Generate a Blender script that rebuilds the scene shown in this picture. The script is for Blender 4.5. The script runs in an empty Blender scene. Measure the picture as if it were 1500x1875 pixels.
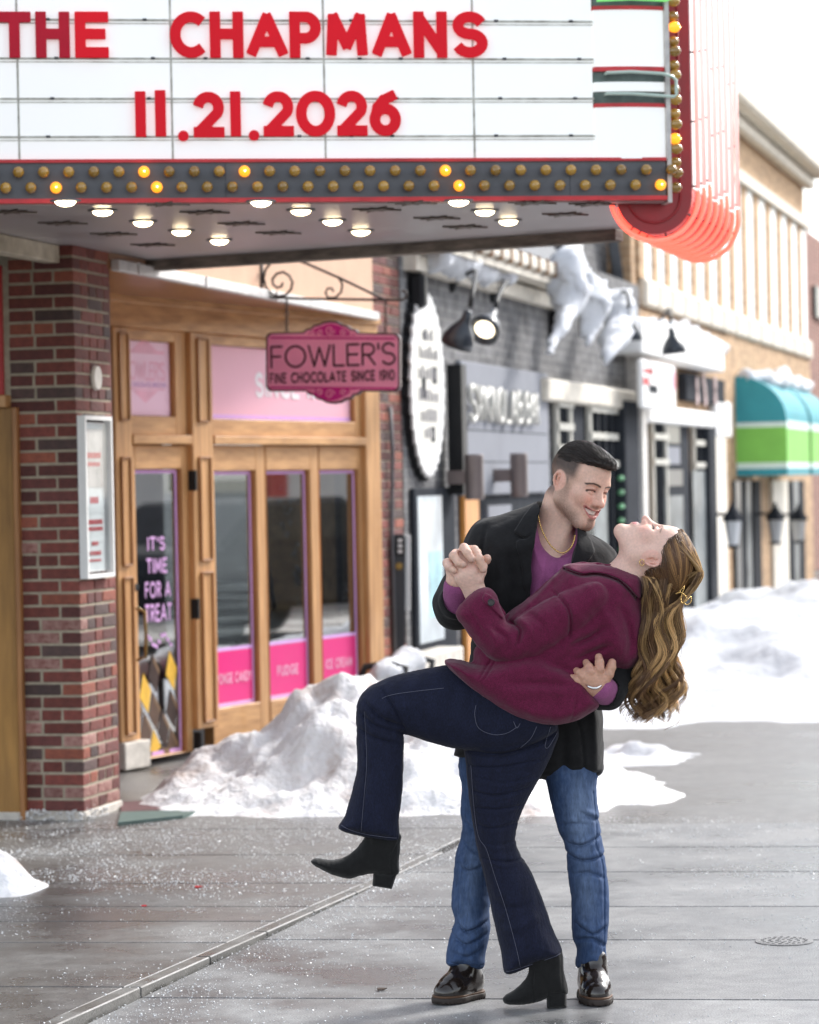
import bpy, bmesh, math, random
import numpy as np
from mathutils import Vector, Matrix, noise

random.seed(7)
R = math.radians
SC = bpy.context.scene
COL = SC.collection

# ------------------------------------------------------------------ camera
FPX = 5500.0                      # focal length in photo pixels (1500 x 1875)
CAMH = 1.6
PITCH = 0.0095
ROLL = 0.02
fwd = Vector((0, math.cos(PITCH), -math.sin(PITCH)))
up0 = Vector((0, math.sin(PITCH), math.cos(PITCH)))
rt0 = Vector((1, 0, 0))
cr, sr = math.cos(ROLL), math.sin(ROLL)
rt = rt0 * cr - up0 * sr
up = up0 * cr + rt0 * sr
CAM = Vector((0, 0, CAMH))
cd = bpy.data.cameras.new('camera')
cam = bpy.data.objects.new('camera', cd)
COL.objects.link(cam)
m = Matrix((rt, up, -fwd)).transposed().to_4x4()
m.translation = CAM
cam.matrix_world = m
cd.sensor_fit = 'VERTICAL'
cd.sensor_height = 36.0
cd.sensor_width = 28.8
cd.lens = FPX / 1875.0 * 36.0
cd.clip_end = 2000
cd.dof.use_dof = True
cd.dof.focus_distance = 9.12
cd.dof.aperture_fstop = 4.4
SC.camera = cam

# ------------------------------------------------------------------ world and sun
SUN_EL, SUN_AZ = R(38), R(48)     # azimuth measured from +Y towards +X
w = bpy.data.worlds.new('World')
SC.world = w
w.use_nodes = True
nt = w.node_tree
nt.nodes.clear()
sky = nt.nodes.new('ShaderNodeTexSky')
sky.sky_type = 'NISHITA'
sky.sun_disc = False
sky.sun_elevation = SUN_EL
sky.sun_rotation = SUN_AZ
sky.air_density = 1.0
sky.dust_density = 1.5
sky.ozone_density = 1.0
bg = nt.nodes.new('ShaderNodeBackground')
bg.inputs['Strength'].default_value = 0.13
wo = nt.nodes.new('ShaderNodeOutputWorld')
hs = nt.nodes.new('ShaderNodeHueSaturation')
hs.inputs['Saturation'].default_value = 0.35
nt.links.new(sky.outputs[0], hs.inputs['Color'])
nt.links.new(hs.outputs[0], bg.inputs[0])
nt.links.new(bg.outputs[0], wo.inputs[0])
sd = bpy.data.lights.new('sun', 'SUN')
sd.energy = 1.5
sd.angle = R(11)
sd.color = (1.0, 0.965, 0.92)
sun = bpy.data.objects.new('sun', sd)
COL.objects.link(sun)
sdir = Vector((math.sin(SUN_AZ) * math.cos(SUN_EL), math.cos(SUN_AZ) * math.cos(SUN_EL), math.sin(SUN_EL)))
sun.rotation_euler = sdir.to_track_quat('Z', 'Y').to_euler()
SC.view_settings.view_transform = 'Standard'
SC.view_settings.look = 'None'
SC.view_settings.exposure = 1.5
SC.view_settings.gamma = 1.0
SC.cycles.use_denoising = True
SC.cycles.max_bounces = 6
SC.cycles.caustics_reflective = False
SC.cycles.caustics_refractive = False

# ------------------------------------------------------------------ pixel geometry helpers
def ray(px, py):
    return fwd + rt * ((px - 750.0) / FPX) + up * ((937.5 - py) / FPX)

def at(px, py, Y):
    d = ray(px, py)
    return CAM + d * (Y / d.y)

def ground(px, py, z=0.0):
    d = ray(px, py)
    return CAM + d * ((z - CAMH) / d.z)

class Plane:
    """A vertical wall plane: s runs along it, n points out of it."""
    def __init__(self, o, ang):
        self.o = Vector((o[0], o[1], 0)); self.ang = ang
        self.s = Vector((math.sin(ang), math.cos(ang), 0))
        self.n = Vector((math.cos(ang), -math.sin(ang), 0))
    def W(self, u, v, z):
        return self.o + self.s * u + self.n * v + Vector((0, 0, z))
    def hit(self, px, py, v=0.0):
        d = ray(px, py)
        t = (v - (CAM - self.o).dot(self.n)) / d.dot(self.n)
        p = CAM + d * t
        return (p - self.o).dot(self.s), p.z
    def u(self, px, py=900, v=0.0): return self.hit(px, py, v)[0]
    def z(self, px, py, v=0.0): return self.hit(px, py, v)[1]
    def rz(self): return math.pi / 2 - self.ang     # rotation whose X is s and whose Y is -n

STREET_ANG = math.atan(1350.0 / FPX)
FO = ground(155, 1502)
F = Plane(FO, STREET_ANG)                         # the street facade plane
_e = F.W(F.u(690), 0, 0)
SHOP_ANG = math.atan(2610.0 / FPX)
T0 = Plane(_e, SHOP_ANG)
T = Plane(T0.W(T0.u(205), 0, 0), SHOP_ANG)         # the splayed chocolate shop front

# ------------------------------------------------------------------ materials
def lin(r, g, b):
    f = lambda c: ((c / 255) / 12.92) if c / 255 <= 0.04045 else (((c / 255) + 0.055) / 1.055) ** 2.4
    return (f(r), f(g), f(b))

def new_mat(name):
    mt = bpy.data.materials.new(name); mt.use_nodes = True
    n = mt.node_tree; b = n.nodes['Principled BSDF']
    return mt, n, b

def N(n, t, **kw):
    x = n.nodes.new(t)
    for k, v in kw.items(): setattr(x, k, v)
    return x

def mat(name, col, rough=0.6, var=0.15, scale=6.0, bump=0.0, bscale=None, metal=0.0, emit=None, estr=0.0,
        spec=0.5, stretch=(1, 1, 1), dark=None, sheen=0.0, coat=0.0, sss=0.0, alpha=None, detail=5.0, coords='Object', rvar=0.0, perobj=0.0):
    mt, n, b = new_mat(name)
    tc = N(n, 'ShaderNodeTexCoord'); mp = N(n, 'ShaderNodeMapping')
    mp.inputs['Scale'].default_value = stretch
    n.links.new(tc.outputs[coords], mp.inputs[0])
    nz = N(n, 'ShaderNodeTexNoise'); nz.inputs['Scale'].default_value = scale; nz.inputs['Detail'].default_value = detail
    nz.inputs['Roughness'].default_value = 0.6
    n.links.new(mp.outputs[0], nz.inputs['Vector'])
    rp = N(n, 'ShaderNodeValToRGB')
    c0 = dark if dark else tuple(c * (1 - var) for c in col)
    c1 = tuple(min(1, c * (1 + var)) for c in col)
    rp.color_ramp.elements[0].position = 0.3; rp.color_ramp.elements[1].position = 0.7
    rp.color_ramp.elements[0].color = (*c0, 1); rp.color_ramp.elements[1].color = (*c1, 1)
    n.links.new(nz.outputs['Fac'], rp.inputs[0])
    src = rp.outputs[0]
    if perobj:
        oi = N(n, 'ShaderNodeObjectInfo'); hv = N(n, 'ShaderNodeHueSaturation')
        mr = N(n, 'ShaderNodeMapRange'); mr.inputs['To Min'].default_value = 1 - perobj; mr.inputs['To Max'].default_value = 1 + perobj
        n.links.new(oi.outputs['Random'], mr.inputs['Value']); n.links.new(mr.outputs[0], hv.inputs['Value'])
        n.links.new(src, hv.inputs['Color']); src = hv.outputs[0]
    n.links.new(src, b.inputs['Base Color'])
    b.inputs['Roughness'].default_value = rough
    if rvar:
        mr = N(n, 'ShaderNodeMapRange'); mr.inputs['From Min'].default_value = .3; mr.inputs['From Max'].default_value = .7
        mr.inputs['To Min'].default_value = rough - rvar; mr.inputs['To Max'].default_value = rough + rvar
        n.links.new(nz.outputs['Fac'], mr.inputs['Value']); n.links.new(mr.outputs[0], b.inputs['Roughness'])
    b.inputs['Metallic'].default_value = metal
    b.inputs['Specular IOR Level'].default_value = spec
    b.inputs['Sheen Weight'].default_value = sheen
    b.inputs['Coat Weight'].default_value = coat
    if sss:
        b.inputs['Subsurface Weight'].default_value = sss
        b.inputs['Subsurface Radius'].default_value = (0.02, 0.02, 0.025)
    if emit:
        b.inputs['Emission Color'].default_value = (*emit, 1); b.inputs['Emission Strength'].default_value = estr
    if alpha is not None: b.inputs['Alpha'].default_value = alpha
    if bump:
        bz = N(n, 'ShaderNodeTexNoise'); bz.inputs['Scale'].default_value = bscale or scale * 4; bz.inputs['Detail'].default_value = 6
        n.links.new(mp.outputs[0], bz.inputs['Vector'])
        bp = N(n, 'ShaderNodeBump'); bp.inputs['Strength'].default_value = bump; bp.inputs['Distance'].default_value = 0.02
        n.links.new(bz.outputs['Fac'], bp.inputs['Height']); n.links.new(bp.outputs[0], b.inputs['Normal'])
    return mt

# ------------------------------------------------------------------ objects
def tag(o, label=None, cat=None, group=None, kind=None):
    if label: o['label'] = label
    if cat: o['category'] = cat
    if group: o['group'] = group
    if kind: o['kind'] = kind
    return o

def empty(name, loc, label=None, cat=None, group=None, kind=None):
    o = bpy.data.objects.new(name, None); COL.objects.link(o); o.location = loc
    o.empty_display_size = 0.1
    return tag(o, label, cat, group, kind)

def base_of(parent):
    l = Vector((0, 0, 0))
    while parent is not None:
        l = l + Vector(parent.location); parent = parent.parent
    return l

def link(name, me, material, parent=None, loc=None, rot=None):
    o = bpy.data.objects.new(name, me); COL.objects.link(o)
    if material is not None and not me.materials: me.materials.append(material)
    if parent is not None: o.parent = parent
    if loc is not None:
        o.location = Vector(loc) - base_of(parent)
    if rot is not None: o.rotation_euler = rot
    return o

class MB:
    def __init__(self): self.v = []; self.f = []
    def add(self, vs, fs):
        b = len(self.v); self.v += [tuple(x) for x in vs]; self.f += [tuple(i + b for i in f) for f in fs]; return self
    def hexa(self, p):
        return self.add(p, [(0, 3, 2, 1), (4, 5, 6, 7), (0, 1, 5, 4), (1, 2, 6, 5), (2, 3, 7, 6), (3, 0, 4, 7)])
    def pb(self, P, u0, u1, v0, v1, z0, z1):
        return self.hexa([P.W(u0, v1, z0), P.W(u1, v1, z0), P.W(u1, v0, z0), P.W(u0, v0, z0),
                          P.W(u0, v1, z1), P.W(u1, v1, z1), P.W(u1, v0, z1), P.W(u0, v0, z1)])
    def box(self, x0, x1, y0, y1, z0, z1):
        return self.hexa([(x0, y0, z0), (x1, y0, z0), (x1, y1, z0), (x0, y1, z0), (x0, y0, z1), (x1, y0, z1), (x1, y1, z1), (x0, y1, z1)])
    def tube(self, pts, r, n=8, cap=True):
        pts = [Vector(p) for p in pts]; b = len(self.v); k = len(pts)
        rs = r if isinstance(r, (list, tuple)) else [r] * k
        t0 = (pts[1] - pts[0]).normalized()
        a = t0.orthogonal().normalized()
        for i, p in enumerate(pts):
            t = (pts[min(i + 1, k - 1)] - pts[max(i - 1, 0)]).normalized()
            a = (a - t * a.dot(t)).normalized(); c = t.cross(a)
            for j in range(n):
                an = 2 * math.pi * j / n
                self.v.append(tuple(p + (a * math.cos(an) + c * math.sin(an)) * rs[i]))
        for i in range(k - 1):
            for j in range(n):
                j2 = (j + 1) % n
                self.f.append((b + i * n + j, b + i * n + j2, b + (i + 1) * n + j2, b + (i + 1) * n + j))
        if cap:
            self.f.append(tuple(b + j for j in reversed(range(n)))); self.f.append(tuple(b + (k - 1) * n + j for j in range(n)))
        return self
    def lathe(self, prof, o, axis=(0, 0, 1), n=16):
        ax = Vector(axis).normalized(); a = ax.orthogonal().normalized(); c = ax.cross(a); o = Vector(o)
        b = len(self.v); k = len(prof)
        for (r, h) in prof:
            for j in range(n):
                an = 2 * math.pi * j / n
                self.v.append(tuple(o + ax * h + (a * math.cos(an) + c * math.sin(an)) * r))
        for i in range(k - 1):
            for j in range(n):
                j2 = (j + 1) % n
                self.f.append((b + i * n + j, b + i * n + j2, b + (i + 1) * n + j2, b + (i + 1) * n + j))
        self.f.append(tuple(b + j for j in reversed(range(n)))); self.f.append(tuple(b + (k - 1) * n + j for j in range(n)))
        return self
    def prism(self, front, back):
        k = len(front)
        return self.add(list(front) + list(back), [tuple(range(k)), tuple(range(2 * k - 1, k - 1, -1))] +
                        [(j, k + j, k + (j + 1) % k, (j + 1) % k) for j in range(k)])
    def build(self, name, material, parent=None, smooth=False, bevel=0.0, loc=None):
        me = bpy.data.meshes.new(name)
        off = base_of(parent)
        if parent is None and loc is not None: off = Vector(loc)
        me.from_pydata([(x - off.x, y - off.y, z - off.z) for x, y, z in self.v], [], self.f)
        bm = bmesh.new(); bm.from_mesh(me)
        bmesh.ops.recalc_face_normals(bm, faces=bm.faces)
        if bevel:
            bmesh.ops.bevel(bm, geom=[e for e in bm.edges if e.is_manifold and e.calc_face_angle(0) > 0.6], offset=bevel, segments=1, affect='EDGES', clamp_overlap=True)
        bm.to_mesh(me); bm.free()
        if smooth: me.shade_smooth()
        o = link(name, me, material, parent)
        if parent is None and loc is not None: o.location = loc
        return o

# ------------------------------------------------------------------ distance fields (organic shapes, letters)
def surface_nets(D, org, h):
    nx, ny, nz = D.shape
    S = D < 0
    cx = np.zeros((nx - 1, ny - 1, nz - 1), np.int8)
    for i in (0, 1):
        for j in (0, 1):
            for k in (0, 1):
                cx += S[i:nx - 1 + i, j:ny - 1 + j, k:nz - 1 + k]
    act = (cx > 0) & (cx < 8)
    idx = np.full(act.shape, -1, np.int64)
    ii = np.argwhere(act)
    idx[act] = np.arange(len(ii))
    corners = np.array([(i, j, k) for i in (0, 1) for j in (0, 1) for k in (0, 1)])
    vals = np.stack([D[ii[:, 0] + c[0], ii[:, 1] + c[1], ii[:, 2] + c[2]] for c in corners], 1)
    acc = np.zeros((len(ii), 3)); cnt = np.zeros(len(ii))
    for a in range(8):
        for b in range(a + 1, 8):
            if np.abs(corners[a] - corners[b]).sum() != 1: continue
            va, vb = vals[:, a], vals[:, b]
            cross = (va < 0) != (vb < 0)
            t = np.where(cross, va / np.where(cross, va - vb, 1), 0)
            p = corners[a] + t[:, None] * (corners[b] - corners[a])
            acc += np.where(cross[:, None], p, 0); cnt += cross
    V = (ii + acc / cnt[:, None]) * h + np.array(org)
    quads = []
    for ax in range(3):
        sl0 = [slice(1, n - 1) for n in D.shape]; sl1 = [slice(1, n - 1) for n in D.shape]
        sl0[ax] = slice(0, D.shape[ax] - 1); sl1[ax] = slice(1, D.shape[ax])
        A = S[tuple(sl0)]; B = S[tuple(sl1)]
        e = np.argwhere(A != B)
        if not len(e): continue
        sgn = A[tuple(e.T)]
        g = e.copy()
        o1, o2 = [(1, 2), (2, 0), (0, 1)][ax]
        g[:, o1] += 1; g[:, o2] += 1
        def cell(d1, d2):
            c = g.copy(); c[:, o1] -= d1; c[:, o2] -= d2
            return idx[c[:, 0], c[:, 1], c[:, 2]]
        q = np.stack([cell(1, 1), cell(0, 1), cell(0, 0), cell(1, 0)], 1)
        q[~sgn] = q[~sgn][:, ::-1]
        quads.append(q)
    Q = np.concatenate(quads)
    return V, Q[(Q >= 0).all(1)]

class Field:
    def __init__(self, lo, hi, h):
        self.h = h; self.lo = np.array(lo, float)
        n = np.ceil((np.array(hi, float) - self.lo) / h).astype(int) + 1
        self.ax = [(self.lo[i] + np.arange(n[i]) * h).astype(np.float32) for i in range(3)]
        self.D = np.full(tuple(n), 50.0 * h, np.float32)
    def sub(self, lo, hi):
        sl = []
        for i in range(3):
            a = int(np.searchsorted(self.ax[i], lo[i])); b = int(np.searchsorted(self.ax[i], hi[i]))
            if b <= a: return None, None
            sl.append(slice(a, b))
        g = np.meshgrid(*[self.ax[i][sl[i]] for i in range(3)], indexing='ij', sparse=True)
        return tuple(sl), g
    def comb(self, sl, d, k, mode='u'):
        A = self.D[sl]
        if mode == 'u':
            if k > 0:
                hh = np.maximum(k - np.abs(A - d), 0) / k
                self.D[sl] = np.minimum(A, d) - hh * hh * k * 0.25
            else: self.D[sl] = np.minimum(A, d)
        elif mode == 's':
            if k > 0:
                hh = np.maximum(k - np.abs(A + d), 0) / k
                self.D[sl] = np.maximum(A, -d) + hh * hh * k * 0.25
            else: self.D[sl] = np.maximum(A, -d)
    def cap(self, a, b, ra, rb=None, k=0.0, sq=None, mode='u', disp=None):
        """round cone from a to b; sq=(axis, factor) squashes the section along an axis."""
        rb = ra if rb is None else rb
        a = np.array(a, float); b = np.array(b, float)
        rm = max(ra, rb) * (max(1, sq[1]) if sq else 1)
        mg = rm + k + 4 * self.h + (0.15 * rm if disp else 0)
        sl, g = self.sub(np.minimum(a, b) - mg, np.maximum(a, b) + mg)
        if sl is None: return
        ba = b - a; L = max(float(ba @ ba), 1e-9)
        q = [g[i] - a[i] for i in range(3)]
        t = np.clip((q[0] * ba[0] + q[1] * ba[1] + q[2] * ba[2]) / L, 0, 1)
        q = [q[i] - t * ba[i] for i in range(3)]
        d2 = q[0] ** 2 + q[1] ** 2 + q[2] ** 2
        if sq:
            ax = np.array(sq[0], float); ax /= np.linalg.norm(ax)
            c = q[0] * ax[0] + q[1] * ax[1] + q[2] * ax[2]
            d2 = d2 + c * c * (1 / sq[1] ** 2 - 1)
        r = ra + (rb - ra) * t
        d = np.sqrt(np.maximum(d2, 0)) - r
        if sq and sq[1] < 1: d = d * (0.5 + 0.5 * sq[1])
        if disp is not None: d = d - disp(t, q, g)
        self.comb(sl, d.astype(np.float32), k, mode)
    def chain(self, pts, k=0.0, sq=None, mode='u', disp=None):
        """pts: list of (x, y, z, r)"""
        for p, q in zip(pts[:-1], pts[1:]):
            self.cap(p[:3], q[:3], p[3], q[3], k, sq, mode, disp)
    def ell(self, c, rad, k=0.0, rot=None, mode='u'):
        """ellipsoid; rot is a 3x3 whose rows are its axes"""
        c = np.array(c, float); rad = np.array(rad, float)
        mg = rad.max() + k + 4 * self.h
        sl, g = self.sub(c - mg, c + mg)
        if sl is None: return
        q = [g[i] - c[i] for i in range(3)]
        if rot is not None:
            q = [q[0] * rot[i][0] + q[1] * rot[i][1] + q[2] * rot[i][2] for i in range(3)]
        s = [q[i] / rad[i] for i in range(3)]
        k0 = np.sqrt(s[0] ** 2 + s[1] ** 2 + s[2] ** 2)
        k1 = np.sqrt((s[0] / rad[0]) ** 2 + (s[1] / rad[1]) ** 2 + (s[2] / rad[2]) ** 2)
        d = np.where(k1 > 1e-6, k0 * (k0 - 1) / np.maximum(k1, 1e-6), -rad.min())
        self.comb(sl, d.astype(np.float32), k, mode)
    def boxr(self, c, half, rot=None, rnd=0.0, k=0.0, mode='u'):
        c = np.array(c, float); half = np.array(half, float)
        mg = np.linalg.norm(half) + k + 4 * self.h + rnd
        sl, g = self.sub(c - mg, c + mg)
        if sl is None: return
        q = [g[i] - c[i] for i in range(3)]
        if rot is not None:
            q = [q[0] * rot[i][0] + q[1] * rot[i][1] + q[2] * rot[i][2] for i in range(3)]
        e = [np.abs(q[i]) - half[i] + rnd for i in range(3)]
        d = np.sqrt(np.maximum(e[0], 0) ** 2 + np.maximum(e[1], 0) ** 2 + np.maximum(e[2], 0) ** 2) + np.minimum(np.maximum(e[0], np.maximum(e[1], e[2])), 0) - rnd
        self.comb(sl, d.astype(np.float32), k, mode)
    def custom(self, lo, hi, fn, k=0.0, mode='u'):
        sl, g = self.sub(lo, hi)
        if sl is None: return
        d = np.broadcast_to(fn(g), self.D[sl].shape)
        self.comb(sl, d.astype(np.float32), k, mode)
    def mesh(self):
        return surface_nets(self.D, self.lo, self.h)

def np_mesh(name, V, Q, smooth=True):
    me = bpy.data.meshes.new(name)
    me.vertices.add(len(V)); me.vertices.foreach_set('co', np.asarray(V, np.float32).ravel())
    nl = len(Q) * 4
    me.loops.add(nl); me.loops.foreach_set('vertex_index', np.asarray(Q, np.int32).ravel())
    me.polygons.add(len(Q)); me.polygons.foreach_set('loop_start', np.arange(0, nl, 4, dtype=np.int32))
    me.update(calc_edges=True); me.validate()
    if smooth: me.shade_smooth()
    return me

# ------------------------------------------------------------------ stroke alphabet (cap height 1)
def _arc(cx, cy, rx, ry, a0, a1, n=18):
    return [(cx + rx * math.cos(R(a0 + (a1 - a0) * i / n)), cy + ry * math.sin(R(a0 + (a1 - a0) * i / n))) for i in range(n + 1)]
GL = {
 'A': (.86, [[(.0, 0), (.43, 1)], [(.86, 0), (.43, 1)], [(.2, .3), (.66, .3)]]),
 'B': (.6, [[(0, 0), (0, 1)], [(0, 1), (.3, 1)] + _arc(.3, .77, .25, .23, 90, -90)[1:] + [(0, .54)], [(0, .54), (.32, .54)] + _arc(.32, .27, .28, .27, 90, -90)[1:] + [(0, 0)]]),
 'C': (.78, [_arc(.5, .5, .5, .5, 52, 308, 28)]),
 'D': (.75, [[(0, 0), (0, 1)], [(0, 1), (.28, 1)] + _arc(.28, .5, .47, .5, 90, -90)[1:] + [(0, 0)]]),
 'E': (.55, [[(0, 0), (0, 1)], [(0, 1), (.55, 1)], [(0, .52), (.48, .52)], [(0, 0), (.55, 0)]]),
 'F': (.52, [[(0, 0), (0, 1)], [(0, 1), (.52, 1)], [(0, .52), (.45, .52)]]),
 'G': (.9, [_arc(.5, .5, .5, .5, 48, 350, 28), [(.55, .42), (.98, .42)]]),
 'H': (.62, [[(0, 0), (0, 1)], [(.62, 0), (.62, 1)], [(0, .52), (.62, .52)]]),
 'I': (.0, [[(0, 0), (0, 1)]]),
 'K': (.62, [[(0, 0), (0, 1)], [(0, .45), (.58, 1)], [(.18, .6), (.62, 0)]]),
 'L': (.48, [[(0, 1), (0, 0), (.48, 0)]]),
 'M': (.9, [[(.04, 0), (.1, 1)], [(.1, 1), (.45, .2)], [(.45, .2), (.8, 1)], [(.8, 1), (.86, 0)]]),
 'N': (.64, [[(0, 0), (0, 1)], [(0, 1), (.64, 0)], [(.64, 0), (.64, 1)]]),
 'O': (.94, [_arc(.47, .5, .47, .5, 0, 360, 36)]),
 'P': (.56, [[(0, 0), (0, 1)], [(0, 1), (.28, 1)] + _arc(.28, .7, .28, .3, 90, -90)[1:] + [(0, .4)]]),
 'R': (.58, [[(0, 0), (0, 1)], [(0, 1), (.28, 1)] + _arc(.28, .74, .27, .26, 90, -90)[1:] + [(0, .48)], [(.24, .48), (.58, 0)]]),
 'S': (.6, [_arc(.31, .76, .27, .24, 25, 265, 16) + _arc(.31, .26, .29, .26, 85, -155, 16)]),
 'T': (.64, [[(0, 1), (.64, 1)], [(.32, 1), (.32, 0)]]),
 'U': (.62, [[(0, 1), (0, .31)] + _arc(.31, .31, .31, .31, 180, 360) + [(.62, 1)]]),
 'W': (1.02, [[(0, 1), (.26, 0)], [(.26, 0), (.51, .9)], [(.51, .9), (.76, 0)], [(.76, 0), (1.02, 1)]]),
 'Y': (.7, [[(0, 1), (.35, .48)], [(.7, 1), (.35, .48)], [(.35, .5), (.35, 0)]]),
 '0': (.76, [_arc(.38, .5, .38, .5, 0, 360, 36)]),
 '1': (.0, [[(0, 0), (0, 1)]]),
 '2': (.58, [_arc(.28, .7, .29, .3, 165, -32, 16) + [(.0, .0)], [(.0, 0), (.6, 0)]]),
 '6': (.66, [_arc(.32, .31, .31, .31, 0, 360, 28), [(.02, .36)] + [(.1, .66), (.28, .87), (.56, 1.0)]]),
 '9': (.62, [_arc(.3, .69, .3, .31, 0, 360, 28), [(.6, .64), (.52, .34), (.34, .13), (.06, 0)]]),
 '.': (.0, [[(0, 0), (0, .02)]]),
 "'": (.0, [[(0, 1), (0, .74)]]),
 ' ': (.3, []),
}
def text_strokes(txt, w, gap):
    """strokes of a line of text, cap height 1, and its width"""
    out = []; x = w / 2
    for ch in txt:
        wd, st = GL[ch]
        for s in st: out.append([(x + a * 1.0, b) for a, b in s])
        x += wd + w + gap
    return out, x - gap - w / 2
def ribbon_text(mb, txt, P, u0, u1, z0, z1, v, w=.2, gap=.12, flip=False):
    """flat lettering on plane P between u0..u1 and z0..z1"""
    st, wd = text_strokes(txt, w, gap)
    hz = (z1 - z0); hw = w / 2
    n = 0
    for s in st:
        for (a, b), (c, d) in zip(s[:-1], s[1:]):
            b_ = hw + b * (1 - w); d_ = hw + d * (1 - w)
            ln = math.hypot(c - a, d_ - b_)
            if ln < 1e-6: continue
            tx, ty = (c - a) / ln, (d_ - b_) / ln
            ex = hw * .55
            q = [(a - tx * ex - ty * hw, b_ - ty * ex + tx * hw), (a - tx * ex + ty * hw, b_ - ty * ex - tx * hw),
                 (c + tx * ex + ty * hw, d_ + ty * ex - tx * hw), (c + tx * ex - ty * hw, d_ + ty * ex + tx * hw)]
            vv = v + n * 0.00004; n += 1
            mb.add([P.W(u0 + (u1 - u0) * x / wd, vv, z0 + hz * y) for x, y in q], [(0, 1, 2, 3)])
    return mb
# ================================================================== SETTING: ground
M = {}
def ground_mat(name, c_dry, c_wet, wet_lo, wet_hi, scale=1.1):
    mt, n, b = new_mat(name)
    tc = N(n, 'ShaderNodeTexCoord')
    big = N(n, 'ShaderNodeTexNoise'); big.inputs['Scale'].default_value = scale; big.inputs['Detail'].default_value = 6; big.inputs['Roughness'].default_value = .62
    fine = N(n, 'ShaderNodeTexNoise'); fine.inputs['Scale'].default_value = 160; fine.inputs['Detail'].default_value = 3
    mid = N(n, 'ShaderNodeTexNoise'); mid.inputs['Scale'].default_value = 14; mid.inputs['Detail'].default_value = 5
    for q in (big, fine, mid): n.links.new(tc.outputs['Object'], q.inputs['Vector'])
    wet = N(n, 'ShaderNodeMapRange'); wet.inputs['From Min'].default_value = wet_lo; wet.inputs['From Max'].default_value = wet_hi
    n.links.new(big.outputs['Fac'], wet.inputs['Value'])
    mx = N(n, 'ShaderNodeMixRGB'); mx.inputs[1].default_value = (*c_dry, 1); mx.inputs[2].default_value = (*c_wet, 1)
    n.links.new(wet.outputs[0], mx.inputs[0])
    sp = N(n, 'ShaderNodeMapRange'); sp.inputs['From Min'].default_value = .3; sp.inputs['From Max'].default_value = .72; sp.inputs['To Min'].default_value = .62; sp.inputs['To Max'].default_value = 1.38
    n.links.new(fine.outputs['Fac'], sp.inputs['Value'])
    sm = N(n, 'ShaderNodeMapRange'); sm.inputs['From Min'].default_value = .3; sm.inputs['From Max'].default_value = .7; sm.inputs['To Min'].default_value = .82; sm.inputs['To Max'].default_value = 1.15
    n.links.new(mid.outputs['Fac'], sm.inputs['Value'])
    oi = N(n, 'ShaderNodeObjectInfo'); so = N(n, 'ShaderNodeMapRange'); so.inputs['To Min'].default_value = .88; so.inputs['To Max'].default_value = 1.1
    n.links.new(oi.outputs['Random'], so.inputs['Value'])
    p = N(n, 'ShaderNodeMath', operation='MULTIPLY'); n.links.new(sp.outputs[0], p.inputs[0]); n.links.new(sm.outputs[0], p.inputs[1])
    p2 = N(n, 'ShaderNodeMath', operation='MULTIPLY'); n.links.new(p.outputs[0], p2.inputs[0]); n.links.new(so.outputs[0], p2.inputs[1])
    vm = N(n, 'ShaderNodeVectorMath', operation='SCALE'); n.links.new(mx.outputs[0], vm.inputs[0]); n.links.new(p2.outputs[0], vm.inputs['Scale'])
    n.links.new(vm.outputs[0], b.inputs['Base Color'])
    rg = N(n, 'ShaderNodeMapRange'); rg.inputs['To Min'].default_value = .6; rg.inputs['To Max'].default_value = .22
    n.links.new(wet.outputs[0], rg.inputs['Value']); n.links.new(rg.outputs[0], b.inputs['Roughness'])
    bp = N(n, 'ShaderNodeBump'); bp.inputs['Strength'].default_value = .35; bp.inputs['Distance'].default_value = .004
    n.links.new(fine.outputs['Fac'], bp.inputs['Height']); n.links.new(bp.outputs[0], b.inputs['Normal'])
    return mt
M['slab_r'] = ground_mat('salted_grey_concrete', (.25, .252, .252), (.095, .096, .098), .40, .63, 1.6)
M['slab_l'] = ground_mat('damp_brown_concrete', (.215, .212, .206), (.115, .112, .108), .36, .60)
M['asphalt'] = ground_mat('wet_street', (.19, .187, .183), (.085, .078, .070), .40, .62, .55)
M['joint'] = mat('joint_dirt', (.03, .028, .026), .9)
M['kerb'] = ground_mat('kerb_concrete', (.175, .17, .16), (.10, .097, .09), .42, .66, 3)

g = MB().add([(-400, -40, -.012), (400, -40, -.012), (400, 900, -.012), (-400, 900, -.012)], [(0, 1, 2, 3)]).build('ground', M['asphalt'])
tag(g, kind='structure')

# slab rows: row direction nearly across the picture
RD = Vector((.9908, -.1353, 0)); QD = Vector((.1353, .9908, 0))
def rq(p): return p.dot(RD), p.dot(QD)
def fr(a, q, z): return RD * a + QD * q + Vector((0, 0, z))
c0 = ground(150, 1875); c1 = ground(660, 1632)
a0, q0 = rq(c0); a1, q1 = rq(c1)
def kerb_a(q): return a0 + (a1 - a0) * (q - q0) / (q1 - q0)
def zl(q): return .034 * min(1, max(0, (12.0 - q) / 3.4))
def row_q(px, py): return rq(ground(px, py))[1]
walk = MB().add([fr(-9, 3, -.009), fr(9, 3, -.009), fr(9, 13.95, -.009), fr(-9, 13.95, -.009)], [(0, 1, 2, 3)]).build('pavement', M['joint'])
tag(walk, kind='structure')
rows_r = [6.0, 7.2, row_q(900, 1829), row_q(900, 1741) * .35 + row_q(900, 1710) * .65, row_q(900, 1660), row_q(900, 1597), row_q(900, 1552), 13.95]
rows_l = [6.0, 7.4, row_q(200, 1823), row_q(200, 1735), row_q(200, 1693), row_q(250, 1664), row_q(250, 1618), row_q(250, 1566), row_q(250, 1519), 15.0]
G = .006
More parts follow.
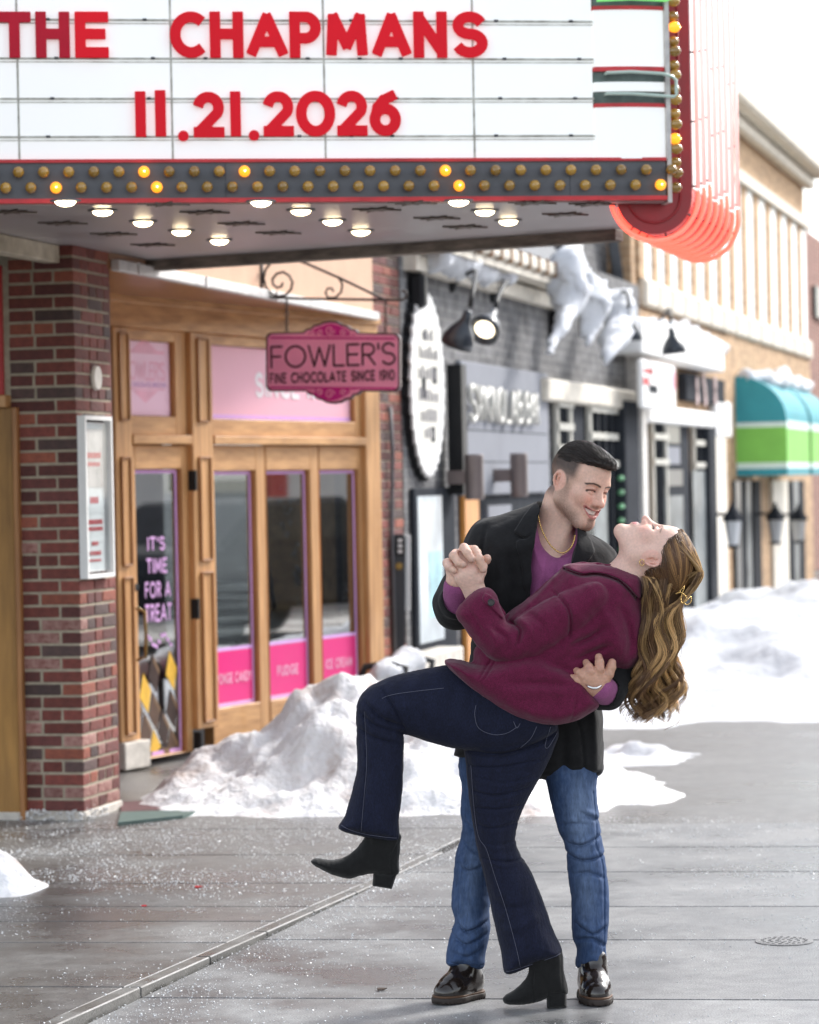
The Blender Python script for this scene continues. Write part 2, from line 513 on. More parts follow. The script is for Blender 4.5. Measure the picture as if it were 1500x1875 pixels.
def slab(name, mtl, aL, aR, qa, qb, z):
    """aL, aR, z are functions of q"""
    tp = [fr(aL(qa), qa, z(qa)), fr(aR(qa), qa, z(qa)), fr(aR(qb), qb, z(qb)), fr(aL(qb), qb, z(qb))]
    bt = [Vector((p.x, p.y, -.03)) for p in tp]
    mb = MB(); mb.hexa(bt + tp)
    return mb.build(name, mtl, walk, bevel=.004)
for qa, qb in zip(rows_r[:-1], rows_r[1:]):
    qa += G; qb -= G
    for k in range(3):
        l = (lambda q: kerb_a(q) + .012) if k == 0 else (lambda q, k=k: a0 + 2.6 * k + .35 + G)
        r = (lambda q, k=k: a0 + 2.6 * (k + 1) + .35 - G)
        if k == 0 and kerb_a(qb) > a0 + 2.6: continue
        slab('paving_slab', M['slab_r'], l, r, qa, qb, lambda q: .0)
for qa, qb in zip(rows_l[:-1], rows_l[1:]):
    qa += G; qb -= G
    slab('paving_slab', M['slab_l'], lambda q: -6.0, lambda q: kerb_a(q) - .055, qa, qb, zl)
kq = [6.0, 7.0, 7.9, 8.5, 9.25, 9.9, 10.5, 11.05, 11.6, 12.2, 12.9]
for qa, qb in zip(kq[:-1], kq[1:]):
    slab('kerb_stone', M['kerb'], lambda q: kerb_a(q) - .051, lambda q: kerb_a(q) + .004, qa + .004, qb - .004, lambda q: zl(q) + .002)

# rock salt scattered over the pavement
M['salt'] = mat('rock_salt', (.82, .84, .86), .35, .08, 40, spec=.6)
def salt():
    rg = random.Random(3); vs = []; fs = []
    def grain(p, s):
        b = len(vs)
        pts = [(s, 0, 0), (-s, 0, 0), (0, s, 0), (0, -s, 0), (0, 0, s * .8), (0, 0, -s * .5)]
        an = rg.uniform(0, 6.28); ca, sa = math.cos(an), math.sin(an); sx = rg.uniform(.6, 1.3)
        for x, y, z in pts:
            x *= sx * rg.uniform(.7, 1.2); y *= rg.uniform(.7, 1.2)
            vs.append((p[0] + x * ca - y * sa, p[1] + x * sa + y * ca, p[2] + z + s * .4))
        for f in ((0, 2, 4), (2, 1, 4), (1, 3, 4), (3, 0, 4), (2, 0, 5), (1, 2, 5), (3, 1, 5), (0, 3, 5)):
            fs.append(tuple(i + b for i in f))
    n = 0
    while n < 26000:
        q = 7.6 + 6.6 * rg.random() ** .9; a = rg.uniform(-4.3, .8)
        ka = kerb_a(q); dk = a - ka
        pz = Vector((a * 1.3, q * 1.3, 1.7))
        den = .32 + 1.1 * noise.noise(pz) + .8 * noise.noise(pz * 3.7)
        if dk > 0: den = den * (.25 + 1.0 * math.exp(-dk / .35)) + (.6 if dk < .10 else 0)
        else: den = den * (.30 + .9 * math.exp(-((q - 12.0) / 1.5) ** 2)) + (.25 if q > 11 else -.05)
        if rg.random() > den: continue
        z = 0 if dk > 0 else zl(q)
        p = fr(a, q, z); n += 1
        grain(p, rg.choice((.0010, .0010, .0013, .0016, .0018, .0024, .0034)) * (1 + .25 * (q > 11.3)))
    mb = MB(); mb.v = vs; mb.f = fs
    o = mb.build('salt_grains', M['salt'])
    tag(o, 'white rock salt grains strewn over the damp pavement', 'rock salt', kind='stuff')
salt()

# iron cover in the pavement, red petals and a dry leaf
M['iron'] = mat('worn_iron', (.20, .20, .20), .55, .3, 30, bump=.2, metal=.3)
cv = ground(1436, 1724)
e = empty('manhole_cover', cv, 'round worn iron cover set in the pavement at the right', 'manhole cover')
MB().lathe([(.100, .0), (.100, .003), (.096, .0035)], cv, n=40).build('rim', M['iron'], e)
MB().lathe([(.090, .0), (.090, .004), (.087, .0042)], cv, n=40).build('lid', M['iron'], e)
mb = MB()
for k in range(3):
    for j in range(8 + 6 * k):
        an = j * 2 * math.pi / (8 + 6 * k); rr = .025 + .025 * k
        c = cv + Vector((rr * math.cos(an), rr * math.sin(an), .0085))
        mb.box(c.x - .005, c.x + .005, c.y - .004, c.y + .004, c.z - .005, c.z - .0025)
mb.build('tread_stud', M['iron'], e)['kind'] = 'stuff'
M['petal'] = mat('red_petal', (.55, .02, .03), .5)
M['leaf'] = mat('dry_leaf', (.05, .03, .02), .8)
def scrap(name, px, py, s, mt, label, cat, z=.02):
    p = ground(px, py); mb = MB(); rg = random.Random(px)
    ring = [(p.x + s * math.cos(t) * rg.uniform(.6, 1.2) * 1.4, p.y + s * math.sin(t) * rg.uniform(.6, 1.2) * 1.5, p.z + z + s * .25 * rg.random()) for t in [i * math.pi / 4 for i in range(8)]]
    mb.add(ring + [(x, y, zz - .003) for x, y, zz in ring], [tuple(range(8)), tuple(range(15, 7, -1))] + [(i, i + 8, (i + 1) % 8 + 8, (i + 1) % 8) for i in range(8)])
    tag(mb.build(name, mt, loc=p), label, cat)
scrap('petal', 364, 1626, .011, M['petal'], 'red petal on the pavement, farther one from the camera', 'petal', .006)
scrap('petal', 264, 1664, .008, M['petal'], 'red petal on the pavement, nearer one to the camera', 'petal', .012)
scrap('dry_leaf', 698, 1814, .012, M['leaf'], 'small dark dry leaf on the pavement left of the couple', 'leaf', .006)

# ================================================================== brick pier of the theatre
M['mortar'] = mat('lime_mortar', (.38, .33, .25), .9, .2, 25, bump=.3)
def brick_mat(name, c, d):
    return mat(name, c, .8, .25, 30, bump=.35, bscale=90, dark=d, perobj=.28)
BR = [brick_mat('red_brick', (.19, .050, .038), (.125, .036, .03)), brick_mat('maroon_brick', (.125, .038, .033), (.085, .03, .028)),
      brick_mat('orange_brick', (.27, .080, .048), (.19, .058, .04)), brick_mat('dark_brick', (.095, .055, .05), (.065, .042, .04)),
      brick_mat('salt_stained_brick', (.36, .22, .19), (.19, .06, .05))]
SOF_Z = 2.80
pier = empty('brick_pier', F.W(0, -.15, 0), 'dark red brick pier with a poster case between theatre door and chocolate shop', 'pier')
PD = F.u(208)                  # depth along the street
PF = -.335                     # how far its front runs back from the street face
MB().pb(F, .005, PD - .005, PF - .3, -.005, 0.0, SOF_Z + .02).build('mortar_core', M['mortar'], pier)
_bm = {}
def brick_mesh(du, dv, dz, k):
    key = (round(du, 3), round(dv, 3), k)
    if key not in _bm:
        me = bpy.data.meshes.new('brick'); bm = bmesh.new()
        bmesh.ops.create_cube(bm, size=1.0)
        rg = random.Random(hash(key) % 999)
        for v in bm.verts:
            v.co.x = v.co.x * du + rg.uniform(-.0015, .0015); v.co.y = v.co.y * dv + rg.uniform(-.0015, .0015); v.co.z = v.co.z * dz + rg.uniform(-.001, .001)
        bmesh.ops.bevel(bm, geom=list(bm.edges), offset=.003, segments=1, affect='EDGES')
        bm.to_mesh(me); bm.free()
        me.materials.append(BR[k]); _bm[key] = me
    return _bm[key]
def put_brick(parent, P, u0, u1, v0, v1, z0, z1, k):
    me = brick_mesh(u1 - u0, v1 - v0, z1 - z0, k)
    o = bpy.data.objects.new('brick', me); COL.objects.link(o); o.parent = parent
    o.location = P.W((u0 + u1) / 2, (v0 + v1) / 2, (z0 + z1) / 2) - base_of(parent)
    o.rotation_euler = (0, 0, P.rz()); return o
rg = random.Random(11)
def pick(z, face):
    r = rg.random()
    if face == 'front' and z < 1.3 and r < .16: return 4
    if face == 'side' and z < .35 and r < .2: return 4
    if r < .52: return 0
    if r < .80: return 1
    if r < .88: return 2
    return 3
CH = .0626; nb = int(SOF_Z / CH); J = .0125
for i in range(nb + 1):
    z0 = .045 + i * CH; z1 = min(z0 + CH - J, SOF_Z)
    if z1 - z0 < .02: continue
    cu = .098 if i % 2 else .20           # corner brick, alternately header and stretcher on the front
    v1 = .0 + rg.uniform(-.002, .002)
    put_brick(pier, F, 0, .098 if cu > .15 else .2, v1 - cu, v1, z0, z1, pick(z0, 'front'))
    x = -cu - J
    first = True
    while x > PF + .03:                   # front face: stretchers running back from the corner
        w_ = min(.20, x - PF) if rg.random() < .8 else min(.098, x - PF)
        if x - w_ - PF < .05: w_ = x - PF
        put_brick(pier, F, rg.uniform(-.001, .002), .098, x - w_, x, z0, z1, pick(z0, 'front'))
        x -= w_ + J
    u_ = (.098 if cu > .15 else .2) + J   # street face
    while u_ < PD - .02:
        w_ = min(.098 if rg.random() < .6 else .198, PD - u_)
        if PD - u_ - w_ < .04: w_ = PD - u_
        put_brick(pier, F, u_, u_ + w_, v1 - .098, v1, z0, z1, pick(z0, 'side'))
        u_ += w_ + J
M['stone'] = mat('white_stone', (.62, .58, .52), .8, .2, 12, bump=.2)
MB().pb(F, -.012, PD + .01, PF - .3, .012, -.03, .042).build('stone_base', M['stone'], pier, bevel=.006)
M['saltcrust'] = mat('salt_crust', (.74, .73, .72), .9, .25, 40, bump=.5, bscale=60)
# salt crust thrown up against the foot of the pier
def crust():
    rg = random.Random(5); mb = MB()
    for k in range(120):
        if k < 70: p = F.W(rg.uniform(-.035, -.012), rg.uniform(PF, .01), rg.uniform(.0, .05))
        else: p = F.W(rg.uniform(-.03, .28), rg.uniform(.012, .025), rg.uniform(.0, .09) * rg.random())
        s = rg.uniform(.003, .011)
        mb.lathe([(s * .3, -s * .8), (s, -s * .2), (s * .8, s * .4), (s * .2, s * .8)], p, n=7)
    o = mb.build('salt_crust', M['saltcrust'], pier, smooth=True); o['kind'] = 'stuff'
crust()
# white oval plate on the street face
mb = MB(); c = F.hit(174, 692, .0)
prof = [(math.cos(t), math.sin(t)) for t in [i * math.pi / 12 for i in range(24)]]
mb.prism([F.W(c[0] + .055 * a, .018, c[1] + .058 * b) for a, b in prof], [F.W(c[0] + .058 * a, .001, c[1] + .062 * b) for a, b in prof])
M['cream'] = mat('cream_paint', (.78, .74, .66), .5, .06)
tag(mb.build('oval_plate', M['cream'], loc=F.W(c[0], 0, c[1])), 'small cream oval plate high on the brick pier', 'plate')

# poster case
M['whiteframe'] = mat('white_painted_metal', (.78, .78, .77), .4, .06, 8)
M['paper'] = mat('poster_paper', (.80, .77, .75), .6, .12, 3)
M['photo'] = mat('poster_photo', (.58, .50, .47), .6, .35, 5)
M['redink'] = mat('red_ink', (.62, .05, .06), .6)
M['greyink'] = mat('grey_ink', (.25, .24, .26), .6)
def glass_mat(name, tint=(.9, .93, .94), rough=.03, alpha=.35, ior=.7):
    mt, n, b = new_mat(name)
    tr = N(n, 'ShaderNodeBsdfTransparent'); gl = N(n, 'ShaderNodeBsdfGlossy'); gl.inputs['Roughness'].default_value = rough
    tr.inputs[0].default_value = (*tint, 1)
    lw = N(n, 'ShaderNodeLayerWeight'); lw.inputs[0].default_value = .5
    pw = N(n, 'ShaderNodeMath', operation='POWER'); pw.inputs[1].default_value = 4; n.links.new(lw.outputs['Facing'], pw.inputs[0])
    ml = N(n, 'ShaderNodeMath', operation='MULTIPLY'); ml.inputs[1].default_value = ior; n.links.new(pw.outputs[0], ml.inputs[0])
    add = N(n, 'ShaderNodeMath', operation='ADD'); add.inputs[1].default_value = alpha; add.use_clamp = True
    n.links.new(ml.outputs[0], add.inputs[0])
    mx = N(n, 'ShaderNodeMixShader'); n.links.new(add.outputs[0], mx.inputs[0]); n.links.new(tr.outputs[0], mx.inputs[1]); n.links.new(gl.outputs[0], mx.inputs[2])
    n.links.new(mx.outputs[0], n.nodes['Material Output'].inputs['Surface'])
    return mt
M['glass'] = glass_mat('clear_glass', alpha=.02, ior=.18)
M['shopglass'] = glass_mat('shop_glass', (.66, .69, .69), .02, .40)
pu0, pu1 = F.u(153, 900, .03), F.u(203, 900, .03)
pz1, pz0 = F.z(178, 762, .03), F.z(178, 1058, .03)
pc = empty('poster_case', F.W((pu0 + pu1) / 2, 0, pz0), 'narrow white framed poster case on the street side of the brick pier', 'poster case')
mb = MB(); t_ = .02
mb.pb(F, pu0, pu0 + t_, .004, .045, pz0, pz1).pb(F, pu1 - t_, pu1, .004, .045, pz0, pz1).pb(F, pu0 + t_, pu1 - t_, .004, .045, pz0, pz0 + t_).pb(F, pu0 + t_, pu1 - t_, .004, .045, pz1 - t_, pz1)
mb.build('frame', M['whiteframe'], pc)
MB().pb(F, pu0 + .03, pu1 - .03, .006, .012, pz0 + .03, pz1 - .03).build('backing', M['paper'], pc)
ph = pz1 - pz0; pw = pu1 - pu0
def poster(z_a, z_b, mt, nm='sheet'):
    return MB().pb(F, pu0 + .06, pu1 - .06, .013, .0145, pz0 + ph * z_a, pz0 + ph * z_b).build(nm, mt, pc)
poster(.56, .92, M['photo']); poster(.40, .53, M['paper']); poster(.22, .38, M['photo'] if False else M['paper'])
mb = MB()
rgp = random.Random(9)
for za, zb, f in ((.74, .775, .85), (.69, .715, .7), (.46, .50, .5), (.33, .36, .85), (.29, .315, .8), (.2, .225, .4), (.14, .165, .6), (.10, .115, .7)):
    uc_ = (pu0 + pu1) / 2; hw_ = (pw / 2 - .07) * f; x_ = -hw_
    while x_ < hw_ - .01:
        w_ = rgp.uniform(.008, .022)
        mb.pb(F, uc_ + x_, uc_ + x_ + w_, .0152, .0160, pz0 + ph * za, pz0 + ph * zb); x_ += w_ + .007
mb.build('red_lettering', M['redink'], pc)['kind'] = 'stuff'
MB().pb(F, pu0 + .036, pu1 - .036, .03, .033, pz0 + .036, pz1 - .036).build('pane', M['glass'], pc)

# ================================================================== theatre door at the left edge
M['wood'] = None
def wood(name, c, d, sc=3.0, st=(9, 9, .7), rough=.5):
    return mat(name, c, rough, .2, sc, bump=.08, bscale=14, dark=d, stretch=st, coat=.15)
M['wood'] = wood('honey_oak', (.58, .325, .14), (.40, .195, .07))
M['woodh'] = wood('honey_oak_rail', (.58, .325, .14), (.40, .195, .07), st=(1.2, 1.2, 9))
M['woodin'] = wood('oak_moulding', (.36, .16, .05), (.24, .10, .03))
M['ply'] = wood('weathered_ply', (.42, .22, .06), (.22, .11, .03), 1.6, (6, 6, .8), .7)
M['redpaint'] = mat('red_paint', (.42, .02, .025), .45, .12)
M['black'] = mat('black_metal', (.014, .015, .017), .5, .2, spec=.25)
M['dark'] = mat('dark_interior', (.02, .02, .022), .6, .3)
DP = Plane(F.W(.02, PF, 0), STREET_ANG + math.pi / 2)     # a plane facing the camera, left of the pier
DP.s = -DP.s; DP.n = Vector((-math.sin(STREET_ANG), -math.cos(STREET_ANG), 0)); 
DP.s = Vector((-math.cos(STREET_ANG), math.sin(STREET_ANG), 0))  # runs to the left
def du(px): return DP.hit(px, 1100)[0]
th = empty('theatre_door', DP.W(.3, 0, 0), 'weathered oak board door with red framed dark window above, left edge', 'door')
zs = DP.z(25, 735)
MB().pb(DP, du(34), 1.6, -.04, .03, .02, zs - .03).build('board', M['ply'], th, bevel=.004)
MB().pb(DP, du(45), du(36), -.04, .055, .0, zs - .03).build('jamb', M['woodin'], th, bevel=.004)
MB().pb(DP, du(30), 1.6, -.04, .09, zs - .03, zs + .03).build('sill', M['wood'], th, bevel=.004)
MB().pb(DP, du(19), du(6), -.05, .035, zs + .032, SOF_Z - .1).build('window_frame', M['redpaint'], th, bevel=.003)
MB().pb(DP, du(6), 1.6, -.05, .035, zs + .032, zs + .09).build('window_frame', M['redpaint'], th, bevel=.003)
MB().pb(DP, du(6) + .002, 1.6, -.06, -.01, zs + .092, SOF_Z - .1).build('pane', M['black'], th)
MB().pb(DP, .0, du(19), -.3, -.06, 0, SOF_Z + .02).build('wall_return', BR[1], th)
MB().pb(DP, 0.6, 5, -3, -.06, 0, SOF_Z + .02).build('wall', BR[1], th)

# small snow heap at the left edge
# ================================================================== theatre marquee
fl = at(0, 372, 12.45); frr = at(1215, 366, 12.88)
MQ_ANG = math.atan2(frr.x - fl.x, frr.y - fl.y)
MQ = Plane(fl, MQ_ANG)
def mu(px, py=200, v=0.): return MQ.hit(px, py, v)[0]
def mz(px, py, v=0.): return MQ.hit(px, py, v)[1]
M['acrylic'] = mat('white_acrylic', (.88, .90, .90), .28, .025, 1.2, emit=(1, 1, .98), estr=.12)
M['railgrime'] = mat('grimy_rail', (.55, .56, .52), .5, .3, 18, dark=(.25, .24, .2))
M['zinc'] = mat('grey_painted_steel', (.115, .12, .135), .5, .22, 5, dark=(.075, .08, .09), rvar=.1)
M['trimred'] = mat('faded_red_trim', (.62, .035, .045), .45, .2, 9)
M['bulb'] = mat('amber_bulb', (.36, .20, .025), .12, .2, 6, spec=.8, coat=.6, perobj=.3)
M['bulbl'] = mat('lit_amber_bulb', (.9, .45, .05), .2, .05, emit=(1, .30, .01), estr=.55)
M['bulbc'] = mat('lit_filament', (1, .8, .4), .3, emit=(1, .70, .28), estr=7)
M['brass'] = mat('brass_socket', (.22, .14, .04), .35, .2, metal=.7)
mq = empty('theatre_marquee', MQ.W(1.4, -1, SOF_Z), 'white lettered theatre marquee with amber bulbs, red neon fin and lit soffit', 'marquee')
ZB = mz(600, 367)
ZT = mz(600, -90)
# letter board panels
col_px = [-300, 33, 314, 594, 867, 1087]
row_py = [-90, -34, 38, 108, 181, 250, 293]
uL = -1.8
cu_ = [uL] + [mu(p, 150) for p in col_px[1:]]
rz_ = [mz(550, p) for p in row_py]
for i in range(len(cu_) - 1):
    for j in range(len(rz_) - 1):
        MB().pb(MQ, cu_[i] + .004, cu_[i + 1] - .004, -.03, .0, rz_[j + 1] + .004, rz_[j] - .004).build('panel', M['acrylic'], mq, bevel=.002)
MB().pb(MQ, uL, cu_[-1], -.10, -.034, rz_[-1], rz_[0]).build('board_back', M['zinc'], mq)
M['clip'] = mat('dark_clip', (.03, .035, .045), .5)
for j in range(1, len(rz_) - 1):
    MB().pb(MQ, uL, cu_[-1], -.004, .007, rz_[j] - .0035, rz_[j] + .0035).build('rail', M['railgrime'], mq)
    MB().pb(MQ, uL, cu_[-1], -.002, .004, rz_[j] - .016, rz_[j] - .0125).build('rail_lip', M['railgrime'], mq)
    for x in (85, 262, 358, 545, 640, 715, 905, 1042):
        u_ = mu(x + (j * 37) % 23, 150)
        MB().pb(MQ, u_ - .008, u_ + .008, .002, .012, rz_[j] - .004, rz_[j] + .006).build('clip', M['clip'], mq)
for i in range(1, len(cu_) - 1):
    MB().pb(MQ, cu_[i] - .003, cu_[i] + .003, -.02, .003, rz_[-1], rz_[0]).build('stile', M['railgrime'], mq)
# bulb band with red trims
z1, z0 = mz(600, 297), mz(600, 362)
uR = mu(1218, 330)
MB().pb(MQ, uL, uR, -.12, .012, z0, z1).build('bulb_band', M['zinc'], mq)
MB().pb(MQ, uL, uR + .002, -.10, .022, z1, z1 + .014).build('red_trim', M['trimred'], mq)
MB().pb(MQ, uL, uR + .004, -.10, .022, z0 - .018, z0).build('red_trim', M['trimred'], mq)
# band is riveted sheet: seams
for x in (410, 1040, -60):
    MB().pb(MQ, mu(x) - .001, mu(x) + .001, .012, .0135, z0, z1).build('seam', M['clip'], mq)
bulb_me = MB().lathe([(.010, 0), (.013, .004), (.0215, .018), (.024, .030), (.0215, .043), (.013, .052), (.003, .055)], (0, 0, 0), (0, -1, 0), 14)
def mk(mb, nm, mt, smooth=True):
    o = mb.build(nm, mt, smooth=smooth); me = o.data; bpy.data.objects.remove(o); return me
BM0 = mk(bulb_me, 'bulb', M['bulb'])
BM1 = BM0.copy(); BM1.materials.clear(); BM1.materials.append(M['bulbl'])
BMC = mk(MB().lathe([(.004, .02), (.011, .028), (.012, .034), (.008, .045), (.002, .0557)], (0, 0, 0), (0, -1, 0), 10), 'filament', M['bulbc'])
BMS = mk(MB().lathe([(.016, -.004), (.016, .006), (.012, .010)], (0, 0, 0), (0, -1, 0), 14), 'socket', M['brass'])
def bulb(p, rz, lit):
    b = link('bulb', BM1 if lit else BM0, None, mq, p, (0, 0, rz))
    s = bpy.data.objects.new('socket', BMS); COL.objects.link(s); s.parent = b
    if lit:
        s = bpy.data.objects.new('filament', BMC); COL.objects.link(s); s.parent = b
        s.location = (0, -.001, 0)
mrz = math.atan2(-MQ.n.x, MQ.n.y) + math.pi
zr1, zr2 = mz(600, 315), mz(600, 343)
lit1 = {5, 9, 17}; lit2 = {2, 6, 18, 26}
for i in range(-8, 27):
    u_ = mu(31 + 45.85 * i); bulb(MQ.W(u_, .012, zr1), mrz, i in lit1)
for i in range(-8, 27):
    u_ = mu(7 + 46.0 * i); bulb(MQ.W(u_, .012, zr2), mrz, i in lit2)
# curved corner section right of the letter board
M['enamel'] = mat('white_enamel', (.84, .84, .80), .25, .04, 2)
M['verdigris'] = mat('verdigris_trough', (.10, .14, .125), .6, .4, 14)
M['greentube'] = mat('unlit_green_neon', (.52, .66, .58), .12, .05, coat=.5)
M['greenlit'] = mat('lit_green_neon', (.3, .6, .28), .2, emit=(.12, .9, .08), estr=.2)
def corner_band(py0, py1, mt, nm, bul=.05, push=0.):
    za, zb = mz(1150, py1), mz(1150, py0); ua, ub = mu(1088, 150), mu(1216, 150)
    mb = MB(); n = 10
    fr_, bk = [], []
    for k in range(n + 1):
        t = k / n; vv = .004 + push + bul * (1 - (1 - t) ** 2) * .0 + bul * math.sin(t * math.pi * .5) * .0 + bul * t * (1 - t) * 1.6
        fr_.append((ua + (ub - ua) * t, vv))
    for k in range(n):
        (a, va), (b, vb) = fr_[k], fr_[k + 1]
        mb.hexa([MQ.W(a, va, za), MQ.W(b, vb, za), MQ.W(b, -.08, za), MQ.W(a, -.08, za), MQ.W(a, va, zb), MQ.W(b, vb, zb), MQ.W(b, -.08, zb), MQ.W(a, -.08, zb)])
    bm_o = mb.build(nm, mt, mq)
    return bm_o
for py0, py1, mt, nm, ps in ((-90, -12, 'acrylic', 'glowing_panel', 0), (-12, 12, 'verdigris', 'neon_trough', -.012), (12, 19, 'trimred', 'red_trim', .004), (19, 123, 'acrylic', 'glowing_panel', 0),
                             (123, 131, 'trimred', 'red_trim', .004), (131, 151, 'verdigris', 'neon_trough', -.012), (151, 168, 'acrylic', 'glowing_panel', 0), (168, 190, 'verdigris', 'neon_trough', -.012),
                             (190, 197, 'trimred', 'red_trim', .004), (197, 291, 'acrylic', 'glowing_panel', 0)):
    corner_band(py0, py1, M[mt], nm, push=ps)  # white corner panels share the letter board's glow, added to brighten them
def mtube(pts, mt, nm, r=.007):
    MB().tube([MQ.W(mu(x, y), v, mz(x, y)) for x, y, v in pts], r, 10).build(nm, mt, mq, smooth=True)
mtube([(1106, 137, .02), (1107, 136, .05), (1150, 135, .062), (1205, 138, .06), (1226, 143, .055), (1233, 150, .05), (1234, 176, .05), (1229, 180, .055), (1150, 175, .062), (1107, 174, .05), (1106, 175, .02)], M['greentube'], 'neon_tube')
mtube([(1088, 4, .05), (1150, 2, .062), (1215, 4, .05), (1222, 0, .05)], M['greenlit'], 'neon_tube')
# steel edge strip and its column of bulbs
M['strip'] = mat('pale_steel_strip', (.6, .58, .56), .4, .2, 20)
sx = mu(1221, 200)
MB().pb(MQ, sx - .006, sx + .012, -.12, .02, z0 - .03, ZT).build('edge_strip', M['strip'], mq)
crz = F.rz() + math.pi * .5
for i, py in enumerate([-20, 3, 29, 50, 75, 94, 119, 138, 163, 183, 208, 228, 253, 273, 297, 317, 343]):
    pz = MQ.W(sx + .010, .0 if i % 2 else -.028, mz(1225, py))
    bulb(pz, mrz + R(72), i in (3, 12))
# red fin with its neon tubes
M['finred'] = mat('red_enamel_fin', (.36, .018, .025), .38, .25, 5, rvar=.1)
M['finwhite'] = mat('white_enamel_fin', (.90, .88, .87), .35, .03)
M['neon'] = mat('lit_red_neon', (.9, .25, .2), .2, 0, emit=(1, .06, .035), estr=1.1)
M['neonwash'] = mat('daylight_washed_neon', (.92, .66, .64), .12, .03, coat=.3, emit=(1, .35, .3), estr=.25)  # same lit neon, paled in the colour for daylight washing over it
FN = Plane(at(1198, 358, 12.98), MQ_ANG)
fr_r = 71 / FPX * 12.98
prof = []
zt = ZT - FN.z(1198, 358)
zc = FN.z(1198, 358)
prof.append((fr_r, zt + 0.0)); prof.append((fr_r, 0))
for k in range(1, 25):
    an = -math.pi * k / 24; prof.append((fr_r * math.cos(an), fr_r * math.sin(an)))
inner = [(-fr_r * .97, .012), (.035, .012), (.035, zt)]
dirb = F.s                      # the fin runs back along the street
def fp(a, z, d): return FN.W(a, 0, zc + z) + dirb * d
poly = prof + inner
MB().prism([fp(a, z, 0) for a, z in poly], [fp(a, z, .012) for a, z in poly]).build('fin_face', M['finred'], mq)
mb = MB()
ns = len(prof)
def skin_(P_, mt):
    k_ = len(P_)
    o = MB().add([fp(a, z, .013) for a, z in P_] + [fp(a, z, 1.36) for a, z in P_], [(i, i + 1, k_ + i + 1, k_ + i) for i in range(k_ - 1)]).build('fin_skin', mt, mq)
    sm = o.modifiers.new('solid', 'SOLIDIFY'); sm.thickness = .004
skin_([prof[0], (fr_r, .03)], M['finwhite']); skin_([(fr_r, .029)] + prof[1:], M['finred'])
MB().prism([fp(a, z, 1.362) for a, z in poly], [fp(a, z, 1.374) for a, z in poly]).build('fin_back', M['finred'], mq)
# raised moulding on the face
mold = [(a * .70, z * (.70 if z < 0 else 1)) for a, z in prof]
MB().tube([fp(a, z, -.004) for a, z in mold], .006, 6).build('fin_moulding', M['finred'], mq, smooth=True)
for k in range(8):
    d = .012 + k * .187; off = .026; rr = fr_r + off
    zs_ = .02 + .03 * (k % 3)
    MB().tube([fp(rr, zt, d), fp(rr, zt * .5, d), fp(rr, zs_ + .012, d)], .0105, 8).build('neon_tube', M['neonwash'], mq, smooth=True)
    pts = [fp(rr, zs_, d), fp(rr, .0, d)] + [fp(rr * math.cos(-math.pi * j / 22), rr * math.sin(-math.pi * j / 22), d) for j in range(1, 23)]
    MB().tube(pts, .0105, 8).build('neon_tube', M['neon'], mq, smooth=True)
    for j, zz in enumerate((.04, .32, .62)):
        MB().tube([fp(fr_r - .002, zz + (k % 3) * .03, d), fp(rr, zz + (k % 3) * .03, d)], .004, 6).build('tube_support', M['clip'], mq)
    for an in (-.5, -1.3, -2.2):
        MB().tube([fp((fr_r - .002) * math.cos(an + k * .02), (fr_r - .002) * math.sin(an + k * .02), d), fp(rr * math.cos(an + k * .02), rr * math.sin(an + k * .02), d)], .004, 6).build('tube_support', M['clip'], mq)
# soffit
M['soffit'] = mat('lilac_grey_soffit', (.40, .37, .38), .35, .12, 2.5, rvar=.08)
bl = at(195, 482, 15.75); br = at(1135, 414, 14.25)
pA = MQ.W(uL, -.02, 0); pB = MQ.W(uR, -.02, 0)
sof = [(pA.x, pA.y), (pB.x, pB.y), (1.22, 14.2), (br.x, br.y), (bl.x, bl.y), (-1.66, 15.9), (-6, 14.2), (-6, 11.9)]
SZ = ZB - .012
MB().prism([(x, y, SZ) for x, y in sof], [(x, y, SZ + .05) for x, y in sof]).build('soffit', M['soffit'], mq)
MB().prism([(x, y, ZT - .05) for x, y in sof], [(x, y, ZT) for x, y in sof]).build('top_deck', M['zinc'], mq)
M['beam'] = mat('weathered_beam', (.23, .20, .17), .8, .35, 6, bump=.4, bscale=18, dark=(.10, .09, .08), stretch=(1, 1, 4))
def beam(p, q, w_, h, z, nm, mt):
    p = Vector(p); q = Vector(q); d = (q - p).normalized(); nn = Vector((-d.y, d.x, 0)) * w_
    MB().hexa([p - nn + Vector((0, 0, z - h)), q - nn + Vector((0, 0, z - h)), q + nn + Vector((0, 0, z - h)), p + nn + Vector((0, 0, z - h)),
               p - nn + Vector((0, 0, z)), q - nn + Vector((0, 0, z)), q + nn + Vector((0, 0, z)), p + nn + Vector((0, 0, z))]).build(nm, mt, mq, bevel=.004)
beam((bl.x, bl.y + .03, 0), (br.x, br.y + .03, 0), .045, .055, SZ - .001, 'rear_beam', M['beam'])
lb = at(0, 428, 14.0); lb2 = F.W(-.02, -.10, 0)
M['plaster'] = mat('stained_cream_fascia', (.55, .50, .40), .7, .3, 8, dark=(.36, .31, .23))
d_ = (Vector((lb2.x, lb2.y, 0)) - F.s * 2.5)
beam(d_, (lb2.x, lb2.y, 0), .04, .085, SZ - .002, 'fascia_beam', M['plaster'])
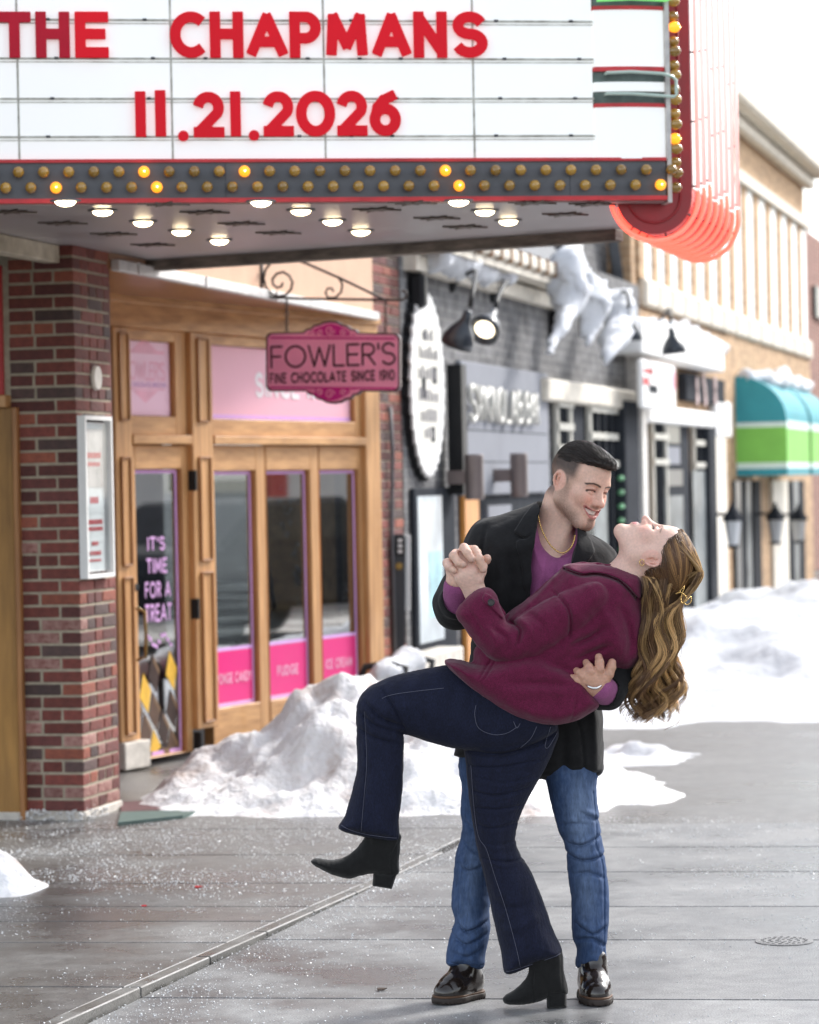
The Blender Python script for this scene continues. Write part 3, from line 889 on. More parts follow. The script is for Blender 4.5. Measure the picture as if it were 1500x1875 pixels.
# pot lights and dark star ornaments on the soffit
M['lamp'] = mat('warm_lamp', (1, .9, .7), .3, 0, emit=(1, .80, .50), estr=6)
M['star'] = mat('tarnished_star', (.10, .075, .06), .6, .3, 12)
def on_soffit(px, py):
    d = ray(px, py); t = (SZ - CAMH) / d.z; return CAM + d * t
for px, py in ((188, 384), (262, 404), (332, 421), (402, 438), (478, 367), (551, 383), (609, 402), (661, 421), (840, 366), (888, 384), (931, 402), (120, 366)):
    p = on_soffit(px, py)
    MB().lathe([(.062, 0), (.064, -.006), (.05, -.008)], (p.x, p.y, SZ), n=20).build('lamp_ring', M['zinc'], mq)
    MB().lathe([(.042, -.003), (.042, -.010), (.034, -.019), (.019, -.025), (.004, -.027)], (p.x, p.y, SZ), n=18).build('pot_lamp', M['lamp'], mq, smooth=True)
for px, py in ((115, 407), (208, 427), (280, 447), (300, 372), (375, 387), (442, 408), (510, 425), (690, 382), (755, 370), (800, 398), (852, 414), (975, 370), (1035, 391), (1085, 372), (20, 386)):
    p = on_soffit(px, py); mb = MB(); pts = []
    for k in range(16):
        rr = (.115 if k % 4 == 0 else .08 if k % 2 == 0 else .035); an = k * math.pi / 8 + .4
        pts.append((p.x + rr * math.cos(an), p.y + rr * math.sin(an)))
    mb.prism([(x, y, SZ - .008) for x, y in pts], [(x, y, SZ - .001) for x, y in pts]).build('star_ornament', M['star'], mq)
# wall behind the marquee, above the soffit
MB().pb(F, -4, .02, -3, -.3, SZ, ZT).build('wall_behind', BR[1], mq)

# marquee letters, each hung on the rails
M['letter'] = mat('red_letter_plastic', (.78, .004, .018), .5, .06, 5, perobj=.05, spec=.25, emit=(1, .005, .02), estr=.035)  # both letter plastics carry a slight added glow to brighten them
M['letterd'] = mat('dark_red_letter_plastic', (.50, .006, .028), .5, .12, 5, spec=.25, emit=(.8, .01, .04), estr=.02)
def letter(ch, x0, x1, y0, y1, mt, name, label, grp, w=.235):
    ua, ub = mu(x0, (y0 + y1) / 2, .02), mu(x1, (y0 + y1) / 2, .02)
    zb, za = mz((x0 + x1) / 2, y1, .02), mz((x0 + x1) / 2, y0, .02)
    H = za - zb; W_ = ub - ua; hw = w * H / 2; h = .0028; th_ = .006
    wd, st = GL[ch]
    fld = Field((-.02, -.014, -.02), (W_ + .02, .014, H + .02), h)
    if ch == '.':
        X, Z = np.meshgrid(fld.ax[0], fld.ax[2], indexing='ij'); d2 = np.hypot(X - W_ / 2, Z - H / 2) - H / 2
    else:
        X, Z = np.meshgrid(fld.ax[0], fld.ax[2], indexing='ij'); d2 = np.full(X.shape, 1.0)
        sx_ = (W_ - 2 * hw) / max(wd, 1e-6) if wd > 0 else 0
        for s in st:
            P2 = [(W_ / 2 if wd == 0 else hw + a * sx_, hw + b * (H - 2 * hw)) for a, b in s]
            closed = math.dist(P2[0], P2[-1]) < 1e-4
            for q, ((ax_, az_), (bx_, bz_)) in enumerate(zip(P2[:-1], P2[1:])):
                L = math.hypot(bx_ - ax_, bz_ - az_)
                if L < 1e-6: continue
                tx, tz = (bx_ - ax_) / L, (bz_ - az_) / L
                many = len(P2) > 4
                e0 = hw if not many and len(P2) == 2 else (hw * .55); e1 = e0
                if many: e0 = e1 = hw * .35
                if ch in 'AMNW' and len(P2) == 2 and abs(tx) > .03 and abs(tz) > .2: e0 = e1 = hw * .55
                if len(P2) == 2 and abs(tz) < .05: e0 = e1 = (hw if ch in 'TEHL2' else 0)
                l_ = (X - ax_) * tx + (Z - az_) * tz; c_ = -(X - ax_) * tz + (Z - az_) * tx
                dx = np.maximum(-e0 - l_, l_ - L - e1); dz = np.abs(c_) - hw
                d2 = np.minimum(d2, np.maximum(dx, dz))
        d2 = np.maximum(d2, np.maximum(-Z, Z - H)); d2 = np.maximum(d2, np.maximum(-X, X - W_))
    Yv = np.abs(fld.ax[1]) - th_
    fld.D = np.maximum(d2[:, None, :], Yv[None, :, None]).astype(np.float32)
    V, Q = fld.mesh()
    me = np_mesh(name, V, Q, smooth=False)
    o = link(name, me, mt)
    # local x -> MQ.s, local y -> -n
    o.matrix_world = Matrix(((MQ.s.x, -MQ.n.x, 0, 0), (MQ.s.y, -MQ.n.y, 0, 0), (0, 0, 1, 0), (0, 0, 0, 1)))
    o.location = MQ.W(ua, .019, zb)
    tag(o, label, 'letter', grp)
g1, g2 = 'red letters on the upper marquee line', 'red digits on the lower marquee line'
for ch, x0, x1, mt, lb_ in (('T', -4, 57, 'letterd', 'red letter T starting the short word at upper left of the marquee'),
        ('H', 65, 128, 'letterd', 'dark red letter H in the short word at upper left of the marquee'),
        ('E', 137, 199, 'letter', 'red letter E ending the short word at upper left of the marquee'),
        ('C', 311, 376, 'letter', 'round red letter C starting the long word on the marquee'),
        ('H', 384, 446, 'letter', 'red letter H second in the long word on the marquee'),
        ('A', 451, 527, 'letter', 'red letter A between H and P on the marquee'),
        ('P', 530, 588, 'letter', 'red letter P in the long word on the marquee'),
        ('M', 594, 676, 'letter', 'wide red letter M in the long word on the marquee'),
        ('A', 681, 753, 'letter', 'red letter A between M and N on the marquee'),
        ('N', 757, 819, 'letter', 'red letter N in the long word on the marquee'),
        ('S', 826, 893, 'letter', 'curved red letter S ending the long word on the marquee')):
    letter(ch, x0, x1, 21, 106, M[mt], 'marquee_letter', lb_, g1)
for ch, x0, x1, y0, y1, lb_ in (('1', 247, 268, 167, 251, 'red digit 1, leftmost digit on the lower marquee line'),
        ('1', 284, 304, 165, 250, 'red digit 1, second digit on the lower marquee line'),
        ('.', 325, 347, 239, 259, 'red round dot after the first two digits on the marquee'),
        ('2', 354, 411, 168, 252, 'red digit 2 just right of the first red dot'),
        ('1', 421, 442, 167, 250, 'red digit 1 just left of the second red dot'),
        ('.', 455, 476, 238, 258, 'red round dot before the year on the marquee'),
        ('2', 482, 538, 167, 250, 'red digit 2 opening the year on the marquee'),
        ('0', 542, 614, 166, 250, 'round red digit 0 in the year on the marquee'),
        ('2', 617, 673, 166, 249, 'red digit 2 between the 0 and the 6 on the marquee'),
        ('6', 676, 736, 165, 249, 'red digit 6, rightmost on the lower marquee line')):
    letter(ch, x0, x1, y0, y1, M['letter'], 'marquee_digit' if ch != '.' else 'marquee_dot', lb_, g2)

# ================================================================== chocolate shop
M['lilac'] = mat('lilac_vinyl', (.72, .42, .80), .35, .05)
M['palepink'] = mat('pale_pink_vinyl', (.88, .58, .70), .3, .03, 1.5)
M['rosepink'] = mat('rose_vinyl', (.86, .47, .56), .3, .03, 1.5)
M['hotpink'] = mat('hot_pink_vinyl', (.80, .022, .22), .3, .05, 2)
M['pinktext'] = mat('pink_print', (.85, .42, .60), .4)
M['fadetext'] = mat('faded_rose_print', (.82, .40, .52), .4)
M['purptext'] = mat('purple_print', (.45, .24, .52), .4)
M['peach'] = mat('peach_stucco', (.62, .40, .28), .85, .08, 3, bump=.2, bscale=60)
M['soffwood'] = wood('varnished_soffit', (.30, .13, .05), (.22, .09, .035), rough=.28)
M['gutter'] = mat('white_gutter', (.62, .60, .58), .5, .2, 10)
shop = empty('chocolate_shop', T.W(1.6, 0, 0), 'honey oak chocolate shop front with pink window decals and peach wall above', 'shop front')
TE = T.u(690)                                   # right end
def tu(px, v=0.): return T.hit(px, 900, v)[0]
def tz(px, py, v=0.): return T.hit(px, py, v)[1]
Z = dict(htop=tz(275, 556), hbot=tz(275, 603), ttop=tz(280, 624), tbot=tz(280, 762), stop=tz(280, 797), sbot=tz(280, 813),
         gtop=tz(290, 859), gbot=tz(300, 1383), dbot=tz(300, 1432), wtop=tz(430, 862), ptop=tz(433, 1188), pbot=tz(436, 1292))
def wbox(u0, u1, v0, v1, z0, z1, nm='rail', mt='wood', bev=.004, par=None):
    return MB().pb(T, u0, u1, v0, v1, z0, z1).build(nm, M[mt], par or shop, bevel=bev)
# header, pilasters, sill
wbox(-.1, TE, -.12, .03, Z['hbot'], Z['htop'] + .04, 'header_beam', 'woodh')
wbox(-.1, TE, .03, .055, Z['htop'] - .01, Z['htop'] + .04, 'cornice', 'woodh')
wbox(tu(236) + .002, tu(345) - .002, -.10, .04, Z['sbot'], Z['stop'], 'transom_sill', 'woodh')
wbox(tu(385) + .002, tu(664) - .002, -.10, .04, Z['sbot'], Z['stop'], 'transom_sill', 'woodh')
def pilaster(pa, pb_):
    ua, ub = tu(pa), tu(pb_); w_ = ub - ua; e = empty('pilaster', T.W(ua, 0, 0)); e.parent = shop; e.location = T.W(ua, 0, 0) - base_of(shop)
    wbox(ua, ub, -.12, .035, .16, Z['hbot'] - .002, 'post', 'wood', .006, e)
    segs = [(Z['tbot'] - .02, Z['ttop'] + .02), (tz(300, 1028), Z['gtop'] + .06), (tz(300, 1330), tz(300, 1055))]
    for z0, z1 in segs:
        wbox(ua + w_ * .28, ub - w_ * .28, .0355, .040, z0, z1, 'panel', 'wood', .003, e)
        for (a, b, c, d) in ((ua + w_ * .22, ua + w_ * .275, z0 - .01, z1 + .01), (ub - w_ * .275, ub - w_ * .22, z0 - .01, z1 + .01)):
            wbox(a, b, .0352, .052, c, d, 'moulding', 'woodin', .003, e)
        wbox(ua + w_ * .28, ub - w_ * .28, .0352, .052, z1 + .001, z1 + .012, 'moulding', 'woodin', .003, e)
        wbox(ua + w_ * .28, ub - w_ * .28, .0352, .052, z0 - .012, z0 - .001, 'moulding', 'woodin', .003, e)
pilaster(204, 235); pilaster(346, 384)
MB().pb(T, tu(203), tu(250), -.12, .06, 0, .155).build('stone_plinth', M['stone'], shop, bevel=.006)
wbox(tu(664), TE, -.12, .035, 0, Z['hbot'] - .002, 'end_post', 'wood', .006)
# glazed panels
def glazed(name, pa, pb_, z0, z1, gz0, gz1, ga, gb, v=-.03):
    """frame of four rails round an opening, with a pane"""
    e = empty(name, T.W(tu(pa), 0, z0)); e.parent = shop; e.location = T.W(tu(pa), 0, z0) - base_of(shop)
    ua, ub, uc, ud = tu(pa), tu(pb_), tu(ga), tu(gb)
    wbox(ua, uc, v - .04, v + .03, z0, z1, 'stile', 'wood', .005, e); wbox(ud, ub, v - .04, v + .03, z0, z1, 'stile', 'wood', .005, e)
    wbox(uc, ud, v - .04, v + .03, z0, gz0, 'bottom_rail', 'woodh', .005, e); wbox(uc, ud, v - .04, v + .03, gz1, z1, 'top_rail', 'woodh', .005, e)
    for a, b, c, d in ((uc, uc + .012, gz0, gz1), (ud - .012, ud, gz0, gz1)):
        wbox(a + .0005, b, v - .02, v + .012, c + .0005, d - .0005, 'bead', 'woodin', 0, e)
    wbox(uc + .002, ud - .002, v - .012, v - .007, gz0 + .001, gz1 - .001, 'pane', 'shopglass', 0, e)
    return e, uc, ud, v - .006
def vinyl_frame(e, u0, u1, z0, z1, v, t=.022, mt='lilac'):
    for a, b, c, d in ((u0, u0 + t, z0, z1), (u1 - t, u1, z0, z1), (u0 + t, u1 - t, z0, z0 + t), (u0 + t, u1 - t, z1 - t, z1)):
        wbox(a, b, v, v + .001, c, d, 'vinyl_border', mt, 0, e)
# transom lights
e, a, b, v = glazed('transom_window', 236, 345, Z['stop'], Z['hbot'], Z['tbot'], Z['ttop'], 231, 326)
wbox(a + .014, b - .014, v, v + .001, Z['tbot'] + .004, Z['ttop'] - .004, 'vinyl', 'palepink', 0, e)
mb = MB(); zc_ = (Z['tbot'] + Z['ttop']) / 2; hh = Z['ttop'] - Z['tbot']
ribbon_text(mb, "FOWLER'S", T, a + .07, b - .07, zc_ - .01, zc_ + .10, v + .002, .11, .06)
for s_ in (1, -1):
    mb.add([T.W(a + .07, v + .002, zc_ + .045 + s_ * .10), T.W(b - .07, v + .002, zc_ + .045 + s_ * .10), T.W(b - .07, v + .002, zc_ + .05 + s_ * .115), T.W(a + .07, v + .002, zc_ + .05 + s_ * .115)], [(0, 1, 2, 3)])
    mb.add([T.W(a + .15, v + .002, zc_ + .047 + s_ * .117), T.W(b - .15, v + .002, zc_ + .047 + s_ * .117), T.W((a + b) / 2, v + .002, zc_ + .047 + s_ * .19)], [(0, 1, 2)])
mb.build('print', M['fadetext'], e)['kind'] = 'stuff'
mb = MB(); ribbon_text(mb, 'FINE CHOCOLATE SINCE 1910', T, a + .07, b - .07, zc_ - .048, zc_ - .022, v + .002, .16, .12); mb.build('print', M['purptext'], e)['kind'] = 'stuff'
e, a, b, v = glazed('transom_window', 386, 664, Z['stop'], Z['hbot'], tz(520, 770), tz(430, 633), 381, 654)
wbox(a + .014, b - .014, v, v + .001, tz(520, 770) + .004, tz(430, 633) - .004, 'vinyl', 'rosepink', 0, e)
wbox(a + .014, b - .014, v + .0015, v + .002, tz(520, 770) + .004, tz(520, 770) + .03, 'vinyl_border', 'lilac', 0, e)
M['whiteprint'] = mat('white_print', (.86, .80, .82), .4)
mb = MB(); zz0 = tz(520, 770); ribbon_text(mb, 'SINCE 1910', T, a + (b - a) * .34, b - .25, zz0 + .14, zz0 + .30, v + .002, .2, .14); mb.build('print', M['whiteprint'], e)['kind'] = 'stuff'
# the glazed door
e, a, b, v = glazed('glazed_door', 240, 346, .03, Z['sbot'] - .004, Z['gbot'], Z['gtop'], 250, 336, -.035)
vinyl_frame(e, a + .013, b - .013, Z['gbot'] + .002, Z['gtop'] - .002, v)
gw = b - a; gh = Z['gtop'] - Z['gbot']
M['dlet'] = mat('lilac_lettering', (.62, .36, .66), .4)
for tx, f0, f1, x0, x1 in (("IT'S", .715, .765, .33, .70), ('TIME', .635, .69, .30, .74), ('FOR A', .55, .608, .26, .80), ('TREAT', .465, .53, .25, .82)):
    ribbon_text(MB(), tx, T, a + gw * x0, a + gw * x1, Z['gbot'] + gh * f0, Z['gbot'] + gh * f1, v + .0015, .19, .12).build('lettering', M['dlet'], e)['kind'] = 'stuff'
mb = MB()
for k in range(9):
    q = k / 8; zz = Z['gbot'] + gh * (.41 + .02 * math.cos(q * 9)); uu = a + gw * (.27 + .5 * q)
    mb.add([T.W(uu, v + .0015, zz), T.W(uu + .03, v + .0015, zz - .014), T.W(uu + .018, v + .0015, zz - .035), T.W(uu - .012, v + .0015, zz - .016)], [(0, 1, 2, 3)])
mb.build('flourish', M['dlet'], e)['kind'] = 'stuff'
# printed chocolate bars with golden fillings
M['choc'] = [mat('chocolate_print_%s' % c, k, .4, .25, 9) for c, k in (('dark', (.040, .020, .015)), ('mid', (.065, .034, .024)), ('milk', (.10, .055, .034)))]
M['gold'] = mat('caramel_print', (.80, .48, .06), .4, .15, 12)
def zone_top(x): return .16 + .2 * abs(math.sin(x * 5.2 + .35)) * (0.55 + .75 * x)
cell = .20
k = 0
for i in range(-1, 7):
    for j in range(-1, 13):
        cx = (i + .5 * (j % 2)) * cell * 1.02; cz = j * cell * .56
        if cx < -.02 or cx > gw - .03: continue
        top = gh * zone_top(cx / gw)
        if cz > top: continue
        pts = [(0, .125), (.086, .018), (.048, -.112), (-.046, -.014)]
        def cl(x, z): return (min(max(a + cx + x + .0, a + .037), b - .037), min(max(Z['gbot'] + .03 + cz + z, Z['gbot'] + .026), Z['gbot'] + gh * .47))
        q4 = [cl(x, z) for x, z in pts]
        gold = ((i * 2 + j * 3) % 7 == 2)
        MB().add([T.W(x, v + .0012 + k * .00003, z) for x, z in q4], [(0, 1, 2, 3)]).build('chocolate_square', M['gold'] if gold else M['choc'][(i + 2 * j) % 3], e); k += 1
        if not gold:
            MB().add([T.W(*[c for c in (q4[0][0] * .75 + q4[1][0] * .25,)], v + .0022 + k * .00003, q4[0][1] * .75 + q4[1][1] * .25), T.W(q4[1][0], v + .0022 + k * .00003, q4[1][1]), T.W(q4[1][0] - .008, v + .0022 + k * .00003, q4[1][1] - .03), T.W(q4[0][0] * .8 + q4[1][0] * .2 - .006, v + .0022 + k * .00003, q4[0][1] * .8 + q4[1][1] * .2 - .03)], [(0, 1, 2, 3)]).build('square_edge', mat('chocolate_edge', (.20, .12, .065), .4) if 'choce' not in M else M['choce'], e)
            if 'choce' not in M: M['choce'] = bpy.data.materials['chocolate_edge']
# handle and lock
zhd = tz(246, 1165)
hd = MB().tube([T.W(tu(245), .0, zhd + .16), T.W(tu(247), .05, zhd + .14), T.W(tu(247), .055, zhd), T.W(tu(247), .05, zhd - .12), T.W(tu(245), .0, zhd - .14)], .010, 8).build('handle', M['brass'], e, smooth=True)
MB().lathe([(.022, 0), (.022, .012), (.012, .014)], T.W(tu(245), -.004, zhd + .28), T.n, 14).build('lock', M['black'], e)
for py in (880, 1115, 1360):
    MB().pb(T, tu(347.5) - .014, tu(347.5) + .006, .0, .05, tz(348, py) - .06, tz(348, py) + .06).build('hinge', M['black'], e)
# three display windows
for pa, pb_, ga, gb, tx in ((386, 487, 384, 471, 'SPONGE CANDY'), (489, 585, 490, 570, 'FUDGE'), (587, 664, 587, 660, 'ICE CREAM')):
    e, a, b, v = glazed('display_window', pa, pb_, .03, Z['sbot'] - .004, Z['pbot'], Z['wtop'], ga, gb, -.035)
    vinyl_frame(e, a + .013, b - .013, Z['pbot'] + .001, Z['wtop'] - .001, v)
    wbox(a + .035, b - .035, v, v + .001, Z['pbot'] + .024, Z['ptop'] - .011, 'vinyl', 'hotpink', 0, e)
    wbox(a + .035, b - .035, v, v + .0012, Z['ptop'] - .010, Z['ptop'] + .012, 'vinyl_border', 'lilac', 0, e)
    mb = MB(); zc_ = (Z['pbot'] + Z['ptop']) / 2; wl = (b - a - .13) / 2 * min(1, .30 + .06 * len(tx)); cx = (a + b) / 2
    ribbon_text(mb, tx, T, cx - wl, cx + wl, zc_ - .035, zc_ + .03, v + .002, .2, .12); mb.build('print', M['pinktext'], e)['kind'] = 'stuff'
# interior: back wall, shelf goods seen dimly
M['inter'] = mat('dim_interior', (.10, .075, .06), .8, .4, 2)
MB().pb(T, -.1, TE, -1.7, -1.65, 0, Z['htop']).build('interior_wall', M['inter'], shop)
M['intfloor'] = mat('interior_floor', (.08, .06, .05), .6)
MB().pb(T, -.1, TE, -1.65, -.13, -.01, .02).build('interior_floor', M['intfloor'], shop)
M['ribbonw'] = mat('silver_ribbon', (.7, .72, .75), .3, .1)
for px, py, s in ((525, 935, 1), (637, 1085, .8), (545, 1060, .9)):
    u_, z_ = T.hit(px, py, -.16); mb = MB(); rg = random.Random(px)
    for k in range(26):
        uu = u_ + rg.gauss(0, .035) * s; zz = z_ + rg.gauss(0, .12) * s; r_ = rg.uniform(.006, .016)
        mb.lathe([(r_ * .2, -r_), (r_, 0), (r_ * .2, r_)], T.W(uu, -.16 + rg.uniform(-.03, .02), zz), n=6)
    mb.build('crystal_garland', M['ribbonw'], shop)['kind'] = 'stuff'
MB().tube([T.W(tu(515), -.18, tz(515, 1110)), T.W(tu(530), -.17, tz(530, 1030)), T.W(tu(545), -.18, tz(545, 1115))], .014, 8).build('ribbon', M['ribbonw'], shop, smooth=True)
# soffit between the splayed front and the street line, gutter edge, peach wall
gz = F.z(205, 492)
gp = [F.W(F.u(205), 0, 0), F.W(F.u(694), 0, 0), T.W(TE, -.05, 0), T.W(-.12, -.1, 0)]
MB().prism([(p.x, p.y, gz + .002) for p in gp], [(p.x, p.y, gz + .04) for p in gp]).build('soffit', M['soffwood'], shop)
MB().prism([(p.x, p.y, Z['htop'] + .04) for p in [T.W(-.12, .0, 0), T.W(TE, .0, 0), T.W(TE, -.05, 0), T.W(-.12, -.05, 0)]], [(p.x, p.y, gz) for p in [T.W(-.12, .0, 0), T.W(TE, .0, 0), T.W(TE, -.05, 0), T.W(-.12, -.05, 0)]]).build('upper_board', M['soffwood'], shop)
ue = F.u(690)
MB().pb(F, PD + .02, ue, -.22, .0, gz + .045, gz + 2.4).build('peach_wall', M['peach'], shop)
MB().pb(F, PD + .02, ue - .01, .001, .05, gz - .012, gz + .045).build('gutter', M['gutter'], shop, bevel=.006)
for px in (245, 370, 500):
    u_ = F.u(px); MB().pb(F, u_ - .012, u_ + .012, .051, .058, gz - .014, gz + .047).build('gutter_joint', M['gutter'], shop)
# wall behind pier up to the shop (return)
MB().pb(F, PD + .012, PD + .06, -.9, -.02, 0, gz).build('return_wall', BR[1], shop)
# green mat
M['matg'] = mat('green_rubber', (.10, .15, .135), .7, .15, 40)
M['matr'] = mat('maroon_mat', (.13, .06, .062), .8, .2, 40)
pm = [ground(216, 1512), ground(335, 1499), ground(372, 1487), ground(222, 1492)]
tag(MB().prism([p + Vector((0, 0, .016)) for p in pm], [p + Vector((0, 0, .001)) for p in pm]).build('door_mat', M['matg'], loc=pm[0]), 'green rubber mat at the foot of the brick pier', 'mat')
pm = [ground(222, 1491), ground(390, 1484), ground(370, 1465), ground(220, 1473)]
tag(MB().prism([p + Vector((0, 0, .014)) for p in pm], [p + Vector((0, 0, .001)) for p in pm]).build('door_mat', M['matr'], loc=pm[0]), 'maroon mat behind the green one in front of the shop door', 'mat')

# brick end column of the shop
colm = empty('brick_column', F.W(ue + .1, 0, 0), 'narrow red brick column at the right end of the chocolate shop', 'column')
ux = F.u(738)
MB().pb(F, ue + .004, ux - .004, -.25, -.008, 0, 4.6).build('mortar_core', M['mortar'], colm)
rg = random.Random(23)
i = 0; z = .1
while z < 4.2:
    u_ = ue + .002; odd = i % 2
    while u_ < ux - .03:
        w_ = min(.2 if (odd ^ (u_ > ue + .3)) else .3, ux - u_)
        if ux - u_ - w_ < .06: w_ = ux - u_
        put_brick(colm, F, u_, u_ + w_ - .010, -.1, rg.uniform(-.002, .002), z, z + .056, (0, 0, 2, 1, 1, 3)[rg.randrange(6)])
        u_ += w_
    z += .0665; i += 1
M['conduit'] = mat('grey_conduit', (.10, .10, .11), .5)
uc = F.u(712)
MB().tube([F.W(uc, .02, F.z(712, 745)), F.W(uc + .01, .03, F.z(712, 830)), F.W(uc - .02, .02, F.z(712, 960)), F.W(uc, .02, .4)], .014, 8).build('conduit', M['conduit'], colm, smooth=True)
# pay station on a post
M['navy'] = mat('navy_enamel', (.012, .014, .022), .4)
pp = F.W(F.u(727), .45, 0)
px_ = Plane(at(735, 1000, pp.y), math.pi / 2)
ps = empty('parking_pay_post', (px_.o.x, px_.o.y, 0), 'slim dark pay post with white marks beside the brick column', 'pay post')
s_ = pp.y / FPX
def fb(mb, x0, x1, y0, y1, z0=-.08, z1=0.):
    return mb.hexa([at(x0, y1, pp.y + z1) if False else Vector((at(x0, y1, pp.y).x, pp.y + z0, at(x0, y1, pp.y).z)), Vector((at(x1, y1, pp.y).x, pp.y + z0, at(x1, y1, pp.y).z)), Vector((at(x1, y1, pp.y).x, pp.y + z1, at(x1, y1, pp.y).z)), Vector((at(x0, y1, pp.y).x, pp.y + z1, at(x0, y1, pp.y).z)),
                    Vector((at(x0, y0, pp.y).x, pp.y + z0, at(x0, y0, pp.y).z)), Vector((at(x1, y0, pp.y).x, pp.y + z0, at(x1, y0, pp.y).z)), Vector((at(x1, y0, pp.y).x, pp.y + z1, at(x1, y0, pp.y).z)), Vector((at(x0, y0, pp.y).x, pp.y + z1, at(x0, y0, pp.y).z))])
fb(MB(), 714, 742, 978, 1300, -.1, 0).build('housing', M['navy'], ps, bevel=.01)
fb(MB(), 720, 741, 982, 1018, -.106, -.1).build('screen', M['black'], ps)
mb = MB()
for y in (986, 996, 1006): fb(mb, 729, 737, y, y + 6, -.109, -.106)
mb.build('print', M['whiteframe'], ps)
MB().lathe([(.025, 0), (.025, .02), (.01, .022)], (at(731, 1036, pp.y).x, pp.y - .1, at(731, 1036, pp.y).z), (0, -1, 0), 14).build('coin_ring', M['brass'], ps)
fb(MB(), 742, 752, 980, 1118, -.04, .02).build('side_rail', M['whiteframe'], ps, bevel=.004)

# ================================================================== hanging shop sign
M['signpink'] = mat('pink_sign_paint', (.82, .27, .40), .4, .06, 4)
M['signmag'] = mat('magenta_sign_paint', (.50, .008, .18), .4, .08, 4)
M['signdark'] = mat('chocolate_sign_paint', (.055, .016, .024), .4)
wallp = F.W(F.u(478, 510), 0, 0)
SG = Plane(wallp, STREET_ANG + math.pi / 2)
SG.s = F.n.copy(); SG.n = -F.s
def su(px, py=660): return SG.hit(px, py)[0]
def sz(px, py): return SG.hit(px, py)[1]
sg = empty('hanging_sign', SG.W(su(612), 0, sz(612, 740)), 'pink scalloped chocolate shop sign hanging from a black scroll bracket', 'sign')
def outline(grow):
    x0, x1, y0, y1 = 489 - grow, 734 + grow, 609 - grow, 717 + grow
    L = []
    cc = 8
    L += [(x0, y1 - cc), (x0, y0 + cc), (x0 + 3, y0 + 3), (x0 + cc, y0)]
    top = [(557, 608), (563, 602), (570, 601), (577, 595), (586, 593), (594, 589), (607, 587), (618, 588), (627, 593), (637, 596), (645, 602), (652, 603), (658, 609)]
    L += [(x, y - grow + (x - 612) * .0) for x, y in top]
    L += [(x1 - cc, y0 + 2), (x1 - 3, y0 + 5), (x1, y0 + cc + 2), (x1, y1 - cc), (x1 - 3, y1 - 3), (x1 - cc, y1)]
    bot = [(664, 717), (657, 723), (650, 724), (644, 731), (634, 733), (626, 738), (612, 740), (600, 738), (591, 733), (582, 731), (575, 724), (568, 723), (561, 717)]
    L += [(x, y + grow) for x, y in bot]
    L += [(x0 + cc, y1), (x0 + 3, y1 - 3)]
    return L
def plate(L, v0, v1, nm, mt):
    return MB().prism([SG.W(su(x, y), v1, sz(x, y)) for x, y in L], [SG.W(su(x, y), v0, sz(x, y)) for x, y in L]).build(nm, M[mt], sg)
plate(outline(0), -.02, .02, 'board_edge', 'signdark')
plate([(612 + (x - 612) * .972, 663 + (y - 663) * .945) for x, y in outline(0)], .02, .0235, 'board_face', 'signpink')
# magenta crest fields and lines
crest = [(566, 612), (572, 607), (580, 602), (590, 598), (600, 594), (610, 593), (620, 595), (630, 600), (640, 606), (648, 611), (654, 615), (600, 615)]
plate(crest, .0235, .0255, 'crest', 'signmag')
plate([(x, 1327 - y) for x, y in crest[::-1]], .0235, .0255, 'crest', 'signmag')
for y in (617, 708):
    plate([(497, y), (726, y + 1.5), (726, y + 5), (497, y + 3.5)], .0235, .0252, 'line', 'signmag')
mb = MB()
def scroll(cx, cy, r0, turns, sgn, flip):
    pts = []
    for k in range(26):
        t = k / 25; an = t * turns * 2 * math.pi; r_ = r0 * (1 - t * .85)
        x = cx + sgn * r_ * math.cos(an); y = cy + flip * r_ * math.sin(an)
        pts.append(SG.W(su(x, y), .0268, sz(x, y)))
    mb.tube(pts, .0035, 6)
for cy, fl_ in ((605, 1), (722, -1)):
    scroll(606, cy, 9, 1.4, 1, fl_); scroll(588, cy + 3 * fl_, 6, 1.3, -1, fl_); scroll(630, cy + 3 * fl_, 6, 1.3, 1, fl_); scroll(575, cy + 5 * fl_, 4, 1.2, -1, fl_); scroll(645, cy + 5 * fl_, 4, 1.2, 1, fl_)
mb.build('scrollwork', M['signpink'], sg, smooth=True)['kind'] = 'stuff'
mb = MB()
ribbon_text(mb, "FOWLER'S", SG, su(497, 650), su(727, 652), sz(612, 672), sz(612, 630), .0245, .10, .07)
mb.build('lettering', M['signdark'], sg)['kind'] = 'stuff'
mb = MB(); ribbon_text(mb, 'FINE CHOCOLATE SINCE 1910', SG, su(496, 688), su(726, 690), sz(612, 700), sz(612, 680), .0245, .19, .14)
mb.build('lettering', M['signdark'], sg)['kind'] = 'stuff'
# bracket
M['iron2'] = mat('rusty_black_iron', (.045, .032, .028), .6, .4, 20)
def st(pts, r=.009, nm='bracket_bar', mt='iron2'):
    MB().tube([SG.W(su(x, y), 0, sz(x, y)) for x, y in pts], r, 8).build(nm, M[mt], sg, smooth=True)
st([(478, 476), (478, 541)], .014, 'wall_plate')
MB().lathe([(.03, 0), (.03, .05), (.012, .06)], SG.W(su(478) - .01, 0, sz(478, 476)), (0, 0, 1), 10).build('wall_plate_cap', M['iron2'], sg)
st([(478, 538), (500, 545), (560, 547), (705, 549), (738, 549), (745, 543), (744, 535), (737, 532)], .008)
sp = []
for k in range(44):
    t = k / 43; an = math.pi * (1.0) + t * 2.35 * 2 * math.pi; r_ = 6 + 29 * (1 - t) ** 1.0
    sp.append((514 + r_ * math.cos(an) * .86 + 4, 515 + r_ * math.sin(an)))
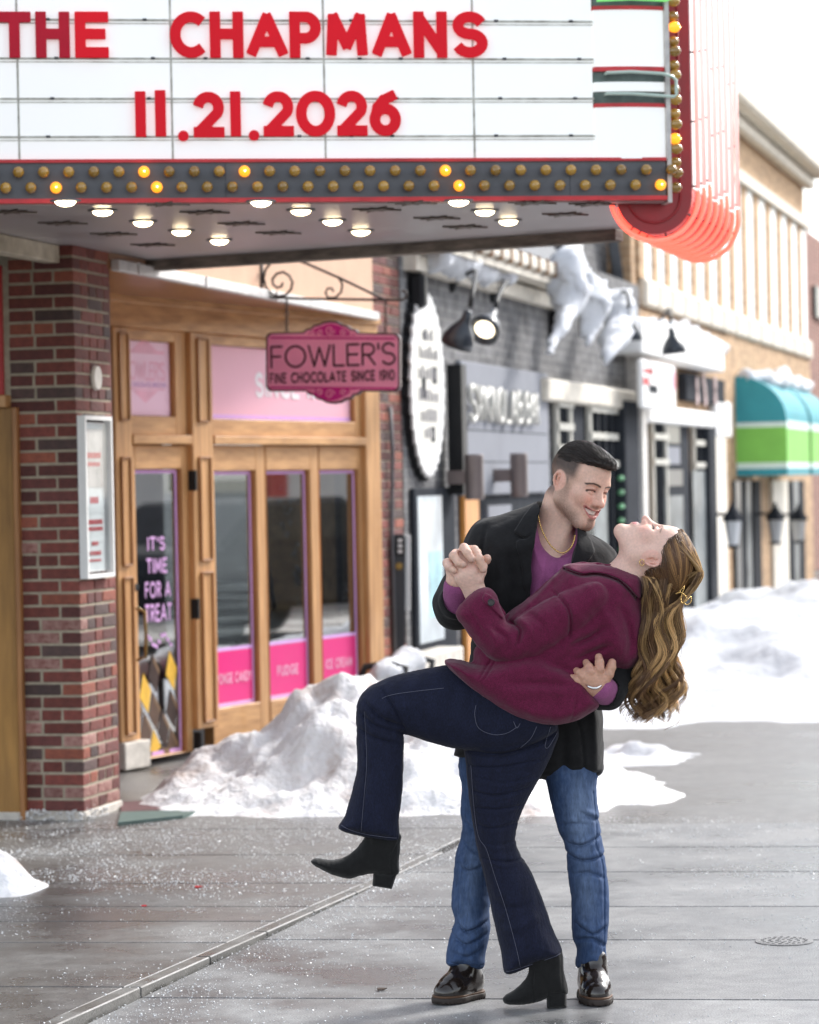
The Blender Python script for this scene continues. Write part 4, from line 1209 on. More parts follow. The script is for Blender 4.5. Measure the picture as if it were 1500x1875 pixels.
st([(705, 549), (660, 527), (620, 508), (590, 495), (560, 482), (535, 474), (515, 473), (497, 480), (486, 494), (483, 510), (487, 526), (497, 538), (510, 543), (524, 540), (533, 530), (536, 517), (530, 505), (519, 498), (507, 501), (499, 511), (500, 521), (508, 527), (516, 524), (518, 517)], .008, 'scroll')
st([(620, 508), (627, 520), (625, 535), (614, 545), (601, 545), (596, 536), (600, 528), (608, 528), (611, 534)], .007, 'scroll')
for x, y0, y1 in ((525, 547, 610), (706, 549, 613)):
    for k in range(8):
        ya = y0 + (y1 - y0) * k / 8; yb = y0 + (y1 - y0) * (k + 1) / 8; dx = 2.2 if k % 2 else .6
        st([(x - dx, ya), (x - dx, yb + 1)], .0035, 'chain_link'); st([(x + dx, ya), (x + dx, yb + 1)], .0035, 'chain_link')
# ================================================================== grey brick building with the saw blade sign
def far_brick(name, c, d, mortar, sc):
    mt, n, b = new_mat(name)
    tc = N(n, 'ShaderNodeTexCoord'); mp = N(n, 'ShaderNodeMapping'); mp.vector_type = 'TEXTURE'
    mp.inputs['Rotation'].default_value = (0, 0, F.rz())
    n.links.new(tc.outputs['Object'], mp.inputs[0])
    sp = N(n, 'ShaderNodeSeparateXYZ'); n.links.new(mp.outputs[0], sp.inputs[0])
    cb = N(n, 'ShaderNodeCombineXYZ'); n.links.new(sp.outputs[0], cb.inputs[0]); n.links.new(sp.outputs[2], cb.inputs[1])
    bk = N(n, 'ShaderNodeTexBrick'); bk.inputs['Scale'].default_value = sc; bk.inputs['Mortar Size'].default_value = .012; bk.inputs['Brick Width'].default_value = .5; bk.inputs['Row Height'].default_value = .17
    bk.inputs['Color1'].default_value = (*c, 1); bk.inputs['Color2'].default_value = (*d, 1); bk.inputs['Mortar'].default_value = (*mortar, 1); bk.inputs['Bias'].default_value = 0
    n.links.new(cb.outputs[0], bk.inputs[0])
    nz = N(n, 'ShaderNodeTexNoise'); nz.inputs['Scale'].default_value = 9; nz.inputs['Detail'].default_value = 5
    n.links.new(tc.outputs['Object'], nz.inputs['Vector'])
    mr = N(n, 'ShaderNodeMapRange'); mr.inputs['From Min'].default_value = .3; mr.inputs['From Max'].default_value = .7; mr.inputs['To Min'].default_value = .6; mr.inputs['To Max'].default_value = 1.4
    n.links.new(nz.outputs['Fac'], mr.inputs['Value'])
    vm = N(n, 'ShaderNodeVectorMath', operation='SCALE'); n.links.new(bk.outputs[0], vm.inputs[0]); n.links.new(mr.outputs[0], vm.inputs['Scale'])
    n.links.new(vm.outputs[0], b.inputs['Base Color']); b.inputs['Roughness'].default_value = .85
    bp = N(n, 'ShaderNodeBump'); bp.inputs['Strength'].default_value = .6; bp.inputs['Distance'].default_value = .01; n.links.new(bk.outputs['Fac'], bp.inputs['Height']); bp.invert = True
    n.links.new(bp.outputs[0], b.inputs['Normal'])
    return mt
M['greybrick'] = far_brick('grey_painted_brick', (.15, .15, .155), (.095, .095, .10), (.23, .225, .22), 2.3)
M['tanbrick'] = far_brick('tan_brick', (.50, .33, .19), (.44, .28, .16), (.52, .38, .25), 2.3)
M['shingle'] = mat('slate_shingle', (.11, .12, .135), .7, .3, 8, bump=.4, bscale=30, stretch=(1, 1, 5))
M['gutterc'] = mat('cream_cornice', (.66, .61, .52), .6, .2, 6)
M['snow'] = None
def snow_mat():
    mt = mat('snow', (.84, .86, .90), .75, .04, 3, bump=.5, bscale=14, dark=(.74, .75, .79), sss=.25)
    return mt
M['snow'] = snow_mat()
M['panelgrey'] = mat('grey_painted_panel', (.27, .28, .31), .8, .06, 2, spec=.1)
M['charcoal'] = mat('charcoal_paint', (.035, .039, .047), .85, .2, spec=.06)
M['muntin'] = mat('cream_muntin', (.52, .51, .46), .8, .08, spec=.15)
M['darkglass'] = mat('dark_window_glass', (.045, .05, .055), .3, .3, 3, spec=.12)
M['paleglass'] = mat('grey_reflecting_glass', (.15, .17, .18), .4, .6, 2.2, spec=.12)
M['frost'] = mat('pale_lit_glass', (.50, .56, .60), .3, .3, 2.2)
M['bronze'] = mat('bronze_cylinder', (.20, .165, .16), .35, .1, metal=.4)
M['signwhite'] = mat('white_sign_paint', (.85, .85, .84), .5, .05, 3)
M['lettersilver'] = mat('cream_cutout_letters', (.62, .61, .56), .4, .08)
M['orangewood'] = wood('orange_oak', (.62, .27, .06), (.48, .20, .04))
def fu(px, v=0., py=850): return F.hit(px, py, v)[0]
def fz(px, py, v=0.): return F.hit(px, py, v)[1]
def fbox(pa, pb_, py0, py1, v0, v1, nm, mt, par, bev=0., ref=None):
    """box on the street facade between pixel columns; heights read at pixel column ref"""
    ref = ref if ref is not None else (pa + pb_) / 2
    return MB().pb(F, fu(pa, v1), fu(pb_, v1), v0, v1, fz(ref, py1, v1), fz(ref, py0, v1)).build(nm, M[mt], par, bevel=bev)
gb = empty('grey_brick_building', F.W(fu(950), 0, 0), 'grey brick bar building with snowy eaves behind the couple', 'building')
ga, gbb = fu(738) + .01, fu(1176)
z_eave = fz(880, 500)
MB().pb(F, ga, gbb, -.5, 0, 0, z_eave + .35).build('wall', M['greybrick'], gb)
# roof slope and gable dormer
ra, rb = ga, fu(1030)
MB().hexa([F.W(ra, .18, z_eave + .16), F.W(rb, .18, z_eave + .16), F.W(rb, -3.5, z_eave + 3.6), F.W(ra, -3.5, z_eave + 3.6),
           F.W(ra, .18, z_eave + .22), F.W(rb, .18, z_eave + .22), F.W(rb, -3.5, z_eave + 3.7), F.W(ra, -3.5, z_eave + 3.7)]).build('roof', M['shingle'], gb)
# cornice: boxed gutter carried on brackets
MB().pb(F, ga + .1, fu(1022), .0, .10, z_eave - .14, z_eave - .03).build('frieze', M['gutterc'], gb)
MB().pb(F, ga + .1, fu(1022), .0, .26, z_eave + .0, z_eave + .06).build('gutter_bed', M['gutterc'], gb)
MB().pb(F, ga + .1, fu(1022), .20, .30, z_eave + .062, z_eave + .17).build('gutter', M['gutterc'], gb, bevel=.02)
M['rust'] = mat('rusty_strap', (.26, .15, .08), .7, .3)
u_ = ga + .2
while u_ < fu(1015):
    MB().pb(F, u_, u_ + .05, .18, .312, z_eave + .05, z_eave + .175).build('gutter_strap', M['rust'], gb); u_ += .36
for px in (757, 1012):
    MB().pb(F, fu(px) - .07, fu(px) + .07, .0, .12, z_eave - .40, z_eave - .15).build('bracket', M['black'], gb, bevel=.03)
MB().lathe([(.16, 0), (.17, .1), (.15, .2)], F.W(fu(762), .16, z_eave + .05), (0, 0, 1), 10).build('gutter_end', M['gutterc'], gb, smooth=True)
# gable front further along, pale boards between dark rake boards
gm = fu(1085); g0 = fu(985); g1 = fu(1178)
zb_ = z_eave + .38
M['boards'] = mat('pale_clapboard', (.62, .62, .60), .7, .1, 3)
MB().prism([F.W(g0, -.3, zb_ - .2), F.W(g1, -.3, zb_ - .2), F.W(g1, -.3, zb_ + .3), F.W(gm - .6, -.3, zb_ + 2.6), F.W(g0, -.3, zb_ + 2.3)],
           [F.W(g0, -.7, zb_ - .2), F.W(g1, -.7, zb_ - .2), F.W(g1, -.7, zb_ + .3), F.W(gm - .6, -.7, zb_ + 2.6), F.W(g0, -.7, zb_ + 2.3)]).build('gable_wall', M['greybrick'], gb)
for pa, pb_, dz in ((993, 1020, .35), (1030, 1065, .3), (1072, 1120, .1)):
    MB().pb(F, fu(pa), fu(pb_), -.3, -.24, zb_ + dz, zb_ + dz + 1.5).build('gable_window', M['signwhite'], gb, bevel=.02)
for s0, s1 in (((fu(1178), zb_ - .3), (fu(1120), zb_ + 2.2)), ((fu(1028), zb_ - .1), (fu(985), zb_ + 1.6)), ((fu(1075), zb_ - .1), (fu(1040), zb_ + 1.6))):
    MB().tube([F.W(s0[0], -.18, s0[1]), F.W(s1[0], -.18, s1[1])], .07, 4).build('rake_board', M['shingle'], gb)
# grey panel with cut-out letters
fbox(848, 1006, 672, 905, .0, .05, 'sign_panel', 'panelgrey', gb, .01, 925)
fbox(848, 857, 668, 905, .051, .16, 'sign_side', 'black', gb, 0, 852)
for py in (790, 845):
    fbox(858, 1003, py, py + 1.6, .0505, .052, 'panel_joint', 'charcoal', gb, 0, 925)
ls = empty('cutout_sign', F.W(fu(920), .06, fz(920, 775)), 'row of pale cut-out letters standing on the grey panel', 'sign')
rg = random.Random(4)
xs = [(861, 872), (874, 884), (887, 899), (902, 911), (913, 922), (925, 933), (936, 944), (947, 955), (962, 969), (971, 978), (980, 985)]
for i, ch in enumerate('SYKNOLABBAR'):
    a, b = xs[i]; mb = MB()
    u0_, u1_ = fu(a, .08), fu(b, .08); zz0, zz1 = fz((a + b) / 2, 770 + i * .6, .08), fz((a + b) / 2, 707 + i * 1.8, .08)
    st_ = GL.get(ch, GL['I'])[1]; wd = max(GL[ch][0], .01)
    for s in st_:
        mb.tube([F.W(u0_ + (u1_ - u0_) * (x / wd if wd > .02 else .5), .085, zz0 + (zz1 - zz0) * y) for x, y in s], .022, 6)
    mb.build('cutout_letter', M['lettersilver'], ls, smooth=True)
# cylinder sconces
for px, py0, py1, lbl in ((868, 832, 915, 'left'), (950, 830, 910, 'right')):
    u_, zc_ = fu(px, .25), 0
    e = empty('wall_sconce', F.W(u_, .0, fz(px, py1, .25)), 'bronze cylinder wall light under the cut-out letters, %s one of the pair' % ('nearer' if lbl == 'left' else 'farther'), 'wall light', 'cylinder wall lights on the grey panel')
    zz0, zz1 = fz(px, py1, .25), fz(px, py0, .25)
    MB().lathe([(.066, 0), (.07, .01), (.07, zz1 - zz0 - .01), (.066, zz1 - zz0)], F.W(u_, .25, zz0), n=20).build('cylinder', M['bronze'], e, smooth=False)
    MB().pb(F, u_ - .03, u_ + .03, .05, .2, (zz0 + zz1) / 2 - .05, (zz0 + zz1) / 2 + .05).build('arm', M['bronze'], e)
# entry under the panel
fbox(852, 1000, 908, 1260, -.3, .004, 'entry_recess', 'charcoal', gb, 0, 925)
fbox(850, 876, 905, 1250, .005, .05, 'door_post', 'orangewood', gb, .008, 862)
fbox(893, 935, 925, 1250, .005, .03, 'door_leaf', 'panelgrey', gb, 0, 915)
# side door with pale pane
sdv = empty('side_door', F.W(fu(795), 0, 0), None); sdv.parent = gb; sdv.location = F.W(fu(795), 0, 0) - base_of(gb)
fbox(758, 832, 893, 1196, .0, .04, 'frame', 'charcoal', sdv, .01, 795)
fbox(764, 808, 908, 1176, .041, .05, 'pane', 'frost', sdv, 0, 786)
fbox(757, 842, 1196, 1235, .0, .22, 'step', 'stone', sdv, .01, 798)
M['aqua'] = mat('aqua_poster', (.30, .55, .62), .4, .5, 3)
fbox(783, 806, 1010, 1130, .051, .053, 'poster', 'aqua', sdv, 0, 794)
# big muntin windows
def grid_window(name, pa, pb_, py0, py1, rows, ncol, par, glass='darkglass', ref=None):
    ref = ref or (pa + pb_) / 2
    e = empty(name, F.W(fu(pa), 0, fz(ref, py1))); e.parent = par; e.location = F.W(fu(pa), 0, fz(ref, py1)) - base_of(par)
    u0_, u1_, zz0, zz1 = fu(pa), fu(pb_), fz(ref, py1), fz(ref, py0)
    MB().pb(F, u0_, u1_, .0, .02, zz0, zz1).build('pane', M[glass], e)
    t = .045
    for k in range(ncol + 1):
        uu = u0_ + (u1_ - u0_) * k / ncol; tt = t if k in (0, ncol) else .018
        MB().pb(F, uu - tt, uu + tt, .0205, .06, zz0, zz1).build('muntin', M['muntin'] if k in (0, ncol) else M['charcoal'], e)
    for py in rows:
        zz = fz(ref, py); MB().pb(F, u0_ - t, u1_ + t, .0605, .078, zz - .032, zz + .032).build('muntin', M['muntin'], e)
    return e
fbox(1008, 1168, 704, 742, .0, .12, 'lintel', 'gutterc', gb, .02, 1085)
grid_window('window', 1012, 1036, 738, 1000, (740, 782, 822), 3, gb)
fbox(1037, 1070, 742, 1180, .0, .015, 'window_dark', 'charcoal', gb)
grid_window('window', 1072, 1146, 745, 1150, (752, 800, 850), 6, gb)
M['greenorn'] = mat('green_ornament', (.2, .5, .25), .4, .6, 6)  # plain green of the window ornaments
fbox(1085, 1110, 865, 1100, .065, .07, 'window_display', 'paleglass', gb)
for k in range(9):
    MB().lathe([(.02, 0), (.035, .02), (.02, .05)], F.W(fu(1136, .1), .1, fz(1136, 880 + k * 26, .1)), n=8).build('window_ornament', M['greenorn'], gb)
fbox(1146, 1171, 735, 1200, .0, .14, 'dark_pillar', 'charcoal', gb, .01)
# saw blade sign
sb = empty('saw_blade_sign', F.W(fu(797), .05, fz(797, 870)), 'tall white saw-toothed round sign on the grey brick wall', 'sign')
uc, zc = F.hit(797, 704, .12)
Rv = (fz(797, 536, .12) - fz(797, 872, .12)) / 2
Ru = (fu(830, .12) - fu(770, .12)) / 2
def disc(k, nm, mt, v0, v1, teeth=0, sc=1.):
    pts = []
    n = 34
    for i in range(n * 4):
        t = i / (n * 4) * 2 * math.pi; r_ = sc * (1 + (.0 if not teeth else teeth * ((i % 4) / 4 - .5)))
        pts.append((uc + Ru * r_ * math.cos(t), zc + Rv * r_ * math.sin(t)))
    return MB().prism([F.W(a, v1, z) for a, z in pts], [F.W(a, v0, z) for a, z in pts]).build(nm, M[mt], sb)
disc(0, 'backing', 'black', .0, .045, .08, 1.03)
disc(0, 'blade', 'signwhite', .05, .07, .08, 1.0)
disc(0, 'inner_plate', 'lettersilver', .0705, .0725, 0, .74)
for (x, y, w_, h_) in ((-.25, .48, .14, .1), (-.4, -.15, .2, .22), (.25, .02, .22, .18), (.1, -.62, .2, .16)):
    MB().pb(F, uc + Ru * x, uc + Ru * (x + w_), 0.073, .077, zc + Rv * y, zc + Rv * (y + h_)).build('cut_mark', M['charcoal'], sb)
rgs = random.Random(31)
for y, hw_ in ((.50, .30), (.30, .50), (.08, .56), (-.16, .56), (-.38, .48), (-.56, .28)):
    x_ = -hw_
    while x_ < hw_:
        w_ = rgs.uniform(.04, .11)
        MB().pb(F, uc + Ru * x_, uc + Ru * (x_ + w_), .0728, .079, zc + Rv * (y - .02), zc + Rv * (y + rgs.uniform(.06, .12))).build('letter_stroke', M['greyink'], sb); x_ += w_ + .12
# gooseneck lamps
M['lampblue'] = mat('dark_blue_enamel_lamp', (.022, .03, .042), .3, .2, spec=.6)
M['warmlens'] = mat('warm_lens', (1, .9, .7), .3, emit=(1, .85, .6), estr=1.6)
def goose(px, py, wallpx, wallpy, lbl, tilt, lit=True, R_=.115, V=.5):
    top = F.W(fu(wallpx), 0.0, fz(wallpx, wallpy))
    c = F.W(fu(px, V), V, fz(px, py, V))
    e = empty('gooseneck_lamp', top, lbl, 'wall lamp', 'black gooseneck lamps over the shop fronts')
    ax = (Vector(tilt)).normalized()           # direction the lamp shines
    neck = c - ax * .20
    mid = (top + neck) / 2 + Vector((0, 0, .22)); q = neck - ax * .14 + Vector((0, 0, .02))
    pts = []
    P4 = [top, top + F.n * .25 + Vector((0, 0, .16)), q + Vector((0, 0, .14)), neck]
    for k in range(15):
        t = k / 14; pts.append(P4[0] * (1 - t) ** 3 + P4[1] * 3 * t * (1 - t) ** 2 + P4[2] * 3 * t * t * (1 - t) + P4[3] * t ** 3)
    MB().tube(pts, .016, 8).build('arm', M['black'], e, smooth=True)
    MB().lathe([(.05, 0), (.05, .03), (.02, .05)], top, F.n, 12).build('wall_plate', M['black'], e)
    MB().lathe([(.03, -.17), (.034, -.11), (.045, -.08), (R_ * .72, -.03), (R_ * .96, .03), (R_, .09), (R_ * .94, .09), (R_ * .6, .02)], c, ax, 20).build('shade', M['lampblue'], e, smooth=True)
    if lit:
        MB().lathe([(R_ * .58, .045), (R_ * .62, .06), (R_ * .3, .075)], c, ax, 16).build('lens', M['warmlens'], e, smooth=True)
goose(848, 612, 832, 525, 'gooseneck lamp nearest the saw blade sign, tipped towards it', (-.35, .25, -.9))
goose(897, 596, 905, 545, 'gooseneck lamp showing its lit round lens above the grey panel', (-.35, -.75, -.65))
goose(1157, 606, 1090, 578, 'gooseneck lamp half hidden by hanging snow', (.0, .1, -1), False, .12, .5)
# ================================================================== narrow shop with white fascia
ns_ = empty('white_fascia_shop', F.W(fu(1250), 0, 0), 'narrow shop with white snowy fascia and dark doorway', 'shop')
na, nb_ = fu(1176) + .01, fu(1332)
MB().pb(F, na, nb_, -.6, -.0, 0, fz(1250, 590)).build('wall', M['tanbrick'], ns_)
fbox(1178, 1186, 600, 1160, .0, .16, 'downpipe', 'strip', ns_)
fbox(1180, 1330, 604, 665, .0, .28, 'fascia', 'signwhite', ns_, .02, 1255)
fbox(1188, 1312, 748, 778, .0, .14, 'lintel', 'signwhite', ns_, .02, 1250)
fbox(1314, 1342, 735, 800, .0, .10, 'capital', 'signwhite', ns_, .02, 1328)
e1 = grid_window('window', 1188, 1212, 768, 1150, (800, 846), 3, ns_)
fbox(1213, 1262, 762, 1150, .0, .03, 'doorway', 'charcoal', ns_, 0, 1237)
fbox(1218, 1246, 772, 812, .031, .04, 'door_light', 'darkglass', ns_, 0, 1232)
fbox(1218, 1246, 818, 850, .031, .04, 'door_light', 'panelgrey', ns_, 0, 1232)
fbox(1216, 1250, 860, 890, .031, .04, 'door_light', 'darkglass', ns_, 0, 1232)
fbox(1216, 1250, 908, 990, .031, .04, 'door_light', 'paleglass', ns_, 0, 1232)
e1 = grid_window('window', 1264, 1300, 778, 1150, (812, 852), 4, ns_)
fbox(1268, 1296, 862, 1120, .062, .066, 'pane_low', 'paleglass', ns_, 0, 1282)
fbox(1300, 1312, 770, 1150, .0, .12, 'pillar', 'charcoal', ns_)
fbox(1312, 1330, 800, 1150, .0, .08, 'pilaster', 'cream', ns_)
bs = empty('projecting_sign', F.W(fu(1208, .5), .4, fz(1208, 748, .5)), 'white sign with red lettering under the white fascia', 'sign')
fbox(1180, 1240, 664, 750, .30, .36, 'board', 'signwhite', bs, .02, 1208)
for (a, b, y0, y1, mt) in ((1184, 1200, 676, 684, 'redink'), (1182, 1192, 692, 705, 'redink'), (1218, 1240, 678, 714, 'fadetext'), (1234, 1241, 686, 710, 'redink'), (1193, 1207, 706, 720, 'charcoal'), (1192, 1228, 733, 736, 'greyink')):
    fbox(a, b, y0, y1, .361, .366, 'lettering', mt, bs, 0, (a + b) / 2)
ms = empty('dark_menu_board', F.W(fu(1293), .0, fz(1293, 740)), 'dark board with rows of pale round pictures above the shop window', 'sign')
fbox(1260, 1330, 690, 738, .0, .10, 'board', 'charcoal', ms, .01, 1295)
M['disc'] = mat('pale_disc', (.50, .36, .35), .5, .3, 8)
for k in range(7):
    x, y = ((1278, 703), (1290, 697), (1311, 703), (1292, 714), (1278, 729), (1293, 731), (1311, 729))[k]
    MB().lathe([(.085, 0), (.085, .015)], F.W(fu(x, .1), .101, fz(x, y, .1)), F.n, 14).build('picture_disc', M['disc'], ms)
goose(1237, 632, 1190, 608, 'gooseneck lamp in front of the white fascia', (.1, .0, -1), False, .12, .55)
# ================================================================== tan building with teal awnings
tb = empty('tan_building', F.W(fu(1400), 0, 0), 'long tan building with cream sills and tall pale windows', 'building')
ta, tbb = fu(1332) + .01, fu(1487)
ztop = fz(1400, 190)
wl0 = fu(1172)
MB().pb(F, wl0, tbb, -6, -.05, fz(1250, 590) + .01, ztop).build('upper_wall', M['tanbrick'], tb)
MB().pb(F, ta, tbb, -6, -.0, 0, fz(1400, 620)).build('lower_wall', M['tanbrick'], tb)
zcn = fz(1400, 262)
MB().pb(F, wl0, tbb + .2, -.049, .35, zcn, zcn + .28).build('cornice', M['gutterc'], tb, bevel=.04)
MB().pb(F, wl0, tbb + .1, -.049, .12, zcn - .16, zcn - .005).build('cornice_bed', M['gutterc'], tb, bevel=.03)
MB().pb(F, wl0, tbb + .05, -.2, .02, ztop, ztop + .06).build('coping', M['gutterc'], tb)
zw1, zw0 = fz(1440, 395), fz(1440, 608)
MB().pb(F, wl0, tbb, -.049, .06, zw1, zw1 + .14).build('window_head', M['gutterc'], tb)
M['skyglass'] = mat('painted_sky_glass', (.82, .85, .88), .35, .1, 1.2, spec=.6)  # pale base colour paints in the reflected sky
M['slot'] = mat('window_shadow_wood', (.30, .24, .18), .6)
pw_px = [1180, 1205, 1228, 1252, 1276, 1300, 1323, 1346, 1369, 1391, 1413, 1433, 1452, 1470, 1486]
for a, b in zip(pw_px[:-1], pw_px[1:]):
    ua_, ub_ = fu(a), fu(b); w_ = ub_ - ua_
    e = empty('tall_window', F.W(ua_, 0, zw0)); e.parent = tb; e.location = F.W(ua_, 0, zw0) - base_of(tb)
    MB().pb(F, ua_ + w_ * .42, ub_ - .01, -.048, -.03, zw0, zw1).build('pane', M['skyglass'], e)
    MB().pb(F, ua_, ua_ + w_ * .42, -.048, -.012, zw0, zw1).build('pier', M['tanbrick'], e)
    MB().pb(F, ua_ + w_ * .05, ub_ - w_ * .05, -.048, .06, zw0 - .30, zw0 - .01).build('sill', M['gutterc'], e, bevel=.03)
# ground floor piers and dark posts
for a, b, mt in ((1346, 1356, 'darkglass'), (1366, 1374, 'paleglass'), (1358, 1364, 'charcoal'), (1378, 1392, 'charcoal'), (1415, 1442, 'cream'), (1445, 1452, 'charcoal'), (1462, 1472, 'charcoal'), (1453, 1461, 'paleglass')):
    fbox(a, b, 880, 1160, .0, .05, 'shop_pier', mt, tb, 0, (a + b) / 2)
# awnings
M['teal'] = mat('teal_canvas', (.035, .30, .36), .7, .12, 3)
M['lime'] = mat('lime_canvas', (.22, .58, .10), .7, .1, 3)
M['mint'] = mat('pale_mint_canvas', (.70, .86, .80), .7, .05)
def awning(pa, pb_, pout, py_top, py_bot, lbl, dpy=0):
    ua_ = pa; V = .64
    u1_ = ua_ + 2.6
    zt_, zb2 = fz(1349, py_top), fz(1349, py_bot)
    e = empty('awning', F.W(ua_, 0, zb2), lbl, 'awning', 'teal and lime awnings')
    zm = zb2 + (zt_ - zb2) * .55
    zl1, zl2 = zb2 + (zt_ - zb2) * .51, zb2 + (zt_ - zb2) * .13
    prof_ = [(0.0, zt_)] + [(V * math.sin(t), zm + (zt_ - zm) * math.cos(t)) for t in [k * math.pi / 16 for k in range(1, 9)]]
    prof_ += [(V, zb2)]
    k = len(prof_)
    up_ = [p for p in prof_ if p[1] >= zl1 - 1e-6] + [(V, zl1)]
    def shell(P, nm, mt):
        kk = len(P)
        MB().add([F.W(ua_, v, z) for v, z in P] + [F.W(u1_, v, z) for v, z in P], [(i, i + 1, kk + i + 1, kk + i) for i in range(kk - 1)]).build(nm, M[mt], e)
    def side(P, nm, mt, uu):
        MB().add([F.W(uu, v, z) for v, z in P], [tuple(range(len(P)))]).build(nm, M[mt], e)
    shell(up_, 'canvas_top', 'teal'); shell([(V, zl1 - .012), (V, zl2)], 'canvas_band', 'lime'); shell([(V, zl2), (V, zb2 + .09)], 'trim', 'mint'); shell([(V, zb2 + .09), (V, zb2)], 'valance', 'teal')
    shell([(V + .003, zl1 + .05), (V + .003, zl1 - .05)], 'trim', 'mint')
    side([(0, zl1)] + up_, 'side_top', 'teal', ua_)
    side([(0, zl2), (0, zl1), (V, zl1), (V, zl2)], 'side_band', 'lime', ua_)
    side([(0, zb2 + .09), (0, zl2), (V, zl2), (V, zb2 + .09)], 'side_trim', 'mint', ua_)
    side([(0, zb2), (0, zb2 + .09), (V, zb2 + .09), (V, zb2)], 'side_valance', 'teal', ua_)
    side([(0, zl1 - .03), (0, zl1 + .03), (V, zl1 + .03), (V, zl1 - .03)], 'side_trim', 'mint', ua_ - .004)
    return ua_, V, zt_, zm
aw1 = awning(fu(1349), 0, 0, 690, 872, 'teal and lime barrel awning, nearer of the two')
aw2 = awning(fu(1349) + 2.9, 0, 0, 690, 872, 'teal and lime barrel awning, farther one at the right edge')
# lanterns
M['lanternglass'] = mat('frosted_lantern_glass', (.62, .64, .66), .3, .05)
for px, py, lbl in ((1340, 965, 'grey lantern on the tan pier, nearest of three'), (1418, 962, 'black lantern on the pale pier, middle of three'), (1461, 962, 'dark lantern by the dark posts, farthest of three')):
    p = F.W(fu(px, .3), .3, fz(px, py, .3)); s = 1.
    e = empty('wall_lantern', p - Vector((0, 0, .2)), lbl, 'lantern', 'lanterns on the tan building')
    MB().lathe([(.06, -.22), (.10, .06), (.10, .07)], p, n=6).build('glass', M['lanternglass'], e)
    MB().lathe([(.13, .07), (.13, .09), (.03, .24), (.015, .3)], p, n=6).build('cap', M['charcoal'], e)
    MB().lathe([(.065, -.25), (.07, -.215)], p, n=6).build('base', M['charcoal'], e)
    MB().tube([p + Vector((0, 0, .15)) - F.n * .28, p + Vector((0, 0, .15)) - F.n * .05], .02, 6).build('bracket', M['charcoal'], e)
# brick building at the far right edge
M['farbrick'] = far_brick('far_red_brick', (.26, .12, .09), (.22, .10, .08), (.32, .24, .2), 2.2)
fbld = empty('far_brick_building', F.W(fu(1500), 0, 0), 'distant red brick building sliver at the right edge', 'building')
MB().pb(F, tbb + .5, tbb + 14, -6, -.4, 0, fz(1494, 400)).build('wall', M['farbrick'], fbld)
for k in range(3):
    MB().pb(F, tbb + 1.2 + k * 3, tbb + 2.6 + k * 3, -.4, -.33, fz(1494, 560), fz(1494, 500)).build('window', M['darkglass'], fbld)

# ================================================================== across the street (seen only mirrored in the shop glass)
V2 = 15.0
ob = empty('brick_building_across', F.W(18, V2, 0), 'red brick shop row across the street, mirrored in the shop windows', 'building')
MB().pb(F, -4, 40, V2, V2 + 5, 2.0, 5.5).build('upper_wall', M['farbrick'], ob)
MB().pb(F, -4, 40, V2, V2 + 5, 0, 1.99).build('lower_wall', M['signwhite'], ob)
for k in range(11):
    u_ = -3 + k * 4
    MB().pb(F, u_, u_ + 1.5, V2 - .06, V2 - .001, .5, 1.7).build('shop_window', M['frost'] if k % 2 else M['darkglass'], ob)
    MB().pb(F, u_ + 1.8, u_ + 2.2, V2 - .10, V2 - .001, .0, 1.9).build('shop_pier', (M['redink'], M['tanbrick'], M['orangewood'])[k % 3], ob)
    MB().pb(F, u_ + .3, u_ + 2.3, V2 - .05, V2 - .001, 3.4, 4.9).build('window', M['darkglass'], ob)
    MB().pb(F, u_ - .2, u_ + 2.8, V2 - .9, V2 - .07, 2.7, 3.1).build('awning', M['signwhite'] if k % 3 else M['trimred'], ob)
M['carpaint'] = mat('silver_car_paint', (.5, .52, .54), .25, .05, spec=.7)
for i, uc_ in enumerate((8.0, 14.0, 20.0)):
    car = empty('parked_car', F.W(uc_, 8.0, 0), ('silver', 'dark', 'pale')[i] + ' parked car mirrored in the shop windows', 'car', 'cars parked across the street')
    cm = (M['carpaint'], M['charcoal'], M['signwhite'])[i]
    pr = [(-2.2, .35), (-2.25, .7), (-2.1, .95), (-1.3, 1.02), (-.7, 1.45), (.7, 1.48), (1.4, 1.05), (2.1, .92), (2.25, .65), (2.2, .35)]
    MB().prism([F.W(uc_ + a, 7.15, z) for a, z in pr], [F.W(uc_ + a, 8.85, z) for a, z in pr]).build('body', cm, car, bevel=.06)
    pg_ = [(-1.15, 1.04), (-.65, 1.40), (.65, 1.42), (1.25, 1.06)]
    for vv in (7.14, 8.86):
        MB().add([F.W(uc_ + a, vv - .004 if vv < 8 else vv + .004, z) for a, z in pg_], [(0, 1, 2, 3)]).build('side_window', M['darkglass'], car)
        for a in (-1.4, 1.4):
            MB().lathe([(.2, -.1), (.33, -.1), (.33, .1), (.2, .1)], F.W(uc_ + a, vv, .33), F.n, 20).build('wheel', M['black'], car)

